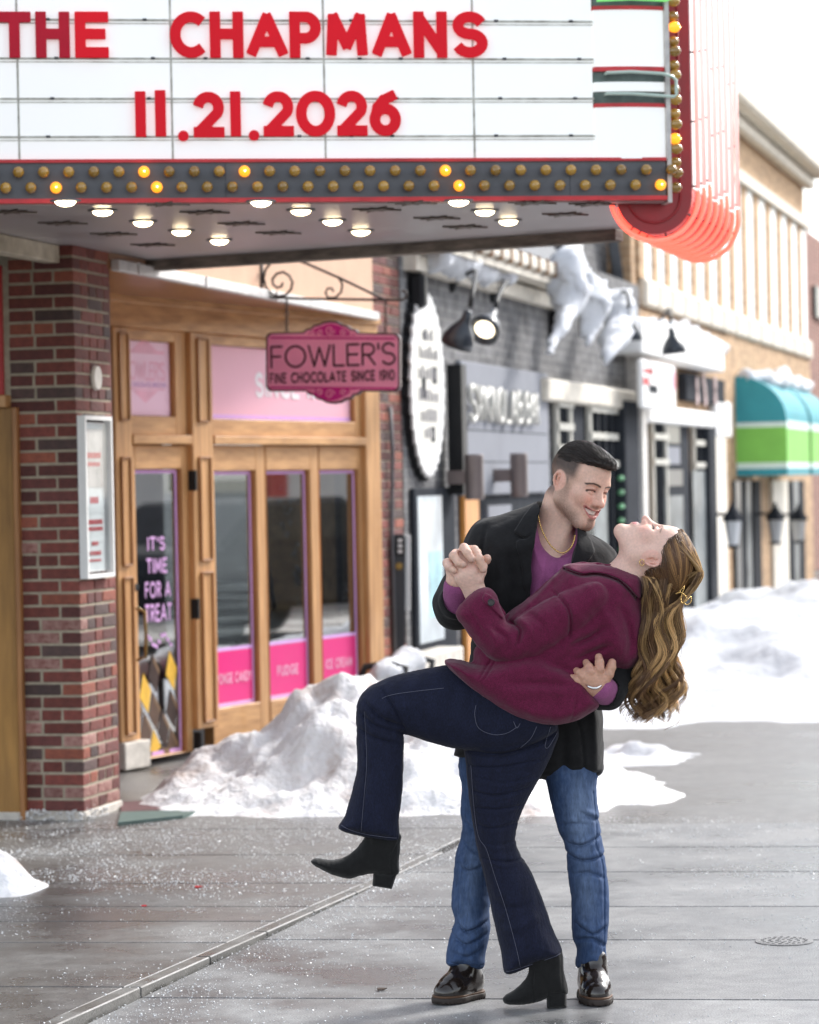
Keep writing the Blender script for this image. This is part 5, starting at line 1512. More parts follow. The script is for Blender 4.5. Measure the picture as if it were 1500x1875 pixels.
# ================================================================== snow
def fbm(x, y, s, seed=0., oc=4):
    v = 0; a = 1
    for k in range(oc):
        v += a * noise.noise(Vector((x * s + seed, y * s - seed, seed * 1.7))); s *= 2.05; a *= .5
    return v
def snow_patch(name, x0, x1, y0, y1, res, hfun, label, mt='snowdirt', seed=0.):
    nx = int((x1 - x0) / res) + 1; ny = int((y1 - y0) / res) + 1
    vs = []; ok = []
    for j in range(ny):
        for i in range(nx):
            x = x0 + i * res; y = y0 + j * res
            ed = min(x - x0, x1 - x, y - y0, y1 - y) / (.12 * min(x1 - x0, y1 - y0)); h = hfun(x, y); h = min(h, h * min(1, max(0, ed)) - .03 * max(0, 1 - ed)); vs.append((x, y, h))
    fs = []
    for j in range(ny - 1):
        for i in range(nx - 1):
            q = (j * nx + i, j * nx + i + 1, (j + 1) * nx + i + 1, (j + 1) * nx + i)
            if max(vs[k][2] for k in q) > -.01: fs.append(q)
    used = sorted({k for f in fs for k in f}); mp = {k: i for i, k in enumerate(used)}
    mb = MB(); mb.v = [(vs[k][0], vs[k][1], max(vs[k][2], -.02)) for k in used]; mb.f = [tuple(mp[k] for k in f) for f in fs]
    o = mb.build(name, M[mt], smooth=True, loc=((x0 + x1) / 2, (y0 + y1) / 2, 0))
    tag(o, label, 'snow pile')
    return o
def snow_dirty():
    mt, n, b = new_mat('dirty_snow')
    tc = N(n, 'ShaderNodeTexCoord')
    a = N(n, 'ShaderNodeTexNoise'); a.inputs['Scale'].default_value = 2.4; a.inputs['Detail'].default_value = 7; a.inputs['Roughness'].default_value = .65
    n.links.new(tc.outputs['Object'], a.inputs['Vector'])
    r_ = N(n, 'ShaderNodeValToRGB'); E = r_.color_ramp.elements
    E[0].position = .33; E[0].color = (.46, .37, .33, 1); E[1].position = .56; E[1].color = (.85, .86, .88, 1)
    x = r_.color_ramp.elements.new(.44); x.color = (.77, .75, .75, 1)
    n.links.new(a.outputs['Fac'], r_.inputs[0]); n.links.new(r_.outputs[0], b.inputs['Base Color'])
    b.inputs['Roughness'].default_value = .8; b.inputs['Subsurface Weight'].default_value = .2; b.inputs['Subsurface Radius'].default_value = (.02, .02, .025)
    bz = N(n, 'ShaderNodeTexNoise'); bz.inputs['Scale'].default_value = 22; bz.inputs['Detail'].default_value = 6
    n.links.new(tc.outputs['Object'], bz.inputs['Vector'])
    bp = N(n, 'ShaderNodeBump'); bp.inputs['Strength'].default_value = .7; bp.inputs['Distance'].default_value = .03
    n.links.new(bz.outputs['Fac'], bp.inputs['Height']); n.links.new(bp.outputs[0], b.inputs['Normal'])
    return mt
M['snowdirt'] = snow_dirty()
def gauss(x, y, cx, cy, sx, sy, h, p=2.0):
    return h * math.exp(-((abs(x - cx) / sx) ** p + (abs(y - cy) / sy) ** p))
def h_shop(x, y):
    h = gauss(x, y, -.40, 15.9, .50, 1.0, .43, 2.2) + gauss(x, y, -1.02, 15.4, .40, .6, .17, 2) + gauss(x, y, .18, 15.7, .6, .95, .34, 2.4) + gauss(x, y, .75, 15.6, .5, .8, .17)
    n_ = fbm(x, y, 2.2, 3.1) * .14 + fbm(x, y, 6, 1.3, 3) * .075
    return h * (1 + .8 * n_) + n_ * .55 * min(1, h * 8) - .05
snow_patch('snow_pile', -1.7, 1.6, 14.2, 17.8, .035, h_shop, 'dirty snow pile heaped against the chocolate shop windows')
def h_bank(x, y):
    d1 = gauss(x, y, 2.2, 23.6, .9, 2.2, .52, 2.2) + gauss(x, y, 3.7, 24.5, 1.1, 3.0, .46, 2.4) + gauss(x, y, 1.4, 20.8, .55, 1.2, .12) + gauss(x, y, 3.0, 21.5, 1.6, 1.6, .12)
    n_ = fbm(x, y, .9, 7.7) * .22 + fbm(x, y, 2.6, 2.1, 4) * .11
    return d1 * (1 + n_) + n_ * .3 * min(1, d1 * 5) - .06
M['snowclean'] = mat('clean_snow', (.70, .72, .75), .85, .05, 1.6, bump=.9, bscale=8, dark=(.55, .57, .61), sss=.15)
snow_patch('snow_bank', .6, 5.6, 18.3, 29.5, .08, h_bank, 'broad white snow bank at the right behind the dipped woman', 'snowclean')
def h_back(x, y):
    d1 = gauss(x, y, 4.1, 31.5, .8, 2.6, .40, 2.6) + gauss(x, y, 5.8, 33, 1.4, 3, .42, 2.6) + gauss(x, y, 3.0, 31.0, .6, 2, .25)
    n_ = fbm(x, y, 1.0, 9.9) * .25 + fbm(x, y, 2.6, 2.4, 3) * .12
    return d1 * (1 + n_) + n_ * .25 * min(1, d1 * 5) - .06
snow_patch('snow_bank', 1.8, 8.0, 27, 38, .12, h_back, 'tall far snow bank at the right edge under the awnings', 'snowclean')
def h_spur(x, y):
    h = gauss(x, y, 1.10, 17.3, .50, .4, .075, 2.2) + gauss(x, y, .65, 16.2, .35, .45, .10)
    n_ = fbm(x, y, 3.4, 5.5, 5) * .55
    return h * (1 + n_) + n_ * .13 * min(1, h * 10) - .035
snow_patch('snow_patch', .1, 2.6, 15.6, 19.0, .03, h_spur, 'low flat tongue of snow on the pavement behind the man', 'snowclean')
def h_left(x, y):
    h = gauss(x, y, -1.52, 10.9 + .9, .20, .30, .17, 2.2)
    n_ = fbm(x, y, 7, 4.2) * .3
    return h * (1 + n_) + n_ * .04 * min(1, h * 10) - .012 + zl(11.5)
lp = ground(0, 1636)
def h_left(x, y):
    h = gauss(x, y, lp.x - .06, lp.y + .12, .15, .22, .17, 2.4)
    n_ = fbm(x, y, 6, 4.2) * .4
    return h * (1 + n_) + n_ * .03 * min(1, h * 10) - .01
snow_patch('snow_lump', lp.x - .5, lp.x + .3, lp.y - .25, lp.y + .6, .02, h_left, 'small snow lump on a dark plate at the left edge')
tag(MB().lathe([(.19, .004), (.2, .012), (.19, .018)], (lp.x - .06, lp.y + .10, 0), n=28).build('ground_plate', M['black'], loc=(lp.x - .06, lp.y + .10, 0)), 'dark flat plate under the snow lump at the left edge', 'plate')

def snow_blob(name, pts, label, k=.10, h=.035, rough=.02, cat='snow'):
    P_ = np.array([p[:3] for p in pts]); rs = np.array([p[3] for p in pts]); rs = rs * .86; pts = [tuple(p[:3]) + (p[3] * .86,) + tuple(p[4:]) for p in pts]; mg = rs.max() + .15
    fl_ = Field(P_.min(0) - mg, P_.max(0) + mg, h)
    segs = []
    fl_.cap(pts[0][:3], pts[0][:3], pts[0][3], pts[0][3], k)
    for i in range(len(pts) - 1):
        if pts[i][4] if len(pts[i]) > 4 else True: fl_.cap(pts[i][:3], pts[i + 1][:3], pts[i][3], pts[i + 1][3], k)
    V, Q = fl_.mesh()
    for i in range(len(V)):
        n_ = noise.noise(Vector(V[i]) * 5) * rough * 2.2 + noise.noise(Vector(V[i]) * 13) * rough * 1.6 + noise.noise(Vector(V[i]) * 30) * rough * .8
        V[i] += n_
    c = V.mean(0); me = np_mesh(name, V - c, Q)
    o = link(name, me, M['snowclean'], None, c); tag(o, label, cat); return o
def fp3(px, py, v, r, go=True): 
    p = F.W(fu(px, v, py), v, fz(px, py, v)); return (p.x, p.y, p.z, r, go)
# snow on the eaves and icy masses hanging off the roof edge
snow_blob('eave_snow', [fp3(790, 462, .1, .16), fp3(840, 470, .1, .17), fp3(880, 492, .1, .13), fp3(905, 500, .1, .09, False), fp3(925, 498, .15, .10), fp3(935, 505, .15, .08)], 'snow lying along the eave of the grey brick building')
snow_blob('hanging_snow', [fp3(1035, 495, .35, .17), fp3(1045, 530, .4, .17), fp3(1042, 560, .4, .10), fp3(1025, 600, .4, .06), fp3(1008, 645, .4, .035)], 'long drooping icy snow mass on the roof edge, nearest', rough=.025)
snow_blob('hanging_snow', [fp3(1075, 525, .35, .13), fp3(1085, 560, .4, .16), fp3(1085, 590, .4, .07), fp3(1078, 625, .4, .045)], 'middle icy snow mass on the roof edge, shortest tail', rough=.03)
snow_blob('hanging_snow', [fp3(1135, 555, .35, .12), fp3(1140, 585, .42, .16), fp3(1128, 615, .42, .12), fp3(1112, 650, .42, .07)], 'farthest icy snow mass on the roof edge by the lamp', rough=.03)
ua_, V_, zt_, zm_ = aw1
snow_blob('awning_snow', [tuple(F.W(ua_ + .1, .12, zt_ + .0)) + (.10,), tuple(F.W(ua_ + .7, .3, zt_ - .02)) + (.11,), tuple(F.W(ua_ + 1.6, .36, zt_ - .04)) + (.11,), tuple(F.W(ua_ + 2.45, .3, zt_ + .03)) + (.18,)], 'snow cap lying on the nearer teal awning', h=.05)
ua_, V_, zt_, zm_ = aw2
snow_blob('awning_snow', [tuple(F.W(ua_ + .1, .12, zt_ + .0)) + (.11,), tuple(F.W(ua_ + 1.2, .3, zt_ - .02)) + (.13,), tuple(F.W(ua_ + 2.4, .3, zt_)) + (.13,)], 'snow cap lying on the farther teal awning', h=.05)
snow_blob('fascia_snow', [fp3(1184, 600, .15, .10), fp3(1250, 603, .15, .08), fp3(1320, 640, .15, .10)], 'snow strip along the top of the white fascia', h=.05)
# bench with snow by the brick column
M['benchiron'] = mat('black_bench_iron', (.02, .02, .022), .5)
bp_ = F.W(fu(716, .45), .45, 0)
be = empty('park_bench', bp_, 'black iron park bench under snow beside the brick column', 'bench')
for du_ in (-.35, .35):
    q = bp_ + F.s * du_
    MB().tube([q + F.n * .15 + Vector((0, 0, .0)), q + F.n * .14 + Vector((0, 0, .38)), q + F.n * .16 + Vector((0, 0, .47)), q + F.n * .05 + Vector((0, 0, .50)), q - F.n * .10 + Vector((0, 0, .48)), q - F.n * .14 + Vector((0, 0, .40))], .022, 8).build('arm', M['benchiron'], be, smooth=True)
    MB().tube([q - F.n * .13, q - F.n * .12 + Vector((0, 0, .39))], .022, 8).build('leg', M['benchiron'], be, smooth=True)
for k in range(5):
    MB().pb(Plane(bp_, STREET_ANG), -.42, .42, -.14 + k * .056, -.095 + k * .056, .39, .415).build('seat_slat', M['benchiron'], be)
q = bp_
snow_blob('bench_snow', [tuple(q - F.s * .35 + F.n * .05 + Vector((0, 0, .44))) + (.09,), tuple(q + F.n * .08 + Vector((0, 0, .47))) + (.10,), tuple(q + F.s * .4 + F.n * .0 + Vector((0, 0, .45))) + (.10,)], 'snow heaped on the park bench seat', h=.02)
# ================================================================== people: modelling tools
def crom(pts, n=5, closed=True):
    P_ = [np.array(p, float) for p in pts]; k = len(P_); out = []
    for i in range(k if closed else k - 1):
        p0, p1, p2, p3 = (P_[(i - 1) % k], P_[i], P_[(i + 1) % k], P_[(i + 2) % k]) if closed else (P_[max(i - 1, 0)], P_[i], P_[i + 1], P_[min(i + 2, k - 1)])
        for j in range(n):
            t = j / n
            out.append(.5 * (2 * p1 + (p2 - p0) * t + (2 * p0 - 5 * p1 + 4 * p2 - p3) * t * t + (3 * p1 - p0 - 3 * p2 + p3) * t ** 3))
    if not closed: out.append(P_[-1])
    return np.array(out)

def poly_sdf(xs, zs, poly):
    """signed distance (negative inside) of a closed polygon on a grid, axes xs (x) and zs (z)"""
    X, Zg = np.meshgrid(xs, zs, indexing='ij'); d = np.full(X.shape, 1e9); ins = np.zeros(X.shape, bool)
    k = len(poly)
    for i in range(k):
        ax_, az_ = poly[i]; bx_, bz_ = poly[(i + 1) % k]
        ex, ez = bx_ - ax_, bz_ - az_; L = ex * ex + ez * ez
        if L < 1e-9: continue
        t = np.clip(((X - ax_) * ex + (Zg - az_) * ez) / L, 0, 1)
        d = np.minimum(d, (X - ax_ - t * ex) ** 2 + (Zg - az_ - t * ez) ** 2)
        c = ((az_ > Zg) != (bz_ > Zg)); xi = ax_ + (Zg - az_) * ex / (ez if abs(ez) > 1e-9 else 1e-9)
        ins ^= c & (X < xi)
    d = np.sqrt(d); return np.where(ins, -d, d)

def px2(poly): return [(x, -y) for x, y in poly]

class Fig(Field):
    """distance field in photo pixels: x right, y away, z = -row"""
    def inflate(self, poly, yc, Tk, w, k=0., smooth=True, n=5):
        pp = crom(px2(poly), n) if smooth else np.array(px2(poly), float)
        lo = pp.min(0) - 10 - k; hi = pp.max(0) + 10 + k
        ylo = -1e3; yhi = 1e3
        i0, i1 = np.searchsorted(self.ax[0], [lo[0], hi[0]]); k0, k1 = np.searchsorted(self.ax[2], [lo[1], hi[1]])
        xs, zs = self.ax[0][i0:i1], self.ax[2][k0:k1]
        sd = poly_sdf(xs, zs, pp)
        q = np.clip(-sd / w, 0, 1); t = Tk * np.sqrt(np.maximum(0, 1 - (1 - q) ** 2))
        if callable(yc):
            X, Zg = np.meshgrid(xs, zs, indexing='ij'); yc2 = yc(X, Zg)
        else: yc2 = np.full(sd.shape, float(yc))
        ya = np.abs(self.ax[1][None, :, None] - yc2[:, None, :])
        din = (ya - t[:, None, :]) * np.clip(.45 + .55 * q, 0, 1)[:, None, :]
        dout = np.sqrt(np.maximum(sd, 0)[:, None, :] ** 2 + ya ** 2)
        d = np.where((sd < 0)[:, None, :], np.maximum(din, sd[:, None, :]), dout)
        self.comb((slice(i0, i1), slice(0, len(self.ax[1])), slice(k0, k1)), d.astype(np.float32), k)
    def crease(self, pts, depth, width, side=-1, yref=None, fade=True):
        """groove (depth > 0) or ridge (< 0) drawn along a line as the camera sees it"""
        pp = crom(px2(pts), 6, False); mg = width * 2.6
        lo = pp.min(0) - mg; hi = pp.max(0) + mg
        i0, i1 = np.searchsorted(self.ax[0], [lo[0], hi[0]]); k0, k1 = np.searchsorted(self.ax[2], [lo[1], hi[1]])
        if i1 <= i0 or k1 <= k0: return
        xs, zs = self.ax[0][i0:i1], self.ax[2][k0:k1]
        X, Zg = np.meshgrid(xs, zs, indexing='ij'); d = np.full(X.shape, 1e9); tt = np.zeros(X.shape)
        n = len(pp) - 1
        for i in range(n):
            a, b = pp[i], pp[i + 1]; e = b - a; L = max(e @ e, 1e-9)
            t = np.clip(((X - a[0]) * e[0] + (Zg - a[1]) * e[1]) / L, 0, 1)
            dd = (X - a[0] - t * e[0]) ** 2 + (Zg - a[1] - t * e[1]) ** 2
            m_ = dd < d; d = np.where(m_, dd, d); tt = np.where(m_, (i + t) / n, tt)
        f = depth * 1.55 * np.exp(-d / width ** 2)
        if fade: f = f * np.sin(np.pi * np.clip(tt * .86 + .07, 0, 1)) ** .7
        Y_ = self.ax[1][None, :, None]
        msk = np.ones(len(self.ax[1])) if yref is None else 1 / (1 + np.exp(np.clip((self.ax[1] - yref) / 6, -40, 40)))
        self.D[i0:i1, :, k0:k1] += (f[:, None, :] * msk[None, :, None]).astype(np.float32)
    def patch(self, poly, thick, ymax, smooth=False, k=0.):
        """raise the surface by thick inside an outline seen from the camera (lapels, pockets, flaps)"""
        pp = crom(px2(poly), 4) if smooth else np.array(px2(poly), float)
        lo = pp.min(0) - 4; hi = pp.max(0) + 4
        i0, i1 = np.searchsorted(self.ax[0], [lo[0], hi[0]]); k0, k1 = np.searchsorted(self.ax[2], [lo[1], hi[1]])
        sd = poly_sdf(self.ax[0][i0:i1], self.ax[2][k0:k1], pp)
        A = self.D[i0:i1, :, k0:k1]
        d = np.maximum(np.maximum(A - thick, sd[:, None, :]), (self.ax[1] - ymax)[None, :, None])
        self.D[i0:i1, :, k0:k1] = np.minimum(A, d)
    def carve(self, poly, y0, y1, smooth=True):
        pp = crom(px2(poly), 4) if smooth else np.array(px2(poly), float)
        lo = pp.min(0) - 4; hi = pp.max(0) + 4
        i0, i1 = np.searchsorted(self.ax[0], [lo[0], hi[0]]); k0, k1 = np.searchsorted(self.ax[2], [lo[1], hi[1]])
        sd = poly_sdf(self.ax[0][i0:i1], self.ax[2][k0:k1], pp)
        yy = np.maximum(y0 - self.ax[1], self.ax[1] - y1)
        d = np.maximum(sd[:, None, :], yy[None, :, None])
        A = self.D[i0:i1, :, k0:k1]; self.D[i0:i1, :, k0:k1] = np.maximum(A, -d)
    def ripple(self, amp, waves, seed):
        rg_ = np.random.RandomState(seed); X = self.ax[0][:, None, None]; Y_ = self.ax[1][None, :, None]; Zg = self.ax[2][None, None, :]
        for wl in waves:
            v = rg_.randn(3); v /= np.linalg.norm(v); v *= 2 * np.pi / wl; ph_ = rg_.rand() * 6.28
            v2 = rg_.randn(3); v2 /= np.linalg.norm(v2); v2 *= 2 * np.pi / (wl * 1.7)
            self.D += (amp * np.sin(v[0] * X + v[1] * Y_ + v[2] * Zg + ph_ + 1.3 * np.sin(v2[0] * X + v2[1] * Y_ + v2[2] * Zg))).astype(np.float32)

def lap(V, Q, it=1, lam=.5):
    e = np.concatenate([Q[:, [0, 1]], Q[:, [1, 2]], Q[:, [2, 3]], Q[:, [3, 0]]]); e = np.concatenate([e, e[:, ::-1]])
    for _ in range(it):
        S_ = np.zeros_like(V); C_ = np.zeros(len(V)); np.add.at(S_, e[:, 0], V[e[:, 1]]); np.add.at(C_, e[:, 0], 1)
        V = V + lam * (S_ / np.maximum(C_, 1)[:, None] - V)
    return V

class Person:
    def __init__(self, D0, base_px, label, name='person'):
        self.D0 = D0; self.k = D0 / FPX
        b = self.w(np.array([[base_px[0], 0, -base_px[1]]]))[0]
        self.root = empty(name, (b[0], b[1], 0.0), label, 'person')
    def w(self, V):
        k = self.k; V = np.asarray(V, float)
        return np.array(CAM)[None] + np.outer((V[:, 0] - 750) * k, np.array(rt)) + np.outer((V[:, 2] + 937.5) * k, np.array(up)) + np.outer(self.D0 + V[:, 1] * k, np.array(fwd))
    def wp(self, p): return Vector(self.w(np.array([p]))[0])
    def add(self, name, fig, material, smooth_it=1, colfn=None, parent=None, extra=None):
        V, Q = fig.mesh() if fig is not None else extra
        if fig is not None and extra is not None:
            V2, Q2 = extra; Q = np.concatenate([Q, Q2 + len(V)]); V = np.concatenate([V, V2])
        if smooth_it: V = lap(V, Q, smooth_it)
        par = parent or self.root
        me = np_mesh(name, self.w(V) - np.array(base_of(par))[None], Q)
        if colfn is not None:
            a = me.attributes.new('Col', 'FLOAT_COLOR', 'POINT')
            c = np.ones((len(V), 4), np.float32); c[:, :3] = colfn(V); a.data.foreach_set('color', c.ravel())
        return link(name, me, material, par)
    def tube(self, name, pts, r, material, parent=None, n=8, smooth=True):
        mb = MB(); mb.tube([self.wp(p) for p in pts], [x * self.k for x in r] if isinstance(r, (list, tuple)) else r * self.k, n)
        return mb.build(name, material, parent or self.root, smooth=smooth)

# ---- materials for people
def skin_mat():
    mt, n, b = new_mat('skin')
    at_ = N(n, 'ShaderNodeAttribute'); at_.attribute_name = 'Col'
    tc = N(n, 'ShaderNodeTexCoord'); nz = N(n, 'ShaderNodeTexNoise'); nz.inputs['Scale'].default_value = 140; nz.inputs['Detail'].default_value = 3
    n.links.new(tc.outputs['Object'], nz.inputs['Vector'])
    mr = N(n, 'ShaderNodeMapRange'); mr.inputs['To Min'].default_value = .80; mr.inputs['To Max'].default_value = 1.18; n.links.new(nz.outputs['Fac'], mr.inputs['Value'])
    vm = N(n, 'ShaderNodeVectorMath', operation='SCALE'); n.links.new(at_.outputs['Color'], vm.inputs[0]); n.links.new(mr.outputs[0], vm.inputs['Scale'])
    n.links.new(vm.outputs[0], b.inputs['Base Color'])
    b.inputs['Roughness'].default_value = .48; b.inputs['Subsurface Weight'].default_value = .18; b.inputs['Subsurface Radius'].default_value = (.010, .004, .002)
    b.inputs['Specular IOR Level'].default_value = .45
    n2 = N(n, 'ShaderNodeTexNoise'); n2.inputs['Scale'].default_value = 420; n2.inputs['Detail'].default_value = 3; n.links.new(tc.outputs['Object'], n2.inputs['Vector'])
    bp = N(n, 'ShaderNodeBump'); bp.inputs['Strength'].default_value = .22; bp.inputs['Distance'].default_value = .002; n.links.new(n2.outputs['Fac'], bp.inputs['Height']); n.links.new(bp.outputs[0], b.inputs['Normal'])
    return mt
M['skin'] = skin_mat()
def cloth(name, c, d, scale, bump, sheen=.3, rough=.9, fine=900, stretch=(1, 1, 1), thr=None):
    mt, n, b = new_mat(name)
    tc = N(n, 'ShaderNodeTexCoord'); mp = N(n, 'ShaderNodeMapping'); mp.inputs['Scale'].default_value = stretch
    n.links.new(tc.outputs['Object'], mp.inputs[0])
    a = N(n, 'ShaderNodeTexNoise'); a.inputs['Scale'].default_value = scale; a.inputs['Detail'].default_value = 6; a.inputs['Roughness'].default_value = .7
    n.links.new(mp.outputs[0], a.inputs['Vector'])
    r_ = N(n, 'ShaderNodeValToRGB'); r_.color_ramp.elements[0].position = .32; r_.color_ramp.elements[1].position = .68
    r_.color_ramp.elements[0].color = (*d, 1); r_.color_ramp.elements[1].color = (*c, 1)
    n.links.new(a.outputs['Fac'], r_.inputs[0])
    f = N(n, 'ShaderNodeTexNoise'); f.inputs['Scale'].default_value = fine; f.inputs['Detail'].default_value = 2
    n.links.new(mp.outputs[0], f.inputs['Vector'])
    mr = N(n, 'ShaderNodeMapRange'); mr.inputs['From Min'].default_value = .3; mr.inputs['From Max'].default_value = .7; mr.inputs['To Min'].default_value = .6; mr.inputs['To Max'].default_value = 1.4
    n.links.new(f.outputs['Fac'], mr.inputs['Value'])
    vm = N(n, 'ShaderNodeVectorMath', operation='SCALE'); n.links.new(r_.outputs[0], vm.inputs[0]); n.links.new(mr.outputs[0], vm.inputs['Scale'])
    n.links.new(vm.outputs[0], b.inputs['Base Color'])
    b.inputs['Roughness'].default_value = rough; b.inputs['Sheen Weight'].default_value = sheen; b.inputs['Sheen Roughness'].default_value = .5
    b.inputs['Specular IOR Level'].default_value = .25
    bz = N(n, 'ShaderNodeTexNoise'); bz.inputs['Scale'].default_value = 24; bz.inputs['Detail'].default_value = 7; n.links.new(mp.outputs[0], bz.inputs['Vector'])
    bp = N(n, 'ShaderNodeBump'); bp.inputs['Strength'].default_value = bump; bp.inputs['Distance'].default_value = .018
    n.links.new(bz.outputs['Fac'], bp.inputs['Height']); n.links.new(bp.outputs[0], b.inputs['Normal'])
    return mt
M['blackwool'] = cloth('black_wool', (.012, .012, .013), (.008, .008, .009), 60, .25, .08)
M['wine'] = cloth('burgundy_wool', (.128, .009, .043), (.098, .007, .033), 130, .35, .14, fine=520)
M['winedark'] = cloth('dark_burgundy_lining', (.05, .004, .016), (.03, .003, .010), 55, .2, .1)
M['mauve'] = cloth('mauve_jersey', (.30, .085, .215), (.24, .065, .17), 18, .2, .15)
M['navyden'] = cloth('dark_navy_denim', (.010, .013, .034), (.006, .008, .022), 26, .5, .05, .85, 380, (1, 1, .35))
M['midden'] = None
M['stitch'] = mat('denim_stitch', (.10, .105, .15), .8)
M['suede'] = cloth('black_suede', (.012, .012, .012), (.007, .007, .007), 30, .3, .15)
M['leather'] = mat('polished_black_leather', (.012, .010, .009), .16, .3, 8, bump=.1, bscale=20, coat=.5, dark=(.02, .012, .008))
M['sole'] = mat('dark_rubber_sole', (.03, .022, .018), .7, .2)
M['welt'] = mat('brown_welt', (.10, .05, .025), .6, .2)
M['goldm'] = mat('gold_chain', (.75, .50, .18), .25, .1, metal=1.0)
M['silverm'] = mat('silver_metal', (.8, .8, .8), .2, .05, metal=1.0)
M['teeth'] = mat('teeth', (.82, .78, .72), .3, .03)
M['eyew'] = mat('eye_white', (.75, .73, .71), .15, .02)
M['eyed'] = mat('dark_iris', (.02, .012, .008), .1, .1)
M['lash'] = mat('dark_lashes', (.012, .009, .008), .6)
M['button'] = mat('dark_button', (.012, .010, .012), .3, .1, coat=.3)
def denim_faded():
    mt, n, b = new_mat('faded_blue_denim')
    tc = N(n, 'ShaderNodeTexCoord'); at_ = N(n, 'ShaderNodeAttribute'); at_.attribute_name = 'Col'
    mp = N(n, 'ShaderNodeMapping'); mp.inputs['Scale'].default_value = (1, 1, .25); n.links.new(tc.outputs['Object'], mp.inputs[0])
    a = N(n, 'ShaderNodeTexNoise'); a.inputs['Scale'].default_value = 90; a.inputs['Detail'].default_value = 6; a.inputs['Roughness'].default_value = .75
    n.links.new(mp.outputs[0], a.inputs['Vector'])
    mr = N(n, 'ShaderNodeMapRange'); mr.inputs['From Min'].default_value = .3; mr.inputs['From Max'].default_value = .7; mr.inputs['To Min'].default_value = .62; mr.inputs['To Max'].default_value = 1.4
    n.links.new(a.outputs['Fac'], mr.inputs['Value'])
    vm = N(n, 'ShaderNodeVectorMath', operation='SCALE'); n.links.new(at_.outputs['Color'], vm.inputs[0]); n.links.new(mr.outputs[0], vm.inputs['Scale'])
    n.links.new(vm.outputs[0], b.inputs['Base Color']); b.inputs['Roughness'].default_value = .85; b.inputs['Specular IOR Level'].default_value = .25
    bz = N(n, 'ShaderNodeTexNoise'); bz.inputs['Scale'].default_value = 26; bz.inputs['Detail'].default_value = 7; n.links.new(mp.outputs[0], bz.inputs['Vector'])
    bp = N(n, 'ShaderNodeBump'); bp.inputs['Strength'].default_value = .35; bp.inputs['Distance'].default_value = .012
    n.links.new(bz.outputs['Fac'], bp.inputs['Height']); n.links.new(bp.outputs[0], b.inputs['Normal'])
    return mt
M['midden'] = denim_faded()

# ---- a head built in its own frame (x = its left, y = face, z = up; height 1)
class HeadFrame:
    def __init__(self, c, f, u, s):
        f = np.array(f, float); f /= np.linalg.norm(f); u = np.array(u, float); u = u - f * (u @ f); u /= np.linalg.norm(u)
        self.l = np.cross(u, f); self.f = f; self.u = u; self.c = np.array(c, float); self.s = s
        self.rot = np.stack([self.l, self.f, self.u])
    def p(self, x, y, z): return self.c + self.s * (x * self.l + y * self.f + z * self.u)
    def loc(self, V): return ((V - self.c) @ self.rot.T) / self.s

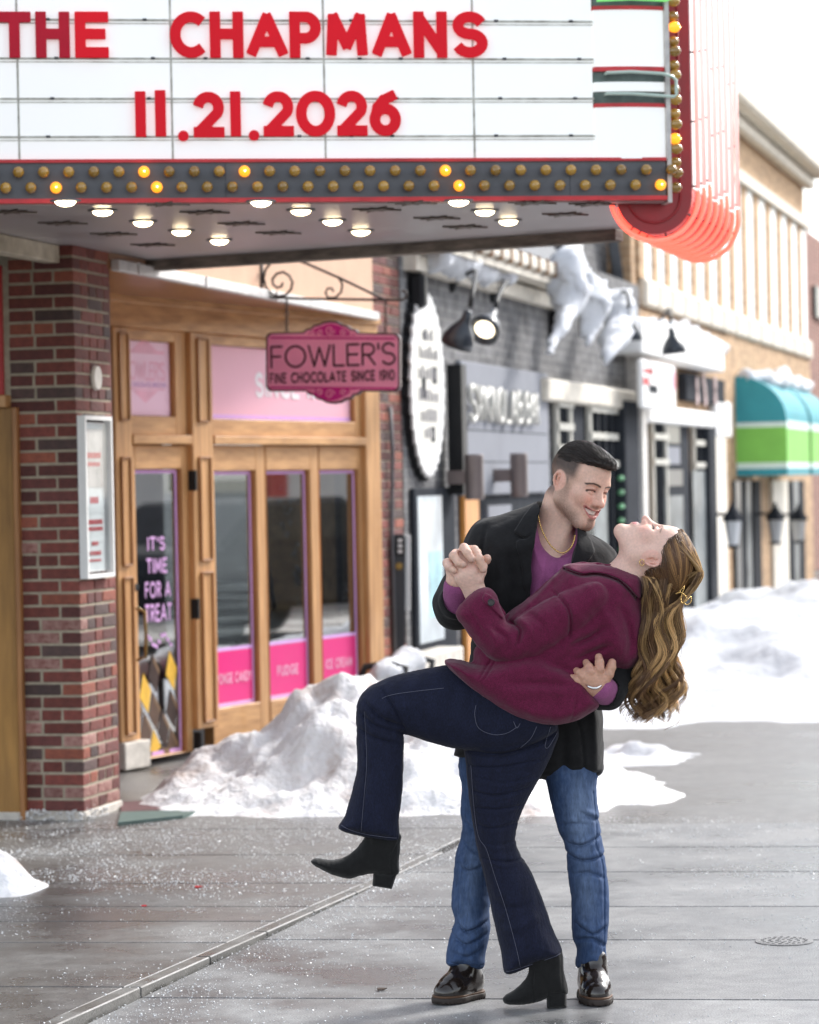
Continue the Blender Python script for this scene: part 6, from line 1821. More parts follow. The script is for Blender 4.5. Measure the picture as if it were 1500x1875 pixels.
def head_shape(F_, H, male=True, smile=1.0):
    s = H.s; r = H.rot
    E = lambda c, rad, k=.0, mode='u': F_.ell(H.p(*c), np.array(rad) * s, k * s, r, mode)
    C = lambda a, b, ra, rb=None, k=.0, mode='u', sq=None: F_.cap(H.p(*a), H.p(*b), ra * s, (rb if rb is not None else ra) * s, k * s, sq, mode)
    E((0, -.07, .17), (.305, .385, .325))                       # skull
    E((0, .06, .16), (.285, .30, .27), .08)                     # forehead
    E((0, .12, -.10), (.245, .25, .33), .10)                    # face mass
    jw = .205 if male else .180
    for sg_ in (-1, 1):
        C((sg_ * jw, -.02, -.20), (sg_ * .095, .25, -.40), .085, .07, .12)        # jaw line
        C((sg_ * .24, -.03, -.02), (sg_ * jw, -.03, -.22), .07, .08, .12)          # ramus
        E((sg_ * .165, .225, -.075), (.095, .085, .075), .10)                      # cheekbone
        if smile: E((sg_ * .150, .268, -.135), (.068, .06, .055), .07)               # smiling cheek
    C((-.05, .285, -.415), (.05, .285, -.415), .078 if male else .066, None, .10)  # chin
    E((0, .27, -.24), (.13, .085, .115), .08)                   # muzzle
    C((-.15, .27, .085), (.15, .27, .085), .06 if male else .045, None, .08)       # brow ridge
    for sg_ in (-1, 1):
        E((sg_ * .125, .345, .02), (.088, .055, .052), .06, 's')                    # eye socket
    # nose
    C((0, .305, .055), (0, .425, -.105), .034, .042, .06)
    E((0, .432, -.118), (.044, .044, .038), .04)
    for sg_ in (-1, 1):
        E((sg_ * .052, .375, -.128), (.034, .045, .034), .03)
        E((sg_ * .026, .425, -.155), (.014, .022, .012), .015, 's')                 # nostril
    # eyelids over the eyeball
    lidu, lidl = (.024, .001) if male else (.014, .002)
    for sg_ in (-1, 1):
        E((sg_ * .125, .258, .018), (.070, .068, .058), .03)
        pts_u = [(.070, .300, lidu - .012), (.100, .327, lidu + .002), (.135, .330, lidu + .004), (.168, .308, lidu - .004), (.190, .280, lidu - .016)]
        pts_l = [(.072, .296, lidl - .004), (.100, .318, lidl - .010), (.135, .320, lidl - .011), (.165, .302, lidl - .008), (.188, .278, lidl - .004)]
        for a, b in zip(pts_u[:-1], pts_u[1:]): C((sg_ * a[0], a[1] - .008, a[2] + .010), (sg_ * b[0], b[1] - .008, b[2] + .010), .0155, None, .022)
        for a, b in zip(pts_l[:-1], pts_l[1:]): C((sg_ * a[0], a[1] - .008, a[2] - .010), (sg_ * b[0], b[1] - .008, b[2] - .010), .0145, None, .022)
        if male:
            for a, b in zip(pts_u[:-1], pts_u[1:]):
                C((sg_ * a[0], a[1] + .012, (a[2] + lidl - .008) / 2), (sg_ * b[0], b[1] + .012, (b[2] + lidl - .008) / 2), .006, None, .008, 's')
    # mouth
    for pts, r0 in ((LIP_U if smile else LIP_UC, .019), (LIP_L if smile else LIP_LC, .022)):
        for a, b in zip(pts[:-1], pts[1:]):
            C(a, b, r0, None, .03)
    if smile:
        for a, b in zip(MOUTH[:-1], MOUTH[1:]):
            ra = .009 + .024 * (1 - (a[0] / .150) ** 2); rb = .009 + .024 * (1 - (b[0] / .150) ** 2)
            C((a[0], a[1] + .02, a[2]), (b[0], b[1] + .02, b[2]), ra, rb, .004, 's', (H.f, 5.0))
    else:
        for a, b in zip(MOUTHC[:-1], MOUTHC[1:]): C(a, b, .007, None, .008, 's')
    # ears
    for sg_ in (-1, 1):
        P_ = lambda y, z: (sg_ * (.292 - .42 * (y + .08)), y - .035, z - .015)
        hx = [(.000, -.035), (-.012, .03), (-.03, .080), (-.070, .098), (-.112, .078), (-.128, .03), (-.118, -.025), (-.092, -.072), (-.060, -.108), (-.032, -.110)]
        for a, b in zip(hx[:-1], hx[1:]): C(P_(*a), P_(*b), .0165, None, .012)
        C(P_(-.055, .05), P_(-.06, -.06), .055, .036, .015, 'u', (H.l, .28))
        C(P_(-.05, -.098), P_(-.048, -.112), .026, None, .02, 'u', (H.l, .6))
        q = lambda y, z: (sg_ * (.312 - .42 * (y + .08)), y - .035, z - .015)
        C(q(-.052, .01), q(-.060, -.045), .028, .022, .012, 's')
        C(q(-.050, .062), q(-.090, .05), .012, .012, .010, 's')
        C(P_(-.012, -.03), P_(-.014, -.05), .020, None, .012)                        # tragus

YS = lambda x: .366 - 3.0 * x * x
def _on(pts, dy=0.): return [(x, YS(x) + dy, z) for x, y, z in pts]
MOUTH = [(-.112, .268, -.214), (-.085, .302, -.230), (-.045, .335, -.250), (0, .346, -.258), (.045, .335, -.250), (.085, .302, -.230), (.112, .268, -.214)]
LIP_U = [(-.122, .262, -.206), (-.085, .308, -.212), (-.04, .340, -.223), (0, .348, -.229), (.04, .340, -.223), (.085, .308, -.212), (.122, .262, -.206)]
LIP_L = [(-.110, .262, -.222), (-.080, .300, -.258), (-.04, .328, -.287), (0, .336, -.295), (.04, .328, -.287), (.080, .300, -.258), (.110, .262, -.222)]
MOUTHC = [(-.10, .292, -.236), (-.05, .345, -.244), (0, .358, -.247), (.05, .345, -.244), (.10, .292, -.236)]
LIP_UC = [(-.098, .282, -.230), (-.05, .332, -.228), (-.018, .350, -.224), (0, .348, -.228), (.018, .350, -.224), (.05, .332, -.228), (.098, .282, -.230)]
LIP_LC = [(-.09, .282, -.244), (-.045, .328, -.264), (0, .342, -.270), (.045, .328, -.264), (.09, .282, -.244)]
_wx = lambda P_: [(x * 1.32, y, z + (.012 if abs(x) > .1 else .004 if abs(x) > .07 else 0)) for x, y, z in P_]
MOUTH, LIP_U, LIP_L = _wx(MOUTH), _wx(LIP_U), _wx(LIP_L)
MOUTH = _on(MOUTH); LIP_U = _on(LIP_U); LIP_L = [(x, y, z - .016 * max(0, 1 - (x / .14) ** 2)) for x, y, z in _on(LIP_L, -.006)]; MOUTHC = _on(MOUTHC, .01); LIP_UC = _on(LIP_UC); LIP_LC = _on(LIP_LC, -.004)
BROW = [(.050, .33, .088), (.100, .34, .101), (.16, .31, .106), (.205, .26, .092), (.225, .23, .078)]
def lerp3(a, b, t): return a * (1 - t)[:, None] + b * t[:, None]
def sstep(x, a, b):
    t = np.clip((x - a) / (b - a), 0, 1); return t * t * (3 - 2 * t)
def vnoise(V, sc, seed=0):
    rg_ = np.random.RandomState(seed); v = np.zeros(len(V))
    for k in range(5):
        d = rg_.randn(3); d /= np.linalg.norm(d); v += np.sin(V @ d / sc * 6.28 * (1 + k * .5) + rg_.rand() * 6.28 + 1.5 * np.sin(V @ rg_.randn(3) / sc * 3)) / 5
    return v
def segd(L, pts):
    d = np.full(len(L), 9.); P_ = np.array(pts, float)
    for a, b in zip(P_[:-1], P_[1:]):
        e = b - a; t = np.clip(((L - a) @ e) / (e @ e), 0, 1); d = np.minimum(d, np.linalg.norm(L - a - t[:, None] * e, axis=1))
    return d
def segd2(L, pts):
    d = np.full(len(L), 9.); P_ = np.array(pts, float)[:, [0, 2]]; Q_ = L[:, [0, 2]]
    for a, b in zip(P_[:-1], P_[1:]):
        e = b - a; t = np.clip(((Q_ - a) @ e) / (e @ e), 0, 1); d = np.minimum(d, np.linalg.norm(Q_ - a - t[:, None] * e, axis=1))
    return np.where(L[:, 1] > .13, d, 9.)
def head_colors(V, H, male, skin, hairc, smile=True):
    L = H.loc(V); x, y, z = np.abs(L[:, 0]), L[:, 1], L[:, 2]; A = np.stack([x, y, z], 1)
    c = np.tile(np.array(skin, float), (len(V), 1))
    def mix(col, t):
        nonlocal c
        c = lerp3(c, np.tile(np.array(col, float), (len(V), 1)), np.clip(t, 0, 1))
    red = np.array(skin) * np.array([1.0, .70, .68])
    ear = sstep(np.sqrt((y + .095) ** 2 + (z + .02) ** 2), .15, .12) * sstep(x, .262, .285)
    mix(red, .75 * np.exp(-(((x - .16) / .09) ** 2 + ((z + .10) / .08) ** 2)) * (y > .1))
    mix(red, .42 * ear)
    mix(red, .5 * np.exp(-((x / .06) ** 2 + ((z + .12) / .05) ** 2)) * (y > .38))
    lipd = np.minimum(segd2(L, LIP_U if smile else LIP_UC), segd2(L, LIP_L if smile else LIP_LC))
    lip = sstep(lipd, .024, .014)
    mix((.46, .155, .15) if male else (.50, .16, .17), .85 * lip)
    md = segd2(L, MOUTH if smile else MOUTHC); mix((.06, .018, .018), sstep(md, .030, .016) * (y < (YS(x) - .022 if smile else YS(x) - .012)) * .95)
    br_ = sstep(segd2(A, BROW), .017 if male else .012, .006 if male else .004)
    mix(hairc, (.93 if male else .55) * br_)
    lid = [(.068, .302, .010), (.100, .332, .022), (.135, .335, .024), (.170, .310, .014), (.196, .280, -.002)] if male else [(.068, .302, .000), (.100, .330, -.002), (.135, .332, -.003), (.168, .308, -.004), (.196, .280, -.008)]
    mix((.012, .009, .008), sstep(segd2(A, lid), .017, .008) * .94)
    mix(red * .8, .35 * np.exp(-(((x - .125) / .07) ** 2 + ((z - .03) / .035) ** 2)) * (y > .2))
    if male:
        nz_ = vnoise(V, 2.6, 3)
        jaw = segd(A, [(.22, -.02, .02), (.21, .0, -.16), (.19, .03, -.26), (.12, .20, -.40), (.0, .28, -.46)])
        s1 = sstep(jaw, .17, .06)
        mou = sstep(segd2(A, [(.0, .37, -.178), (.06, .36, -.180), (.12, .31, -.186)]), .026, .010) * .8
        chin = sstep(segd(A, [(0, .33, -.37), (0, .34, -.42)]), .10, .05)
        clear = 1 - np.exp(-(((x - .14) / .075) ** 2 + ((z + .13) / .08) ** 2)) * (y > .14)
        s_ = np.clip(np.maximum(np.maximum(s1 * .95, mou), chin * .9) * clear, 0, 1) * (1 - lip) * (1 - ear) * sstep(z, -.58, -.46)
        mix((.075, .048, .038), s_ * np.clip(.70 + .32 * nz_, 0, 1))
        hl = sstep(z, .02, .12) * sstep(y, .19, .08) + sstep(y, -.10, -.20) * sstep(z, -.30, -.16)
        sideburn = sstep(np.abs(y - .02), .055, .025) * sstep(z, -.06, .04) * (x > .2)
        hl = np.clip(np.maximum(hl, sideburn * .7), 0, 1) * (1 - ear)
        fadev = .70 + .30 * sstep(z, .03, .20)
        hl = np.maximum(hl * np.maximum(fadev, sstep(y, -.1, -.3) * .85), sstep(z, .28, .36) * sstep(y, .28, .2))
        mix(hairc, hl * (.93 + .10 * nz_))
    return c
# ---- hair strands
def sample_fn(F_):
    D = F_.D; lo = F_.lo; h = F_.h; n = np.array(D.shape) - 2
    def f(P_):
        g = (P_ - lo) / h; i = np.clip(np.floor(g).astype(int), 0, n); t = np.clip(g - i, 0, 1); v = 0
        for a in (0, 1):
            for b in (0, 1):
                for c in (0, 1):
                    w_ = (t[:, 0] if a else 1 - t[:, 0]) * (t[:, 1] if b else 1 - t[:, 1]) * (t[:, 2] if c else 1 - t[:, 2])
                    v = v + w_ * D[i[:, 0] + a, i[:, 1] + b, i[:, 2] + c]
        return v
    return f
def tubes(paths, rad, sides=3):
    """paths: (n, m, 3) array of strands, rad: (n, m); returns vertices and quads of thin tubes"""
    n, m_, _ = paths.shape
    T_ = np.gradient(paths, axis=1); T_ /= np.linalg.norm(T_, axis=2, keepdims=True) + 1e-9
    ref = np.tile(np.array([.3, 1., .2]), (n, m_, 1)); A = np.cross(T_, ref); A /= np.linalg.norm(A, axis=2, keepdims=True) + 1e-9; B = np.cross(T_, A)
    vs = []
    for k in range(sides):
        an = 2 * math.pi * k / sides; vs.append(paths + (A * math.cos(an) + B * math.sin(an)) * rad[:, :, None])
    V = np.stack(vs, 2).reshape(-1, 3)
    idx = np.arange(n * m_ * sides).reshape(n, m_, sides); q = []
    for k in range(sides):
        k2 = (k + 1) % sides
        q.append(np.stack([idx[:, :-1, k], idx[:, :-1, k2], idx[:, 1:, k2], idx[:, 1:, k]], -1).reshape(-1, 4))
    return V, np.concatenate(q)
def trace(F_, P0, dirfn, steps, ds, off):
    f = sample_fn(F_); P_ = P0.copy(); out = [P_.copy()]
    for k in range(steps):
        e = 1.0
        g = np.stack([f(P_ + np.array(v) * e) - f(P_ - np.array(v) * e) for v in ((1, 0, 0), (0, 1, 0), (0, 0, 1))], 1)
        g /= np.linalg.norm(g, axis=1, keepdims=True) + 1e-9
        P_ = P_ - (f(P_) - off)[:, None] * g
        d = dirfn(P_, k / steps); d = d - (d * g).sum(1, keepdims=True) * g; d /= np.linalg.norm(d, axis=1, keepdims=True) + 1e-9
        P_ = P_ + d * ds; out.append(P_.copy())
    return np.stack(out, 1)
def hair_mat(name, rough=.36):
    mt, n, b = new_mat(name)
    at_ = N(n, 'ShaderNodeAttribute'); at_.attribute_name = 'Col'
    n.links.new(at_.outputs['Color'], b.inputs['Base Color']); b.inputs['Roughness'].default_value = rough; b.inputs['Specular IOR Level'].default_value = .45
    return mt
# ================================================================== the man
man = Person(9.24, (960, 1838), 'standing man in black overcoat, mauve shirt and faded jeans, dipping his partner')
SK_M = (.72, .465, .36); HAIR_M = (.022, .014, .010)
HM = HeadFrame((1062, 18, -887), (.672, -.665, -.335), (.34, -.14, .93), 148)
f_ = Fig((930, -90, -1080), (1150, 140, -790), 1.25)
head_shape(f_, HM, True, 1.0)
f_.cap((1030, 44, -915), (1012, 46, -1005), 32, 43, 10)
f_.cap((1012, 40, -1010), (1000, 40, -1050), 48, 62, 14)
f_.cap((1040, 14, -965), (1024, 6, -1000), 9, 8, 12)                 # throat
V, Q = f_.mesh(); V = lap(V, Q, 1)
cv_ = head_colors(V, HM, True, SK_M, HAIR_M)
parts_v, parts_q, parts_c = [V], [Q], [cv_]
def add_skin(fig, skin, nails=None, it=1):
    V, Q = fig.mesh(); V = lap(V, Q, it)
    c = np.tile(np.array(skin, float), (len(V), 1)); c *= (1 + .10 * vnoise(V, 16, 5))[:, None]
    if nails:
        for p, r_, cc in nails:
            d = np.linalg.norm(V - np.array(p), axis=1); c = lerp3(c, np.tile(np.array(cc, float), (len(V), 1)), np.clip(1.2 - d / r_, 0, 1) * .7)
    parts_v.append(V); parts_q.append(Q); parts_c.append(c)
RED_M = (.52, .24, .19)
# right hand (picture left), fingers laced over the woman's hand
f_ = Fig((800, -170, -1125), (905, -20, -985), 1.1)
f_.cap((837, -66, -1084), (838, -80, -1062), 15, 20, 8, ((0, 1, 0), .8))
f_.cap((838, -80, -1062), (848, -78, -1030), 20, 17, 10)
f_.cap((828, -76, -1040), (866, -70, -1022), 13, 14, 10)
fing = [[(833, -92, -1012, 8.2), (829, -112, -1016, 8.0), (838, -121, -1028, 7.4), (846, -122, -1031, 6.6)],
        [(848, -82, -1004, 8.6), (848, -105, -1002, 8.4), (854, -122, -1011, 7.8), (861, -125, -1021, 6.8)],
        [(862, -80, -1006, 8.8), (866, -106, -1006, 8.6), (875, -121, -1021, 7.9), (882, -118, -1040, 6.8)],
        [(830, -84, -1030, 8.0), (820, -98, -1028, 7.6), (822, -108, -1036, 7.0), (830, -116, -1042, 6.0)],
        [(858, -70, -1036, 10.5), (876, -76, -1030, 9.4), (888, -86, -1024, 8.2), (890, -90, -1021, 7.4)]]
for ch in fing: f_.chain(ch, 2.5)
nl = [((848, -128, -1032), 5, (.62, .42, .36)), ((863, -131, -1024), 5, (.62, .42, .36)), ((884, -123, -1043), 5.5, (.62, .42, .36)), ((833, -92, -1012), 9, RED_M), ((848, -82, -1002), 9, RED_M), ((864, -90, -1002), 9, RED_M)]
add_skin(f_, SK_M, nl)
# left hand (picture right) spread on her back
f_ = Fig((1015, -230, -1285), (1135, -70, -1175), 1.1)
f_.cap((1096, -120, -1266), (1080, -146, -1246), 19, 19, 8)
f_.cap((1080, -146, -1246), (1070, -152, -1231), 20, 20, 10, ((0, 1, 0), .75))
f_.cap((1092, -148, -1232), (1062, -150, -1236), 16, 14, 10, ((0, 1, 0), .75))
for ch in ([(1086, -152, -1230, 9.5), (1088, -159, -1216, 8.2), (1088, -157, -1205, 7.8), (1087, -148, -1196, 6.8)],
           [(1076, -154, -1232, 9.4), (1072, -160, -1221, 8), (1069, -156, -1213, 7.4), (1065, -144, -1206, 6.4)],
           [(1066, -153, -1237, 8.8), (1058, -158, -1229, 7.6), (1052, -153, -1224, 6.8), (1046, -141, -1219, 6)],
           [(1058, -150, -1243, 8), (1048, -154, -1237, 6.8), (1040, -149, -1233, 6), (1033, -138, -1230, 5.2)],
           [(1094, -146, -1240, 11.5), (1104, -150, -1226, 9.8), (1109, -150, -1214, 8.6), (1111, -145, -1206, 7.4)]): f_.chain(ch, 3)
add_skin(f_, tuple(np.array(SK_M) * np.array([.80, .70, .64])), [((1113, -154, -1200), 7, RED_M), ((1088, -160, -1213), 9, RED_M), ((1070, -162, -1216), 8, RED_M)])  # darker skin: a tan plus shade put into the colour
# torso, arms and legs under the clothes
f_ = Fig((790, -160, -1830), (1190, 140, -1010), 5)
f_.chain([(1003, 40, -1030, 60), (985, 40, -1150, 70), (975, 40, -1300, 70), (978, 40, -1370, 40)], 20, ((0, 1, 0), .7))
f_.chain([(900, 38, -1010, 30), (846, 0, -1105, 24), (838, -68, -1092, 14)], 10); f_.chain([(1085, 40, -1045, 30), (1150, 0, -1180, 26), (1096, -120, -1264, 19)], 10)
f_.chain([(915, 40, -1380, 34), (870, 38, -1590, 20), (854, 38, -1790, 17)], 6); f_.chain([(1040, 38, -1380, 34), (1075, 24, -1590, 20), (1084, 15, -1790, 17)], 6)
add_skin(f_, SK_M)
def joined(person, name, mt):
    n = 0; qs = []
    for v, q in zip(parts_v, parts_q): qs.append(q + n); n += len(v)
    V = np.concatenate(parts_v); Q = np.concatenate(qs); C_ = np.concatenate(parts_c)
    o = person.add(name, None, mt, 0, lambda _: C_, None, (V, Q)); parts_v.clear(); parts_q.clear(); parts_c.clear(); return o
man_body = joined(man, 'body', M['skin'])
# eyes and teeth
def eyes(person, H, look, open_=True):
    for sg_ in (-1, 1):
        c = person.wp(H.p(sg_ * .125, .262, .013))
        if open_:
            MB().lathe([(.002, -.066), (.036, -.055), (.062, -.022), (.066, 0), (.062, .022), (.036, .055), (.002, .066)], (0, 0, 0))
            mb = MB(); rr = .063 * H.s * person.k
            mb.lathe([(rr * math.sin(t), -rr * math.cos(t)) for t in [.05 + k * (math.pi - .1) / 8 for k in range(9)]], c, (0, 0, 1), 14)
            eb = mb.build('eyeball', M['eyew'], person.root, smooth=True)
            d = Vector(person.wp(H.p(*[a for a in (sg_ * .125 + look[0], .270 + .5, .013 + look[1])])) - c).normalized()
            MB().lathe([(rr * .52, rr * .86), (rr * .40, rr * 1.0), (rr * .05, rr * 1.04)], c, d, 14).build('iris', M['eyed'], eb, smooth=True)
eyes(man, HM, (.1, -.1))
def teeth(person, H, w_=.135):
    mb = MB(); n = 9
    top = []; 
    for i in range(n + 1):
        t = -1 + 2 * i / n; x = t * w_; y = YS(x) - .020; top.append((x, y, -.208 - .022 * (1 - t * t)))
    for i in range(n):
        a, b = top[i], top[i + 1]; g = (b[0] - a[0]) * .04
        h_ = .046
        P_ = [(a[0] + g, a[1], a[2] - h_), (b[0] - g, b[1], b[2] - h_), (b[0] - g, b[1] - .03, b[2] - h_), (a[0] + g, a[1] - .03, a[2] - h_), (a[0] + g, a[1], a[2]), (b[0] - g, b[1], b[2]), (b[0] - g, b[1] - .03, b[2]), (a[0] + g, a[1] - .03, a[2])]
        mb.hexa([person.wp(H.p(*q)) for q in P_])
    o = mb.build('teeth', M['teeth'], person.root); o['kind'] = 'stuff'
teeth(man, HM)
# hair
f_ = Fig((960, -110, -960), (1150, 130, -785), 1.3)
r_ = HM.rot; s_ = HM.s
f_.ell(HM.p(0, -.05, .215), np.array((.298, .375, .315)) * s_, 0, r_)
f_.ell(HM.p(.0, .17, .345), np.array((.235, .19, .135)) * s_, .10 * s_, r_)
f_.ell(HM.p(.02, .285, .335), np.array((.185, .095, .085)) * s_, .08 * s_, r_)
G_ = np.meshgrid(*f_.ax, indexing='ij', sparse=True)
def hl(g, v): return ((g[0] - HM.c[0]) * v[0] + (g[1] - HM.c[1]) * v[1] + (g[2] - HM.c[2]) * v[2]) / s_
lx, ly, lz = hl(G_, HM.l), hl(G_, HM.f), hl(G_, HM.u)
cut = (.215 + .11 * np.clip(ly / .3, 0, 1) - .10 * np.clip(-ly - .05, 0, .4)) - lz                # keep only above the clipped sides
cc_ = (cut * s_).astype(np.float32); kk_ = 9.; hh_ = np.maximum(kk_ - np.abs(f_.D - cc_), 0) / kk_; f_.D = np.maximum(f_.D, cc_) + hh_ * hh_ * kk_ * .25
f_.D += (.35 * np.sin(lx * 40 + 5 * np.sin(ly * 9))).astype(np.float32)
V, Q = f_.mesh(); V = lap(V, Q, 2)
rs = np.random.RandomState(2)
sel = V[rs.choice(len(V), 3200, replace=False)]
Lr = HM.loc(sel); sel = sel[(Lr[:, 2] > .22)]
def mdir(P_, t):
    L = HM.loc(P_); n_ = len(P_)
    back = np.tile(-HM.f, (n_, 1)); side = np.outer(L[:, 0] * 1.6 + .35, HM.l); dn = np.outer(-.5 * np.clip(-L[:, 1] + .1, 0, 1), HM.u)
    return back + side * .5 + dn + np.outer(.25 * np.sin(L[:, 0] * 25 + L[:, 1] * 9), HM.l)
off = rs.rand(len(sel)) * 2.0 - .4
pth = trace(f_, sel, mdir, 11, 3.0, off)
r0 = np.tile(.62 * np.linspace(1, .35, pth.shape[1])[None], (len(pth), 1))
TV, TQ = tubes(pth, r0)
cs = np.array(HAIR_M)[None] * (.6 + 1.1 * rs.rand(len(pth), 1) ** 2)
tc_ = np.repeat(cs, pth.shape[1] * 3, axis=0)
M['hairm'] = hair_mat('dark_brown_hair', .34)
HV = np.concatenate([V, TV]); HQ = np.concatenate([Q, TQ + len(V)]); HC = np.concatenate([np.tile(np.array(HAIR_M) * .8, (len(V), 1)), tc_])
man.add('hair', None, M['hairm'], 0, lambda _: HC, None, (HV, HQ))
# shirt
f_ = Fig((930, -80, -1140), (1120, 120, -930), 2.0)
f_.inflate([(984, 944), (987, 968), (1000, 992), (1020, 1006), (1040, 1003), (1052, 984), (1056, 962), (1072, 975), (1092, 1010), (1095, 1120), (950, 1120), (955, 990), (966, 955)], 38, 74, 55, 0, True)
f_.crease([(986, 985), (1000, 1008), (1024, 1021), (1046, 1014), (1056, 990)], 1.6, 2.0, yref=40)
f_.crease([(1000, 1015), (992, 1050), (985, 1080)], -2.0, 6, yref=40); f_.crease([(1022, 1030), (1018, 1065)], 2.0, 5, yref=40); f_.crease([(1040, 1020), (1030, 1050)], -1.6, 5, yref=40)
shirt = man.add('shirt', f_, M['mauve'], 1)
f_ = Fig((800, -110, -1125), (870, -20, -1050), 1.6)
f_.cap((836, -50, -1108), (836, -78, -1074), 27, 25, 4)
f_.cap((836, -66, -1080), (837, -90, -1055), 19, 20, 3, None, 's')
man.add('shirt_cuff', f_, M['mauve'], 1)
f_ = Fig((1050, -190, -1300), (1140, -80, -1215), 1.6)
f_.cap((1108, -104, -1266), (1090, -138, -1252), 27, 25, 4); f_.cap((1094, -130, -1254), (1074, -156, -1236), 19, 20, 3, None, 's')
man.add('shirt_cuff', f_, M['mauve'], 1)
ch_pts = [(985, -14, -944), (989, -26, -964), (998, -34, -985), (1010, -38, -1002), (1026, -39, -1012), (1040, -37, -1006), (1048, -32, -994), (1052, -24, -980)]
cp = crom(ch_pts, 6, False); mb = MB()
for i in range(0, len(cp) - 1):
    p, q = man.wp(cp[i]), man.wp(cp[i + 1]); mb.tube([p, q], 1.5 * man.k if i % 2 else 1.1 * man.k, 6)
mb.build('necklace', M['goldm'], man.root, smooth=True)['kind'] = 'stuff'
# overcoat
f_ = Fig((780, -170, -1450), (1195, 140, -895), 2.2)
coat = [(1000, 914), (962, 927), (917, 942), (876, 956), (858, 985), (852, 1040), (856, 1100), (864, 1160), (858, 1230), (850, 1300), (834, 1376), (838, 1388), (900, 1404), (1000, 1432), (1052, 1436), (1102, 1422), (1108, 1390), (1106, 1310), (1104, 1270), (1112, 1220), (1128, 1150), (1136, 1070), (1124, 1018), (1078, 972), (1056, 940), (1030, 930)]
f_.inflate(coat, 38, 80, 75)
f_.chain([(900, 34, -1000, 46), (852, 5, -1085, 45), (838, -18, -1107, 43)], 16)
f_.chain([(838, -18, -1107, 43), (836, -58, -1100, 33)], 14)
f_.chain([(1088, 38, -1035, 48), (1148, 5, -1165, 42), (1150, -20, -1195, 38)], 14); f_.chain([(1150, -20, -1195, 37), (1106, -112, -1262, 31)], 12)
# openings: neck, front, cuffs
f_.carve([(984, 900), (986, 950), (977, 985), (972, 1030), (968, 1130), (1035, 1130), (1044, 1040), (1056, 985), (1060, 955), (1062, 900)], -200, 40)
f_.cap((1022, 10, -990), (1030, 30, -880), 44, 46, 0, None, 's')
f_.cap((836, -50, -1095), (836, -110, -1088), 26, 27, 0, None, 's'); f_.cap((1105, -114, -1262), (1080, -160, -1246), 25, 26, 0, None, 's')
# lapels, collar, seams and folds
f_.patch([(999, 912), (985, 945), (977, 985), (972, 1030), (969, 1100), (960, 1075), (948, 1010), (944, 992), (956, 984), (938, 974), (958, 945), (978, 922)], 4.5, 40)
f_.patch([(1058, 945), (1056, 985), (1045, 1035), (1040, 1090), (1062, 1045), (1086, 1010), (1082, 988), (1070, 962)], 4.5, 40)
f_.crease([(944, 980), (958, 986), (972, 978)], 3.0, 1.8, yref=40)
f_.crease([(890, 965), (884, 1000), (880, 1050), (890, 1100)], 3.5, 4, yref=60)
f_.crease([(905, 1000), (912, 1060), (905, 1130)], -4, 10, yref=40); f_.crease([(930, 1010), (935, 1070), (925, 1150)], 4, 9, yref=40)
f_.crease([(850, 1040), (868, 1070), (880, 1100)], 4, 6); f_.crease([(815, 1090), (835, 1120), (862, 1128)], 3.5, 6); f_.crease([(822, 1070), (845, 1082), (866, 1080)], -3, 6)
f_.crease([(1046, 1300), (1062, 1340), (1070, 1430)], 2.5, 3, yref=40); f_.crease([(1075, 1270), (1088, 1310), (1092, 1420)], -4, 10, yref=40); f_.crease([(1030, 1330), (1032, 1425)], 4, 9, yref=40)
f_.crease([(1000, 1422), (1050, 1426), (1100, 1412)], 1.6, 1.6, yref=60, fade=False)
f_.ripple(.55, (34, 55, 80), 4)
coat_o = man.add('overcoat', f_, M['blackwool'], 1)
# jeans
f_ = Fig((800, -60, -1800), (1140, 130, -1340), 2.0)
lg = [(850, 1380), (846, 1450), (844, 1490), (847, 1516), (842, 1546), (834, 1574), (831, 1608), (827, 1664), (833, 1692), (823, 1723), (818, 1770), (850, 1777), (885, 1779), (891, 1748), (899, 1706), (898, 1664), (905, 1600), (915, 1500), (960, 1420), (975, 1370)]
f_.inflate(lg, lambda X, Zg: 38 + 0 * X, 46, 38)
rg_ = [(985, 1370), (1000, 1430), (1020, 1513), (1036, 1552), (1040, 1597), (1047, 1650), (1049, 1714), (1057, 1742), (1056, 1774), (1084, 1777), (1111, 1773), (1112, 1734), (1118, 1672), (1114, 1608), (1107, 1558), (1098, 1493), (1094, 1440), (1096, 1370)]
f_.inflate(rg_, lambda X, Zg: 22 + 0 * X, 46, 38)
f_.chain([(905, 38, -1370, 60), (1045, 38, -1370, 60)], 10, ((0, 1, 0), .75))
for c_ in ([(850, 1545), (872, 1560), (895, 1556)], [(838, 1580), (862, 1592), (892, 1580)], [(836, 1690), (858, 1706), (890, 1690)], [(826, 1716), (850, 1730), (888, 1716)], [(846, 1500), (866, 1512), (884, 1508)], [(828, 1742), (856, 1748), (884, 1742)],
           [(1040, 1540), (1066, 1552), (1098, 1536)], [(1040, 1566), (1070, 1580), (1104, 1572)], [(1048, 1600), (1078, 1590), (1110, 1604)], [(1026, 1508), (1052, 1500), (1078, 1514)], [(1052, 1690), (1080, 1704), (1112, 1690)], [(1056, 1722), (1082, 1714), (1110, 1726)], [(1064, 1480), (1080, 1500), (1098, 1496)]):
    jr = random.Random(int(c_[0][0] * 7 + c_[0][1])); c_ = [(x + jr.uniform(-5, 5), y + jr.uniform(-7, 7)) for x, y in c_]; f_.crease(c_, jr.uniform(2.0, 4.6), jr.uniform(1.8, 3.6), yref=45); f_.crease([(x, y - 8) for x, y in c_], -jr.uniform(1, 2.6), 5, yref=45)
f_.crease([(1086, 1450), (1092, 1520), (1090, 1545), (1104, 1590), (1106, 1690), (1104, 1770)], 1.8, 1.6, yref=45, fade=False)
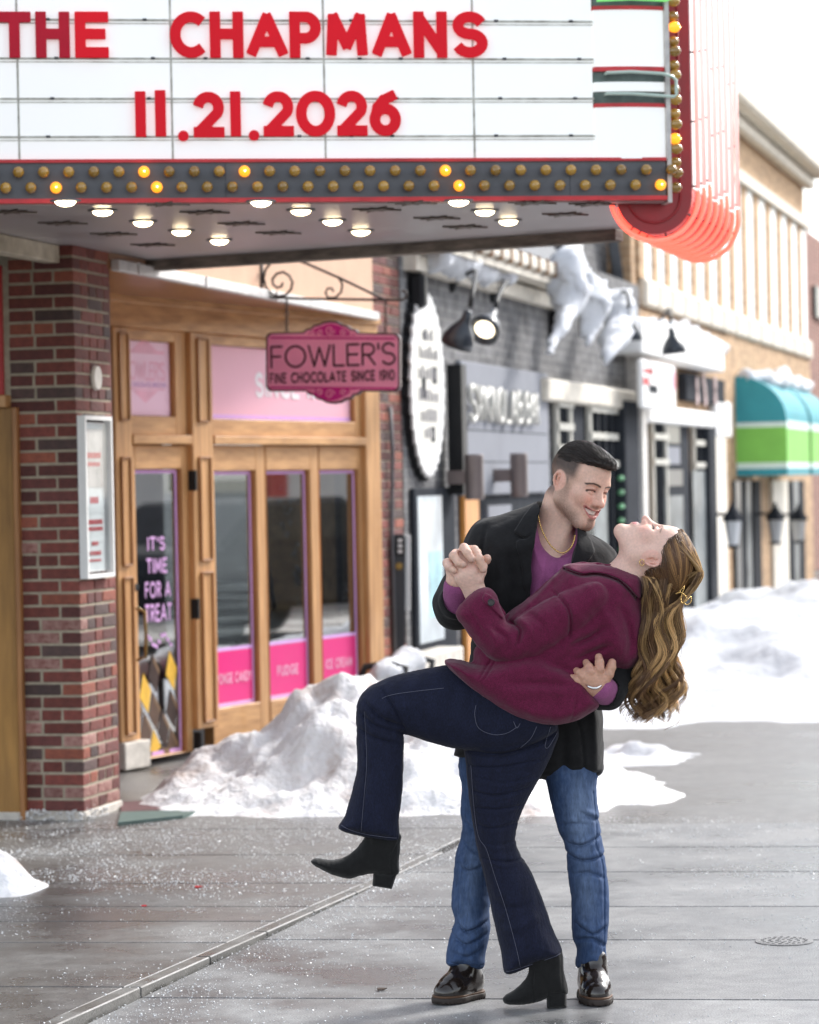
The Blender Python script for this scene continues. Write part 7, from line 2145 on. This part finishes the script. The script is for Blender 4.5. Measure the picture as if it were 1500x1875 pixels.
f_.crease([(820, 1762), (850, 1768), (886, 1770)], 1.4, 1.5, yref=60, fade=False); f_.crease([(1057, 1764), (1085, 1768), (1110, 1764)], 1.4, 1.5, yref=60, fade=False)
f_.ripple(.35, (33, 70), 9)
def den_col(V):
    x, z = V[:, 0], -V[:, 2]
    base = np.array([.042, .076, .165]); fade = np.array([.17, .235, .36])
    t = .75 * np.exp(-(((x - 1062) / 24) ** 2 + ((z - 1490) / 75) ** 2)) + .45 * np.exp(-(((x - 1072) / 22) ** 2 + ((z - 1640) / 60) ** 2)) + .35 * np.exp(-(((x - 868) / 20) ** 2 + ((z - 1590) / 60) ** 2)) + .2 * np.exp(-(((x - 855) / 20) ** 2 + ((z - 1680) / 50) ** 2))
    t = np.clip(t + .12 * vnoise(V, 30, 2), 0, 1)
    c = lerp3(np.tile(base, (len(V), 1)), np.tile(fade, (len(V), 1)), t)
    inseam = sstep(z, 1776, 1764)
    return c * (.8 + .2 * inseam)[:, None]
man.add('jeans', f_, M['midden'], 1, den_col)
# derby shoes
GZ = lambda x: -(885 + 8800 / 9.24 - .02 * (x - 750))
def shoe(cx, toe, heel, label=None):
    g = GZ(cx)
    e = empty('shoe', man.wp((cx, 0, g))); e.parent = man.root; e.location = man.wp((cx, 0, g)) - base_of(man.root)
    t = np.array(toe, float); h = np.array(heel, float); d = t - h
    f_ = Fig((min(t[0], h[0]) - 50, min(t[1], h[1]) - 50, g - 6), (max(t[0], h[0]) + 50, max(t[1], h[1]) + 50, g + 95), 1.4)
    P_ = lambda q, z: (h[0] + d[0] * q, h[1] + d[1] * q, g + z)
    f_.chain([P_(0, 30) + (25,), P_(.35, 26) + (25,), P_(.72, 22) + (26,), P_(1.0, 19) + (21,)], 14)
    f_.chain([P_(.05, 36) + (24,), P_(.22, 72) + (25,)], 16); f_.chain([P_(.22, 55) + (22,), P_(.62, 28) + (22,)], 14)
    G2 = f_.ax[2][None, None, :]
    f_.D = np.maximum(f_.D, (g + 11 - G2).astype(np.float32))
    sd = np.array([-d[1], d[0]]) / np.linalg.norm(d[:2])
    for q in (.30, .40, .50):                                  # laces
        a = np.array(P_(q, 62 - (q - .3) * 80)); f_.cap(a - np.array([sd[0], sd[1], 0]) * 12, a + np.array([sd[0], sd[1], 0]) * 12, 2.6, None, 1)
    man.add('upper', f_, M['leather'], 1, None, e)
    f2 = Fig((min(t[0], h[0]) - 50, min(t[1], h[1]) - 50, g - 3), (max(t[0], h[0]) + 50, max(t[1], h[1]) + 50, g + 20), 1.4)
    f2.chain([P_(0, 6) + (29,), P_(.35, 6) + (26,), P_(.72, 6) + (30,), P_(1.0, 6) + (25,)], 8)
    Gz = f2.ax[2][None, None, :]
    f2.D = np.maximum(f2.D, np.abs(Gz - (g + 6.2)) - 5.8).astype(np.float32)
    X2, Y2 = f2.ax[0][:, None, None], f2.ax[1][None, :, None]
    lug = np.sin((X2 * d[0] + Y2 * d[1]) / np.linalg.norm(d[:2]) * 1.0)
    f2.D = np.where(Gz < g + 5, f2.D + np.where(lug > .35, 1.6, 0), f2.D).astype(np.float32)
    man.add('sole', f2, M['sole'], 0, None, e)
    f3 = Fig((min(t[0], h[0]) - 50, min(t[1], h[1]) - 50, g + 8), (max(t[0], h[0]) + 50, max(t[1], h[1]) + 50, g + 20), 1.4)
    f3.chain([P_(0, 13) + (27.5,), P_(.35, 13) + (25,), P_(.72, 13) + (28.5,), P_(1.0, 13) + (23.5,)], 8)
    f3.D = np.maximum(f3.D, np.abs(f3.ax[2][None, None, :] - (g + 13.4)) - 2.2).astype(np.float32)
    man.add('welt', f3, M['welt'], 0, None, e)
shoe(838, (815, -8, 0), (862, 48, 0)); shoe(1088, (1091, -52, 0), (1086, 22, 0))
# bracelet
man.tube('bracelet', [(1064, -162, -1244), (1069, -168, -1248), (1075, -171, -1250), (1082, -170, -1250), (1089, -164, -1247), (1095, -154, -1242)], 2.2, M['silverm'])
# ================================================================== the woman
wom = Person(9.12, (985, 1845), 'woman in burgundy wool jacket and navy flared jeans leaning back in a dip')
SK_W = (.77, .515, .42); HAIR_W = (.16, .095, .05)
HW = HeadFrame((1197, 0, -1015), (.035, .07, .98), (.989, -.10, -.005), 148)
f_ = Fig((1095, -85, -1115), (1290, 85, -920), 1.25)
head_shape(f_, HW, False, 0)
f_.cap((1178, 4, -1018), (1140, 8, -1075), 36, 44, 14)
f_.cap((1140, 8, -1075), (1120, 8, -1100), 44, 50, 10)
V, Q = f_.mesh(); V = lap(V, Q, 1)
parts_v.append(V); parts_q.append(Q); parts_c.append(head_colors(V, HW, False, SK_W, (.07, .04, .025), False))
# left hand clasping his
f_ = Fig((800, -110, -1125), (920, 40, -985), 1.1)
f_.cap((878, -22, -1108), (868, -28, -1080), 18, 17.5, 8, ((0, 1, 0), .85))
f_.cap((868, -28, -1080), (856, -34, -1050), 18, 24, 12, ((0, 1, 0), .62))
f_.cap((856, -34, -1050), (848, -30, -1036), 24, 20, 10, ((0, 1, 0), .62))
for ch in ([(868, -30, -1036, 9.5), (872, -24, -1024, 9), (874, -8, -1012, 8)],
           [(856, -32, -1030, 9.5), (857, -24, -1016, 9), (858, -6, -1006, 8)],
           [(842, -32, -1032, 9), (840, -24, -1020, 8.5), (842, -6, -1012, 8)],
           [(832, -34, -1046, 9), (822, -36, -1036, 8.2), (818, -30, -1030, 7.4), (824, -14, -1028, 7)],
           [(874, -34, -1060, 10.5), (880, -32, -1046, 9.5), (884, -24, -1036, 8.5)]): f_.chain(ch, 4)
add_skin(f_, SK_W, [((832, -40, -1046), 10, (.74, .42, .34)), ((850, -48, -1036), 10, (.76, .45, .37)), ((866, -44, -1036), 9, (.76, .45, .37))])
f_ = Fig((640, -60, -1790), (1200, 80, -1050), 5)
f_.chain([(1120, 4, -1100, 46), (1060, 2, -1170, 52), (985, 0, -1255, 52), (960, 0, -1310, 44)], 20)
f_.chain([(1085, -40, -1110, 22), (938, -48, -1178, 15), (880, -28, -1110, 13)], 8)
f_.chain([(960, -10, -1310, 36), (700, -15, -1292, 28), (690, -15, -1530, 16)], 8); f_.chain([(950, 8, -1340, 26), (908, 10, -1540, 13), (965, 10, -1740, 12)], 8)
add_skin(f_, SK_W)
joined(wom, 'body', M['skin'])
# closed lashes, earrings
lash = []
for t in np.linspace(0, 1, 7):
    b = HW.p(.075 + .115 * t, .325 - .05 * t * t, -.004); tip = HW.p(.080 + .14 * t, .368 - .05 * t * t, -.022 + .004 * t)
    lash.append(np.stack([b + (tip - b) * q for q in np.linspace(0, 1, 4)]))
lash = np.array(lash); TV, TQ = tubes(lash, np.tile(np.array([.9, .8, .6, .2])[None], (7, 1)))
wom.add('eyelashes', None, M['lash'], 0, None, None, (TV, TQ))['kind'] = 'stuff'
er = HW.p(.325, -.125, -.135)
mb = MB(); cpt = wom.wp(er)
mb.tube([cpt + Vector((.007 * math.cos(t), -.004, .009 * math.sin(t))) for t in np.linspace(0, 6.1, 16)], .0014, 6).build('earring', M['goldm'], wom.root, smooth=True)
# jacket
f_ = Fig((790, -125, -1345), (1215, 95, -1015), 2.0)
torso = [(1032, 1036), (1060, 1032), (1100, 1034), (1142, 1042), (1170, 1056), (1178, 1100), (1181, 1150), (1177, 1195), (1158, 1224), (1130, 1231), (1108, 1232), (1092, 1252), (1088, 1274), (1097, 1289), (1075, 1307), (1048, 1320), (1000, 1326), (940, 1311), (885, 1278), (845, 1247), (814, 1212), (838, 1207), (864, 1212), (868, 1190), (890, 1160), (930, 1120), (985, 1083)]
f_.inflate(torso, 0, 80, 80)
f_.inflate([(814, 1212), (838, 1207), (880, 1215), (960, 1195), (1040, 1215), (1088, 1262), (1097, 1289), (1075, 1307), (1048, 1320), (1000, 1326), (940, 1311), (885, 1278), (845, 1247)], -16, 84, 26, 14)
f_.inflate([(1090, 1064), (1036, 1078), (985, 1104), (948, 1127), (930, 1137), (914, 1108), (905, 1082), (883, 1073), (854, 1092), (833, 1121), (848, 1146), (872, 1180), (898, 1204), (930, 1214), (965, 1207), (1005, 1190), (1040, 1163), (1078, 1140), (1112, 1095)], -58, 44, 40, 5)
f_.chain([(1120, 10, -1160, 60), (1150, 20, -1200, 30)], 10)
f_.cap((876, -34, -1094), (858, -34, -1064), 22, 24, 0, None, 's')                          # cuff opening
f_.cap((1168, 0, -1030), (1142, 4, -1068), 42, 40, 0, None, 's')                              # neck opening
# collar and lapel lying on the shoulder
f_.patch([(1030, 1037), (1060, 1030), (1105, 1031), (1145, 1040), (1170, 1054), (1172, 1090), (1160, 1092), (1130, 1062), (1090, 1050), (1055, 1052)], 6, 20, True)
f_.crease([(1034, 1042), (1062, 1052), (1094, 1051), (1132, 1064), (1162, 1094)], 5.5, 2.6, yref=25, fade=False)
f_.crease([(1030, 1042), (990, 1066), (945, 1110), (925, 1135)], 4, 3, yref=10)               # front edge roll
f_.crease([(1020, 1052), (985, 1085), (958, 1116)], -3.5, 6, yref=10)
f_.crease([(1010, 1082), (1035, 1110), (1040, 1140), (1038, 1165)], 4.5, 3.2, yref=10)        # armhole seam
f_.crease([(1052, 1082), (1085, 1062), (1120, 1072)], -3, 12, yref=10)
f_.crease([(930, 1136), (950, 1150), (945, 1175)], 6, 4, yref=20); f_.crease([(945, 1128), (962, 1142), (970, 1165)], -4, 6, yref=20); f_.crease([(968, 1122), (990, 1140), (995, 1160)], 3.5, 6, yref=20)
f_.crease([(905, 1150), (925, 1165), (928, 1190)], 3.5, 5, yref=20); f_.crease([(880, 1140), (900, 1160), (905, 1185)], -2.5, 6, yref=20)
f_.crease([(1040, 1180), (1075, 1165), (1105, 1145)], 7, 6, yref=0); f_.crease([(1050, 1205), (1085, 1190), (1110, 1180)], 5, 6, yref=0); f_.crease([(1010, 1200), (1040, 1175), (1060, 1150)], -4, 9, yref=0)
f_.crease([(1005, 1215), (1030, 1225), (1046, 1240)], 6, 8, yref=0); f_.crease([(1100, 1120), (1120, 1150), (1130, 1190)], -4, 10, yref=0); f_.crease([(1130, 1110), (1148, 1150), (1150, 1190)], 4.5, 8, yref=0)
f_.crease([(905, 1255), (960, 1262), (1040, 1258)], -3, 12, yref=0); f_.crease([(930, 1248), (985, 1246), (1050, 1250)], 3.5, 7, yref=0); f_.crease([(1052, 1262), (1048, 1290), (1040, 1318)], 2, 2, yref=10); f_.crease([(1020, 1265), (1012, 1295), (1005, 1320)], 3, 8, yref=10)
f_.crease([(905, 1208), (890, 1230), (880, 1243)], 3.2, 2, yref=10); f_.crease([(898, 1206), (884, 1226), (874, 1240)], 3.2, 2, yref=10)   # pocket welt
f_.crease([(820, 1210), (848, 1243), (888, 1274), (942, 1306), (1000, 1321), (1048, 1315), (1090, 1288)], -1.5, 3, yref=40, fade=False)
f_.crease([(850, 1215), (880, 1250), (930, 1285)], 3, 9, yref=0)
f_.crease([(845, 1100), (866, 1128), (880, 1150)], 2.0, 3, yref=10)
f_.patch([(886, 1083), (908, 1098), (924, 1122), (918, 1130), (900, 1112), (880, 1094)], 3.5, 0)   # sleeve tab
f_.ripple(.55, (26, 42, 66), 14)
jacket = wom.add('jacket', f_, M['wine'], 1)
bt = wom.wp((897, -101, -1100)); MB().lathe([(.011, 0), (.011, .004), (.009, .005), (.007, .0035)], bt, -fwd + rt * -.2, 16).build('button', M['button'], jacket)
# jeans
f_ = Fig((605, -100, -1800), (1060, 90, -1195), 2.0)
thigh = [(835, 1215), (770, 1225), (720, 1236), (684, 1252), (663, 1269), (655, 1292), (658, 1330), (700, 1346), (737, 1343), (790, 1359), (835, 1370), (900, 1376), (960, 1368), (1005, 1350), (1020, 1328), (1015, 1280), (940, 1240), (880, 1222)]
f_.inflate(thigh, -14, 56, 62)
f_.inflate([(656, 1284), (653, 1340), (654, 1400), (645, 1445), (632, 1490), (621, 1515), (660, 1529), (727, 1538), (731, 1500), (738, 1440), (739, 1390), (738, 1340), (715, 1300), (685, 1270)], -20, 44, 42, 8)
f_.inflate([(852, 1340), (853, 1400), (860, 1470), (866, 1510), (875, 1560), (890, 1620), (905, 1690), (918, 1745), (927, 1785), (975, 1770), (1029, 1751), (1012, 1700), (995, 1650), (975, 1600), (953, 1564), (945, 1540), (948, 1515), (956, 1488), (975, 1450), (998, 1410), (1016, 1370), (1024, 1335), (1000, 1290), (920, 1290)], 12, 54, 48, 6)
for c_ in ([(862, 1398), (920, 1402), (990, 1388)], [(864, 1420), (915, 1426), (978, 1418)], [(868, 1446), (915, 1450), (966, 1442)], [(872, 1474), (910, 1480), (956, 1474)], [(878, 1508), (910, 1514), (950, 1506)], [(884, 1538), (915, 1542), (948, 1532)], [(892, 1566), (925, 1572), (962, 1564)]):
    jr = random.Random(int(c_[0][1])); c_ = [(x + jr.uniform(-8, 8), y + jr.uniform(-5, 5)) for x, y in c_]; f_.crease(c_, jr.uniform(1.2, 2.8), jr.uniform(1.8, 2.8), yref=20); f_.crease([(x, y + 7) for x, y in c_], -jr.uniform(.6, 1.4), 4, yref=20)
for c_ in ([(660, 1300), (690, 1326), (735, 1340)], [(664, 1278), (700, 1312), (738, 1326)], [(656, 1330), (690, 1348), (734, 1360)], [(700, 1260), (720, 1290), (740, 1330)]):
    f_.crease(c_, 3.6, 4, yref=20)
f_.crease([(860, 1374), (920, 1378), (980, 1360), (1015, 1340)], 7, 4, yref=30)                 # under the raised thigh
f_.crease([(668, 1300), (672, 1400), (666, 1470), (662, 1520)], 1.5, 1.6, yref=30, fade=False)
f_.crease([(625, 1506), (662, 1520), (727, 1529)], 1.3, 1.5, yref=60, fade=False); f_.crease([(927, 1777), (975, 1762), (1026, 1743)], 1.3, 1.5, yref=60, fade=False)
f_.crease([(900, 1640), (930, 1660), (970, 1650)], 2.5, 8, yref=30); f_.crease([(920, 1700), (955, 1690), (990, 1672)], -2.5, 9, yref=30); f_.crease([(680, 1420), (690, 1470), (705, 1520)], -2.5, 9, yref=30)
f_.ripple(.3, (36, 70), 21)
wj = wom.add('jeans', f_, M['navyden'], 1)
# stitched seams lie on the cloth
def stitch(pts, lift=1.0, r=.55):
    sf = sample_fn(f_); cp = crom(px2(pts), 8, False); P_ = np.stack([cp[:, 0], np.full(len(cp), -110.), cp[:, 1]], 1)
    for _ in range(260):
        d = sf(P_); go = d > lift
        P_[:, 1] += np.where(go, np.clip(d * .6, .2, 4), 0)
    ok = P_[:, 1] < 60
    P_ = P_[ok]
    if len(P_) > 3:
        MB().tube([wom.wp(p) for p in P_], r * wom.k, 5).build('seam_stitch', M['stitch'], wj, smooth=True)
stitch([(812, 1256), (760, 1262), (720, 1268), (700, 1275)]); stitch([(668, 1300), (671, 1350), (672, 1400), (667, 1460), (662, 1518)])
stitch([(626, 1507), (662, 1521), (727, 1530)]); stitch([(927, 1777), (975, 1763), (1026, 1744)])
stitch([(862, 1400), (868, 1480), (876, 1530), (890, 1552), (905, 1600), (925, 1660), (944, 1730), (952, 1768)])
stitch([(870, 1287), (868, 1305), (875, 1328), (900, 1340), (925, 1338), (945, 1326)]); stitch([(980, 1326), (970, 1348), (952, 1366)]); stitch([(1006, 1327), (1000, 1350), (997, 1364), (1004, 1365), (1026, 1330)]); stitch([(938, 1316), (944, 1328), (950, 1320)])
# ankle boots
def boot(poly, heel, top, yc, name='ankle_boot'):
    e = empty(name, wom.wp((poly[0][0], yc, -poly[0][1]))); e.parent = wom.root; e.location = wom.wp((poly[0][0], yc, -poly[0][1])) - base_of(wom.root)
    P_ = np.array(poly); lo, hi = P_.min(0), P_.max(0)
    f_ = Fig((lo[0] - 12, yc - 40, -hi[1] - 40), (hi[0] + 12, yc + 40, -lo[1] + 12), 1.5)
    f_.inflate(poly, yc, 25, 20)
    f_.crease(top, 1.3, 1.5)
    f_.ripple(.35, (14, 25), 3)
    wom.add('upper', f_, M['suede'], 1, None, e)
    h_ = Fig((lo[0] - 12, yc - 34, -hi[1] - 44), (hi[0] + 12, yc + 34, -lo[1] + 12), 1.4)
    h_.inflate(heel, yc, 21, 7, 0, False)
    wom.add('heel', h_, M['suede'], 0, None, e)
boot([(680, 1520), (731, 1524), (733, 1545), (731, 1575), (730, 1598), (712, 1602), (684, 1598), (660, 1602), (640, 1607), (612, 1601), (590, 1591), (573, 1581), (570, 1574), (580, 1569), (600, 1572), (625, 1570), (648, 1556), (664, 1538)], [(684, 1595), (728, 1596), (718, 1626), (682, 1620)], [(728, 1540), (716, 1570), (718, 1600)], -15)
boot([(975, 1740), (1026, 1738), (1033, 1778), (1041, 1812), (1036, 1822), (1010, 1824), (990, 1834), (960, 1840), (930, 1840), (922, 1834), (924, 1824), (946, 1810), (966, 1786)], [(1001, 1816), (1038, 1813), (1038, 1844), (1001, 1846)], [(980, 1766), (975, 1800), (978, 1832)], 5)
# ---- hair: wavy locks falling from the head
rs = np.random.RandomState(8)
f_ = Fig((1140, -95, -1300), (1310, 95, -960), 2.0)
r_ = HW.rot; s_ = HW.s
f_.ell(HW.p(0, -.10, .175), np.array((.335, .40, .36)) * s_, 0, r_)
G_ = np.meshgrid(*f_.ax, indexing='ij', sparse=True)
def hlw(g, v): return ((g[0] - HW.c[0]) * v[0] + (g[1] - HW.c[1]) * v[1] + (g[2] - HW.c[2]) * v[2]) / s_
lx, ly, lz = hlw(G_, HW.l), hlw(G_, HW.f), hlw(G_, HW.u)
# hairline: forehead at lz = .30, temples sweep back to behind the ear
f_.ell(HW.p(0, .055, .165), np.array((.302, .312, .292)) * s_, .03 * s_, r_)
cutw = np.interp(ly, [-.5, -.28, -.215, -.15, -.06, .03, .10, .18, .26, .33, .45], [-.6, -.34, -.10, .115, .125, .115, .135, .19, .27, .325, .36]) + .012 * np.sin(lx * 40) - lz
f_.D = np.maximum(f_.D, (cutw * s_ * .8).astype(np.float32))
scalp = Fig((1140, -95, -1300), (1310, 95, -960), 2.0); scalp.D = f_.D.copy()
# inner mass that keeps daylight out
f_.chain([(1222, 8, -1068, 38), (1212, 5, -1140, 30), (1205, 5, -1210, 30), (1205, 5, -1262, 18)], 14, ((0, 1, 0), .9))
SV, SQ = f_.mesh(); SV = lap(SV, SQ, 2)
paths = []; cols = []; rads = []
NL = 140
mcount = 40
def lockpath(root, a, bdep, seed, end_y, amp, wl, ph):
    g = np.random.RandomState(seed)
    xa = 1170 + 88 * a; xb = 1166 + 78 * a; xc = 1164 + 74 * a
    if a > .5:
        mid = [(1281 - 8 * (1 - a), bdep * .8, -1046), (1268 - 14 * (1 - a), bdep * .7, -1078), (1247 - 6 * (1 - a), bdep * .6, -1098)]
    else:
        mid = [(root[0] * .75 + xa * .25 + 6 * a, bdep, -1058), (xa * .7 + root[0] * .3 + 8 * a, bdep - 4, -1088)]
    pts = [tuple(root)] + mid + [(xa - (12 if a > .5 else 0), bdep * .9, -1128), (xb, bdep, -1180), (xc, bdep * 1.05, -1235), (xc + g.uniform(-8, 8), bdep, -end_y)]
    cp = crom(pts, 8, False)
    d = np.concatenate([[0], np.cumsum(np.linalg.norm(np.diff(cp, axis=0), axis=1))]); u_ = np.linspace(0, d[-1], mcount)
    P_ = np.stack([np.interp(u_, d, cp[:, i]) for i in range(3)], 1)
    t = np.clip((-P_[:, 2] - 1085) / 190, 0, 1.35)
    w_ = amp * t ** 1.2
    P_[:, 0] += w_ * np.sin(2 * np.pi * (-P_[:, 2] - 1085) / wl + ph); P_[:, 1] += w_ * .9 * np.cos(2 * np.pi * (-P_[:, 2] - 1085) / wl + ph)
    e_ = np.clip((np.linspace(0, 1, mcount) - .72) / .28, 0, 1); P_[:, 0] += e_ ** 2 * g.choice([-1, 1]) * g.uniform(3, 11); P_[:, 2] += e_ ** 2 * g.uniform(1, 6)
    return P_
Vs, Qs = scalp.mesh(); Ls = HW.loc(Vs)
front = Vs[(Ls[:, 0] > -.15)]
for k in range(NL):
    a = (k + rs.rand()) / NL
    if a > .5:      # swept over the crown
        cand = front[(front[:, 0] > 1228)]
    else:
        cand = front[(front[:, 0] < 1240) & (front[:, 2] < -1012)]
    root0 = cand[rs.randint(len(cand))]
    bd = -52 + 92 * rs.rand(); bd = min(bd, 34)
    end_y = 1262 + 66 * rs.rand() ** .8 - 34 * abs(a - .35)
    amp = rs.uniform(12, 23); wl = rs.uniform(84, 112); ph = a * 4.0 + bd * .02 + rs.uniform(-.5, .5)
    main = lockpath(root0, a, bd, k, end_y, amp, wl, ph)
    hue = rs.rand(); blond = np.array([.72, .45, .19]); brown = np.array([.125, .062, .030])
    lc = brown + (blond - brown) * np.clip((.04 + 1.0 * hue ** 1.6) * (.5 + .7 * a), 0, 1)
    nst = 34
    for j in range(nst):
        rr = rs.uniform(0, 1) ** .6 * rs.uniform(2.5, 6.5); th_ = rs.rand() * 6.28
        offv = np.array([math.cos(th_), math.sin(th_), 0]) * rr
        tt = np.linspace(0, 1, mcount)
        spread = np.where(tt < .2, .55 + 2 * tt, 1.0) * np.where(tt > .7, 1 - (tt - .7) * 2.9, 1.0)
        tw = 1.5 * tt * 3.0; cs_, sn_ = np.cos(tw), np.sin(tw)
        ov = np.stack([offv[0] * cs_ - offv[1] * sn_, offv[0] * sn_ + offv[1] * cs_, 0 * tt], 1) * spread[:, None]
        wob = np.stack([np.interp(tt, np.linspace(0, 1, 6), rs.randn(6) * 1.3), np.interp(tt, np.linspace(0, 1, 6), rs.randn(6) * 1.3), 0 * tt], 1) * np.clip(tt * 3, 0, 1)[:, None]
        P_ = main + ov + wob
        cut_ = rs.randint(0, 4)
        P_[:, 2] += -rs.uniform(-6, 6) * tt ** 3
        paths.append(P_); rads.append(np.interp(tt, [0, .1, .8, 1], [.3, .5, .45, .15]))
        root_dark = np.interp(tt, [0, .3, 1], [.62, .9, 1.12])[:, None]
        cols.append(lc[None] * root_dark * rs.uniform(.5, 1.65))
# hair combed over the scalp
selw = Vs[rs.choice(len(Vs), min(len(Vs), 5200), replace=False)]; Lw = HW.loc(selw); selw = selw[(Lw[:, 0] > -.2)]
tgt = np.array([1247., -40., -1096.])
def wdir(P_, t):
    d = tgt[None] - P_; d /= np.linalg.norm(d, axis=1, keepdims=True); g = np.tile(np.array([0., 0., -1.]), (len(P_), 1))
    wgt = sstep(P_[:, 0], 1195., 1240.)[:, None]
    return d * wgt + g * (1 - wgt) + np.tile(np.array([.25, 0, 0]), (len(P_), 1)) * (1 - wgt)
pw_ = trace(scalp, selw, wdir, 13, 5.0, rs.rand(len(selw)) * 1.8 - .3)
u0_ = np.linspace(0, 1, pw_.shape[1]); u1_ = np.linspace(0, 1, mcount)
ii = np.clip(np.searchsorted(u0_, u1_) - 1, 0, len(u0_) - 2); ft = ((u1_ - u0_[ii]) / (u0_[ii + 1] - u0_[ii]))[None, :, None]
pw2 = pw_[:, ii] * (1 - ft) + pw_[:, ii + 1] * ft
for q in range(len(pw2)):
    paths.append(pw2[q]); rads.append(np.interp(u1_, [0, .1, .8, 1], [.35, .60, .55, .25]))
    hx = .5 + .5 * math.sin(selw[q][0] * .35 + selw[q][1] * .22)
    lc = np.array([.115, .055, .026]) + np.array([.40, .23, .085]) * np.clip(hx * rs.uniform(.1, 1.1) * (.35 + (selw[q][0] - 1190) / 90), 0, 1)
    cols.append(np.tile(lc * rs.uniform(.75, 1.2), (mcount, 1)))
# stray hairs
for q in range(46):
    a = rs.rand(); main = lockpath(front[rs.randint(len(front))], a, -40 + 70 * rs.rand(), 900 + q, 1250 + 85 * rs.rand(), rs.uniform(12, 26), rs.uniform(90, 170), rs.rand() * 6.28)
    main[:, 0] += np.linspace(0, 1, mcount) ** 2 * rs.uniform(-22, 10); paths.append(main); rads.append(np.full(mcount, .42)); cols.append(np.tile(np.array([.22, .12, .055]), (mcount, 1)))
PA = np.array(paths); RA = np.array(rads); CA = np.array(cols)
TV, TQ = tubes(PA, RA); TC = np.repeat(CA.reshape(-1, 3), 3, axis=0)
M['hairw'] = hair_mat('highlighted_brown_hair', .38)
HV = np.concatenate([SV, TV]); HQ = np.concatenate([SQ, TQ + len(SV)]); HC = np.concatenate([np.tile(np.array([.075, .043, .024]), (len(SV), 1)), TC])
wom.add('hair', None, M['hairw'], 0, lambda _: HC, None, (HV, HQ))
# twisted gold hair clip
loop = [(1237, -70, -1082), (1246, -78, -1073), (1240, -76, -1092), (1243, -78, -1102), (1254, -74, -1094), (1258, -70, -1090), (1259, -70, -1099), (1252, -74, -1105), (1246, -77, -1101), (1250, -77, -1092), (1240, -78, -1083), (1231, -76, -1085)]
cp = crom(loop, 6, False); mb = MB()
for i in range(0, len(cp) - 1, 1):
    mb.tube([wom.wp(cp[i]), wom.wp(cp[i + 1])], (1.15 if i % 2 else .8) * wom.k, 6)
mb.build('hair_clip', M['goldm'], wom.root, smooth=True)['kind'] = 'stuff'
